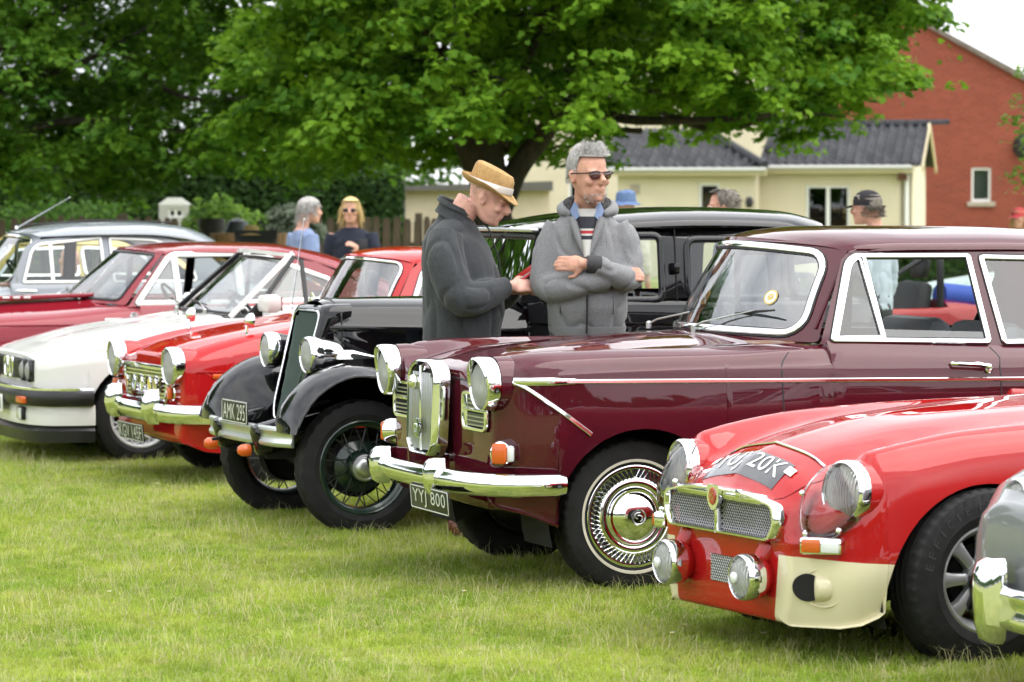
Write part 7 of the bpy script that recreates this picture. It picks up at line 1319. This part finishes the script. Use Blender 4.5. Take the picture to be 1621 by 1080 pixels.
def grey_man():
    p = tag(empty('person', (.365, 16.55, 0), R(-92)), 'person with grey spiky hair, sunglasses and folded arms in a grey hooded jacket', 'person'); HJ = heather('grey_marl', (.15, .152, .158), (.24, .245, .253))
    b = MB(); hm = placed((.07, .0, 1.635), R(38), .03, 0, 1.1); head(b, hm); b.tube([(-.03, 0, 1.53), (.0, 0, 1.62), (.02, .005, 1.70)], [.072, .064, .066], 16); rings(b, [(0, 0, 1.0, .11, .14), (0, 0, 1.25, .11, .13), (-.01, 0, 1.46, .085, .12), (-.02, 0, 1.56, .06, .07)])
    WL = (.208, -.005, 1.335); b.tube([(-.02, .12, 1.46), (.05, .205, 1.28), WL], [.04, .035, .028], 10); b.tube([(-.02, -.12, 1.46), (.04, -.195, 1.24), (.155, .1, 1.26)], [.04, .035, .03], 10); hand(b, WL, (.04, -1, .04), (.98, 0, .18), 1.0, .45, -1)
    hand(b, (.13, .14, 1.275), (-.12, .95, .1), (.9, .1, .3), .95, .5, 1)
    lower(p, b, 1.02, tm=mat('grey_jean', (.06, .065, .075), .85, var=.2, bump=.2), sm=mat('black_shoe', (.02, .02, .02), .4)); put(remesh(b, .0062, 2), 'body', SK, p)
    j = MB(); rings(j, [(.0, 0, 1.00, .14, .178), (.0, 0, 1.04, .152, .19), (.01, 0, 1.12, .162, .198), (.012, 0, 1.25, .16, .195), (.0, 0, 1.38, .148, .195), (-.01, 0, 1.48, .128, .188), (-.02, 0, 1.545, .105, .145), (-.025, 0, 1.60, .085, .098)], 28)
    limbs(j, [(-.02, .135, 1.51), (-.01, .175, 1.445), (.03, .205, 1.34), (.06, .205, 1.27), (.15, .15, 1.275), (.198, .07, 1.325), (.207, .045, 1.332)], [.076, .08, .072, .072, .066, .054, .046]); limbs(j, [(-.02, -.135, 1.51), (-.01, -.175, 1.44), (.025, -.205, 1.31), (.05, -.195, 1.23), (.13, -.12, 1.215), (.172, .0, 1.245), (.158, .1, 1.26)], [.076, .08, .074, .075, .068, .06, .05])
    put(remesh(j, .009, 2, .0085, 7.5, (1, 1, .75), 9), 'hooded_jacket', HJ, p)
    rib = mat('charcoal_rib', (.045, .045, .048), .9, bump=.4, bs=120, stretch=(1, 1, .2)); c = MB(); c.tube([(.2, .062, 1.328), (.207, .035, 1.333), (.21, .0, 1.336)], [.045, .044, .041], 18); c.build('cuff', rib, p); MB().tube([(.165, .075, 1.256), (.157, .11, 1.262), (.14, .13, 1.268)], [.046, .046, .042], 16).build('cuff', rib, p)
    b2 = MB(); rings(b2, [(.0, 0, .975, .138, .174), (.0, 0, 1.01, .150, .187), (.0, 0, 1.03, .153, .190)], 28); b2.build('hem_rib', HJ, p)
    # open collar: hood round the neck, fleece lining, blue collar, striped shirt
    def horse(r, z0, rise, w_, x0=-.035, n=24, a0=.62): return [(x0+r*math.cos(a), r*1.12*math.sin(a), z0+rise*(1-math.cos(a))/2) for a in np.linspace(a0, 2*PI-a0, n)]
    h = MB(); h.tube(horse(.108, 1.565, .06, .05), [.020+.022*math.sin(PI*i/23) for i in range(24)], 14); put(remesh(h, .009, 2, .006, 9), 'hood', HJ, p)
    h = MB(); h.tube(horse(.086, 1.585, .06, .04, a0=.55), [.020+.012*math.sin(PI*i/23) for i in range(24)], 12); put(remesh(h, .007, 1, .008, 60), 'fleece_lining', mat('dark_sherpa', (.06, .06, .062), .95, var=.6, vs=90, bump=1, bs=120), p)
    for s in (1, -1):
        MB().prism([(.045, s*.062, 1.63), (.065, s*.082, 1.585), (.105, s*.06, 1.535), (.118, s*.03, 1.565), (.09, s*.045, 1.61)], (.012, 0, .006)).build('shirt_collar', mat('blue_shirt', (.16, .22, .36), .8), p); MB().tube([(.095, s*.07, 1.55), (.145, s*.045, 1.47), (.165, s*.012, 1.385)], [.022, .018, .010], 10).build('lapel', HJ, p)
        MB().tube([(.155, s*.085, 1.53), (.178, s*.095, 1.46), (.18, s*.1, 1.41)], .0028, 6).build('drawcord', HJ, p)
    rows = [[(.095+.035*math.cos(a)+(1.60-z)*.33, .052*math.sin(a)*(1-(1.62-z)*2.9), z) for a in np.linspace(-1.4, 1.4, 11)] for z in np.linspace(1.60, 1.37, 12)]
    MB().grid(rows).build('striped_shirt', stripe(), p); MB().tube([(.165, .004, 1.40), (.178, .004, 1.25), (.178, .002, 1.12), (.156, 0, 1.0)], .005, 6).build('zip', 'blackrub', p)
    MB().tube([(.128, -.125, 1.20), (.133, -.128, 1.09)], .003, 6).build('pocket_edge', rib, p); MB().tube([(.128, .125, 1.18), (.133, .128, 1.09)], .003, 6).build('pocket_edge', rib, p)
    # sunglasses, beard, hair
    g = MB()
    for s in (1, -1): g.ell((.098, s*.034, .117), (.006, .029, .019), 14, Matrix.Rotation(s*.25, 3, 'Z'))
    o = g.xf(hm).build('sunglasses', mat('dark_red_lens', (.06, .010, .010), .06, coat=1.), p); g = MB().tube([(.102, -.062, .128), (.108, -.034, .135), (.110, 0, .128), (.108, .034, .135), (.102, .062, .128)], .0025, 6)
    for s in (1, -1): g.tube([(.10, s*.062, .126), (.06, s*.079, .124), (.0, s*.088, .122), (-.02, s*.088, .112)], .0028, 6)
    g.xf(hm).build('glasses_frame', 'black', o)
    gh = mat('grey_hair', (.48, .47, .45), .5, var=.35, vs=60); rs = np.random.RandomState(4); put(scalp(.135, .198, -.001, .075).xf(hm).mesh('scalp', 60), 'hair', mat('grey_underhair', (.28, .275, .265), .8, var=.3, vs=60), p)
    def hr(rs):
        a = rs.uniform(-PI, PI); z = rs.uniform(.08, .24); c_ = math.cos(a)
        while z < (.195 if c_ > .35 else .13 if c_ > -.3 else .075): z = rs.uniform(.08, .24)
        f = math.sqrt(max(.02, 1-((z-.15)/.1)**2))*.97 if z > .15 else .97; top = max(0, (z-.18)/.06); L_ = rs.uniform(.006, .010)+top*rs.uniform(.006, .014)+(.022*rs.rand() if c_ > .2 and top > .2 else 0)
        out_ = Vector((c_*.6, math.sin(a)*.9, .25+top*1.3)); out_ += Vector((.15*top-.2, .55*top, 0)); out_.normalize(); return (-.009+.103*f*c_, .081*f*math.sin(a), z), out_*L_, (rs.normal()*.006-.004, .010+rs.normal()*.006, -.012*(1-top))
    strands(p, hm, hr, 5200, gh, rs, 'hair_tuft', .0008)
    def bd(rs):
        a = rs.uniform(-1.25, 1.25); z = rs.uniform(-.004, .034); rr = .088 if z < .03 else .094; return (.03+.068*math.cos(a)*(1 if z > .02 else .8), (.052+z*.3)*math.sin(a), z+.004), (.004*math.cos(a), .004*math.sin(a), -.009), (0, 0, 0)
    strands(p, hm, bd, 260, mat('grey_beard', (.36, .31, .28), .7), rs, 'beard', .0011)
def heather(name, a, b):
    m = mat(name, a, .92, bump=.2, bs=200, sheen=.15, col2=b, vs=110, stretch=(1, 1, 3.2)); return m
def stripe():
    m = mat('striped_cloth', (.6, .6, .58), .85); n = m.node_tree; l = n.links.new; t = n.nodes.new('ShaderNodeTexCoord'); s = n.nodes.new('ShaderNodeSeparateXYZ'); l(t.outputs['Object'], s.inputs[0]); mr = n.nodes.new('ShaderNodeMapRange'); mr.inputs[1].default_value = 1.36; mr.inputs[2].default_value = 1.60; l(s.outputs[2], mr.inputs[0]); r = n.nodes.new('ShaderNodeValToRGB'); r.color_ramp.interpolation = 'CONSTANT'; e = r.color_ramp.elements
    e[0].position = 0; e[0].color = (.45, .45, .42, 1); e[1].position = .38; e[1].color = (.02, .02, .03, 1)
    for p_, c in ((.46, (.45, .45, .42)), (.5, (.35, .02, .03)), (.56, (.45, .45, .42)), (.6, (.02, .02, .03)), (.84, (.42, .42, .4))): q = e.new(p_); q.color = (*c, 1)
    l(mr.outputs[0], r.inputs[0]); l(r.outputs[0], n.nodes['Principled BSDF'].inputs['Base Color']); return m
def bystander(label, loc, face, H=1.72, top=None, trou=DKC, hair=None, hat=None, skin=SK, arms='down', pitch=0., yaw=0., glasses=False, seated=False, vox=.012):
    """background figure with head, hands, clothes; k scales a 1.75 m body"""
    p = tag(empty('person', loc, face), label, 'person'); k = H/1.75; b = MB(); hm = placed((.055, 0, 1.512), yaw, pitch, 0, 1.0); head(b, hm); b.tube([(-.03, 0, 1.42), (-.01, 0, 1.5), (.01, 0, 1.58)], [.06, .054, .056], 14); rings(b, [(0, 0, .95, .11, .15), (0, 0, 1.15, .11, .14), (0, 0, 1.35, .1, .16), (-.02, 0, 1.46, .07, .09)])
    j = MB(); rings(j, [(0, 0, .90, .135, .185), (0, 0, 1.05, .135, .178), (.01, 0, 1.22, .13, .175), (0, 0, 1.36, .118, .185), (-.01, 0, 1.43, .09, .15), (-.015, 0, 1.47, .065, .08)], 22)
    A = {'down': [((-.01, 1*.17, 1.41), (-.03, .235, 1.13), (.03, .24, .88)), ((-.01, -.17, 1.41), (-.03, -.235, 1.13), (.03, -.24, .88))], 'front': [((-.01, .17, 1.41), (.0, .24, 1.14), (.24, .10, 1.10)), ((-.01, -.17, 1.41), (.0, -.24, 1.14), (.26, -.10, 1.12))], 'phone': [((-.01, .17, 1.41), (.04, .24, 1.15), (.17, .09, 1.27)), ((-.01, -.17, 1.41), (-.03, -.235, 1.13), (.03, -.24, .88))]}[arms]
    for (s_, e, w), sd in zip(A, (1, -1)):
        b.tube([s_, e, w], [.046, .038, .025], 10); limbs(j, [s_, ((s_[0]+e[0])/2, (s_[1]+e[1])/2*1.02, (s_[2]+e[2])/2), e, ((e[0]+w[0])/2, (e[1]+w[1])/2, (e[2]+w[2])/2)], [.075, .074, .06, .055]); d = Vector(w)-Vector(e); hand(b, w, d, (0, sd, .2) if arms == 'down' else (.2, sd*.8, .4), .95, .5, -sd)
    lower(p, b, .92, tm=trou, sm=mat('shoe', (.04, .03, .025), .5), vox=.02, seat=seated); put(remesh(b, vox*.7, 1), 'body', skin, p); put(remesh(j, vox*1.2, 2, .006, 8), 'top', top, p)
    if hair is not None:
        hc, zs, zf, L_, zb = hair; put(scalp(zs, zf, .006, zb).xf(hm).mesh('hair', 60), 'hair', hc, p); rs = np.random.RandomState(int(abs(loc[0])*100))
        def hr(rs):
            zm = .135 if hat else .24; a = rs.uniform(-PI, PI) if not hat else rs.uniform(1.5, 4.78); z = rs.uniform(zb, zm); c_ = math.cos(a)
            while z < (zf if c_ > .4 else zs if c_ > -.25 else zb) and not hat: z = rs.uniform(zb, .24)
            f = math.sqrt(max(.02, 1-((z-.15)/.1)**2)) if z > .15 else 1; return (-.009+.104*f*c_, .083*f*math.sin(a), z), (c_*.02, math.sin(a)*.022, .012-L_*.6), (rs.normal()*.012, rs.normal()*.012+math.sin(a)*.02, -L_*.6)
        strands(p, hm, hr, 700, hc, rs, 'hair_strands', .0022)
    if hat:
        kind, hc = hat
        if kind == 'cap':
            o = MB().grid([[(-.008+.107*f*math.cos(a), .087*f*math.sin(a), z) for a in np.linspace(0, 2*PI, 29)[:-1]] for z, f in ((.135, 1.0), (.165, 1.02), (.20, .93), (.225, .7), (.242, .4), (.248, 0))], False, True).xf(hm).build('cap', hc, p); MB().grid([[(.09+.085*r, .075*s*(1-.35*r*r), .143-.02*r-.01*s*s) for s in np.linspace(-1, 1, 9)] for r in (0, .4, .8, 1)]).xf(hm).build('peak', hc, o)
        else:
            o = MB().grid([[(-.008+r*1.08*math.cos(a), r*.95*math.sin(a), z+.012*noise.noise(Vector((math.cos(a)*2, math.sin(a)*2, z*9)))) for a in np.linspace(0, 2*PI, 33)[:-1]] for r, z in ((.145, .125), (.125, .14), (.1, .155), (.098, .19), (.09, .235), (.06, .255), (0, .26))], False, True).xf(hm).build('bucket_hat', hc, p)
    if glasses:
        g = MB()
        for s in (1, -1): g.ell((.097, s*.033, .117), (.006, .027, .018), 12); g.tube([(.095, s*.06, .12), (.0, s*.085, .12)], .003, 6)
        g.xf(hm).build('sunglasses', 'black', p)
    else: eyes(p, hm)
    p.scale = (k, k, k); return p
def build_people():
    hat_man(); grey_man()
    fl = lambda n, c: mat(n, c, .9, var=.12, vs=12, bump=.2, bs=150); blond = mat('blond_hair', (.62, .46, .20), .6, var=.3, vs=40); greyh = mat('silver_hair', (.34, .33, .31), .7, var=.3, vs=40); shorth = mat('short_grey_hair', (.17, .15, .13), .8, var=.3, vs=40)
    w_ = bystander('person with long blonde hair, dark glasses and navy polo shirt holding a phone', (-1.41, 30, 0), R(-95), 1.66, fl('navy_cotton', (.012, .016, .032)), hair=(blond, .10, .205, .12, .03), arms='phone', glasses=True)
    ph = tag(empty('mobile_phone', (-1.30, 29.74, 1.22)), 'dark phone in the hand of the blonde person', 'phone'); MB().box((0, 0, 0), (.075, .012, .15), bev=.004).build('case', 'black', ph); MB().box((0, .008, 0), (.066, .003, .135)).build('screen', 'dull', ph)
    bystander('person with shaggy grey hair and pale blue shirt seen from behind', (-1.79, 29.4, 0), R(28), 1.66, fl('light_blue_cotton', (.19, .25, .40)), hair=(greyh, .10, .19, .06, .02))
    bystander('person in crumpled blue bucket hat behind the black vintage saloon', (1.00, 30.6, 0), R(60), 1.70, fl('cream_cotton', (.55, .5, .4)), hat=('bucket', fl('faded_denim', (.10, .16, .30))))
    bystander('balding person with cropped grey hair behind the roof of the black saloon', (1.50, 23.4, 0), R(172), 1.71, fl('slate_cotton', (.10, .12, .16)), hair=(shorth, .12, .215, .01, .04), arms='front')
    bystander('person in black baseball cap, pale blue shirt and black trousers seen from behind', (2.50, 23.6, 0), R(150), 1.70, fl('pale_blue_cotton', (.52, .58, .68)), hat=('cap', fl('black_cap', (.015, .013, .015))), hair=(shorth, .13, .2, .01, .05))
    bystander('person in red headscarf and white top at the right edge', (5.36, 36, 0), R(-120), 1.55, fl('white_cotton', (.7, .7, .7)), hat=('cap', fl('red_check', (.5, .06, .07))), hair=(blond, .1, .19, .05, .03))
    bystander('bald person sitting beyond the slate grey saloon, seen through its windows', (-3.71, 28.44, -.462), R(-70), 1.72, fl('grey_blue_shirt', (.22, .27, .34)), skin=SKR, pitch=.5, arms='front', seated=True)
    st_ = tag(empty('folding_stool', (-3.71, 28.44, 0), R(-70)), 'low folding stool under the bald sitting person', 'stool'); MB().box((0, 0, .345), (.34, .36, .025), bev=.008).build('seat', 'seatblack', st_)
    for sx in (1, -1):
        for sy in (1, -1): MB().tube([(sx*.15, sy*.16, .335), (-sx*.15, sy*.165, 0)], .011, 8).build('leg', 'dull', st_)
build_ground(); build_main_tree(); build_left_tree(); build_green(); build_reflection_wood(); build_houses(); build_fence(); build_tubs()
build_wolseley(); build_mg(); build_black(); build_red(); build_bmw(); build_coupe(); build_grey_saloon(); build_right(); build_kit()
simple_car('yellow_car', 'pale yellow car seen through the windows of the slate grey saloon', (-5.35, 29.7), 20, P_YEL, zr=1.34)
simple_car('pale_green_open_car', 'pale green open car beyond the red kit car', (4.25, 31.5), 12, P_TEAL, roof=False)
build_people()
bpy.data.scenes.remove(TMP)
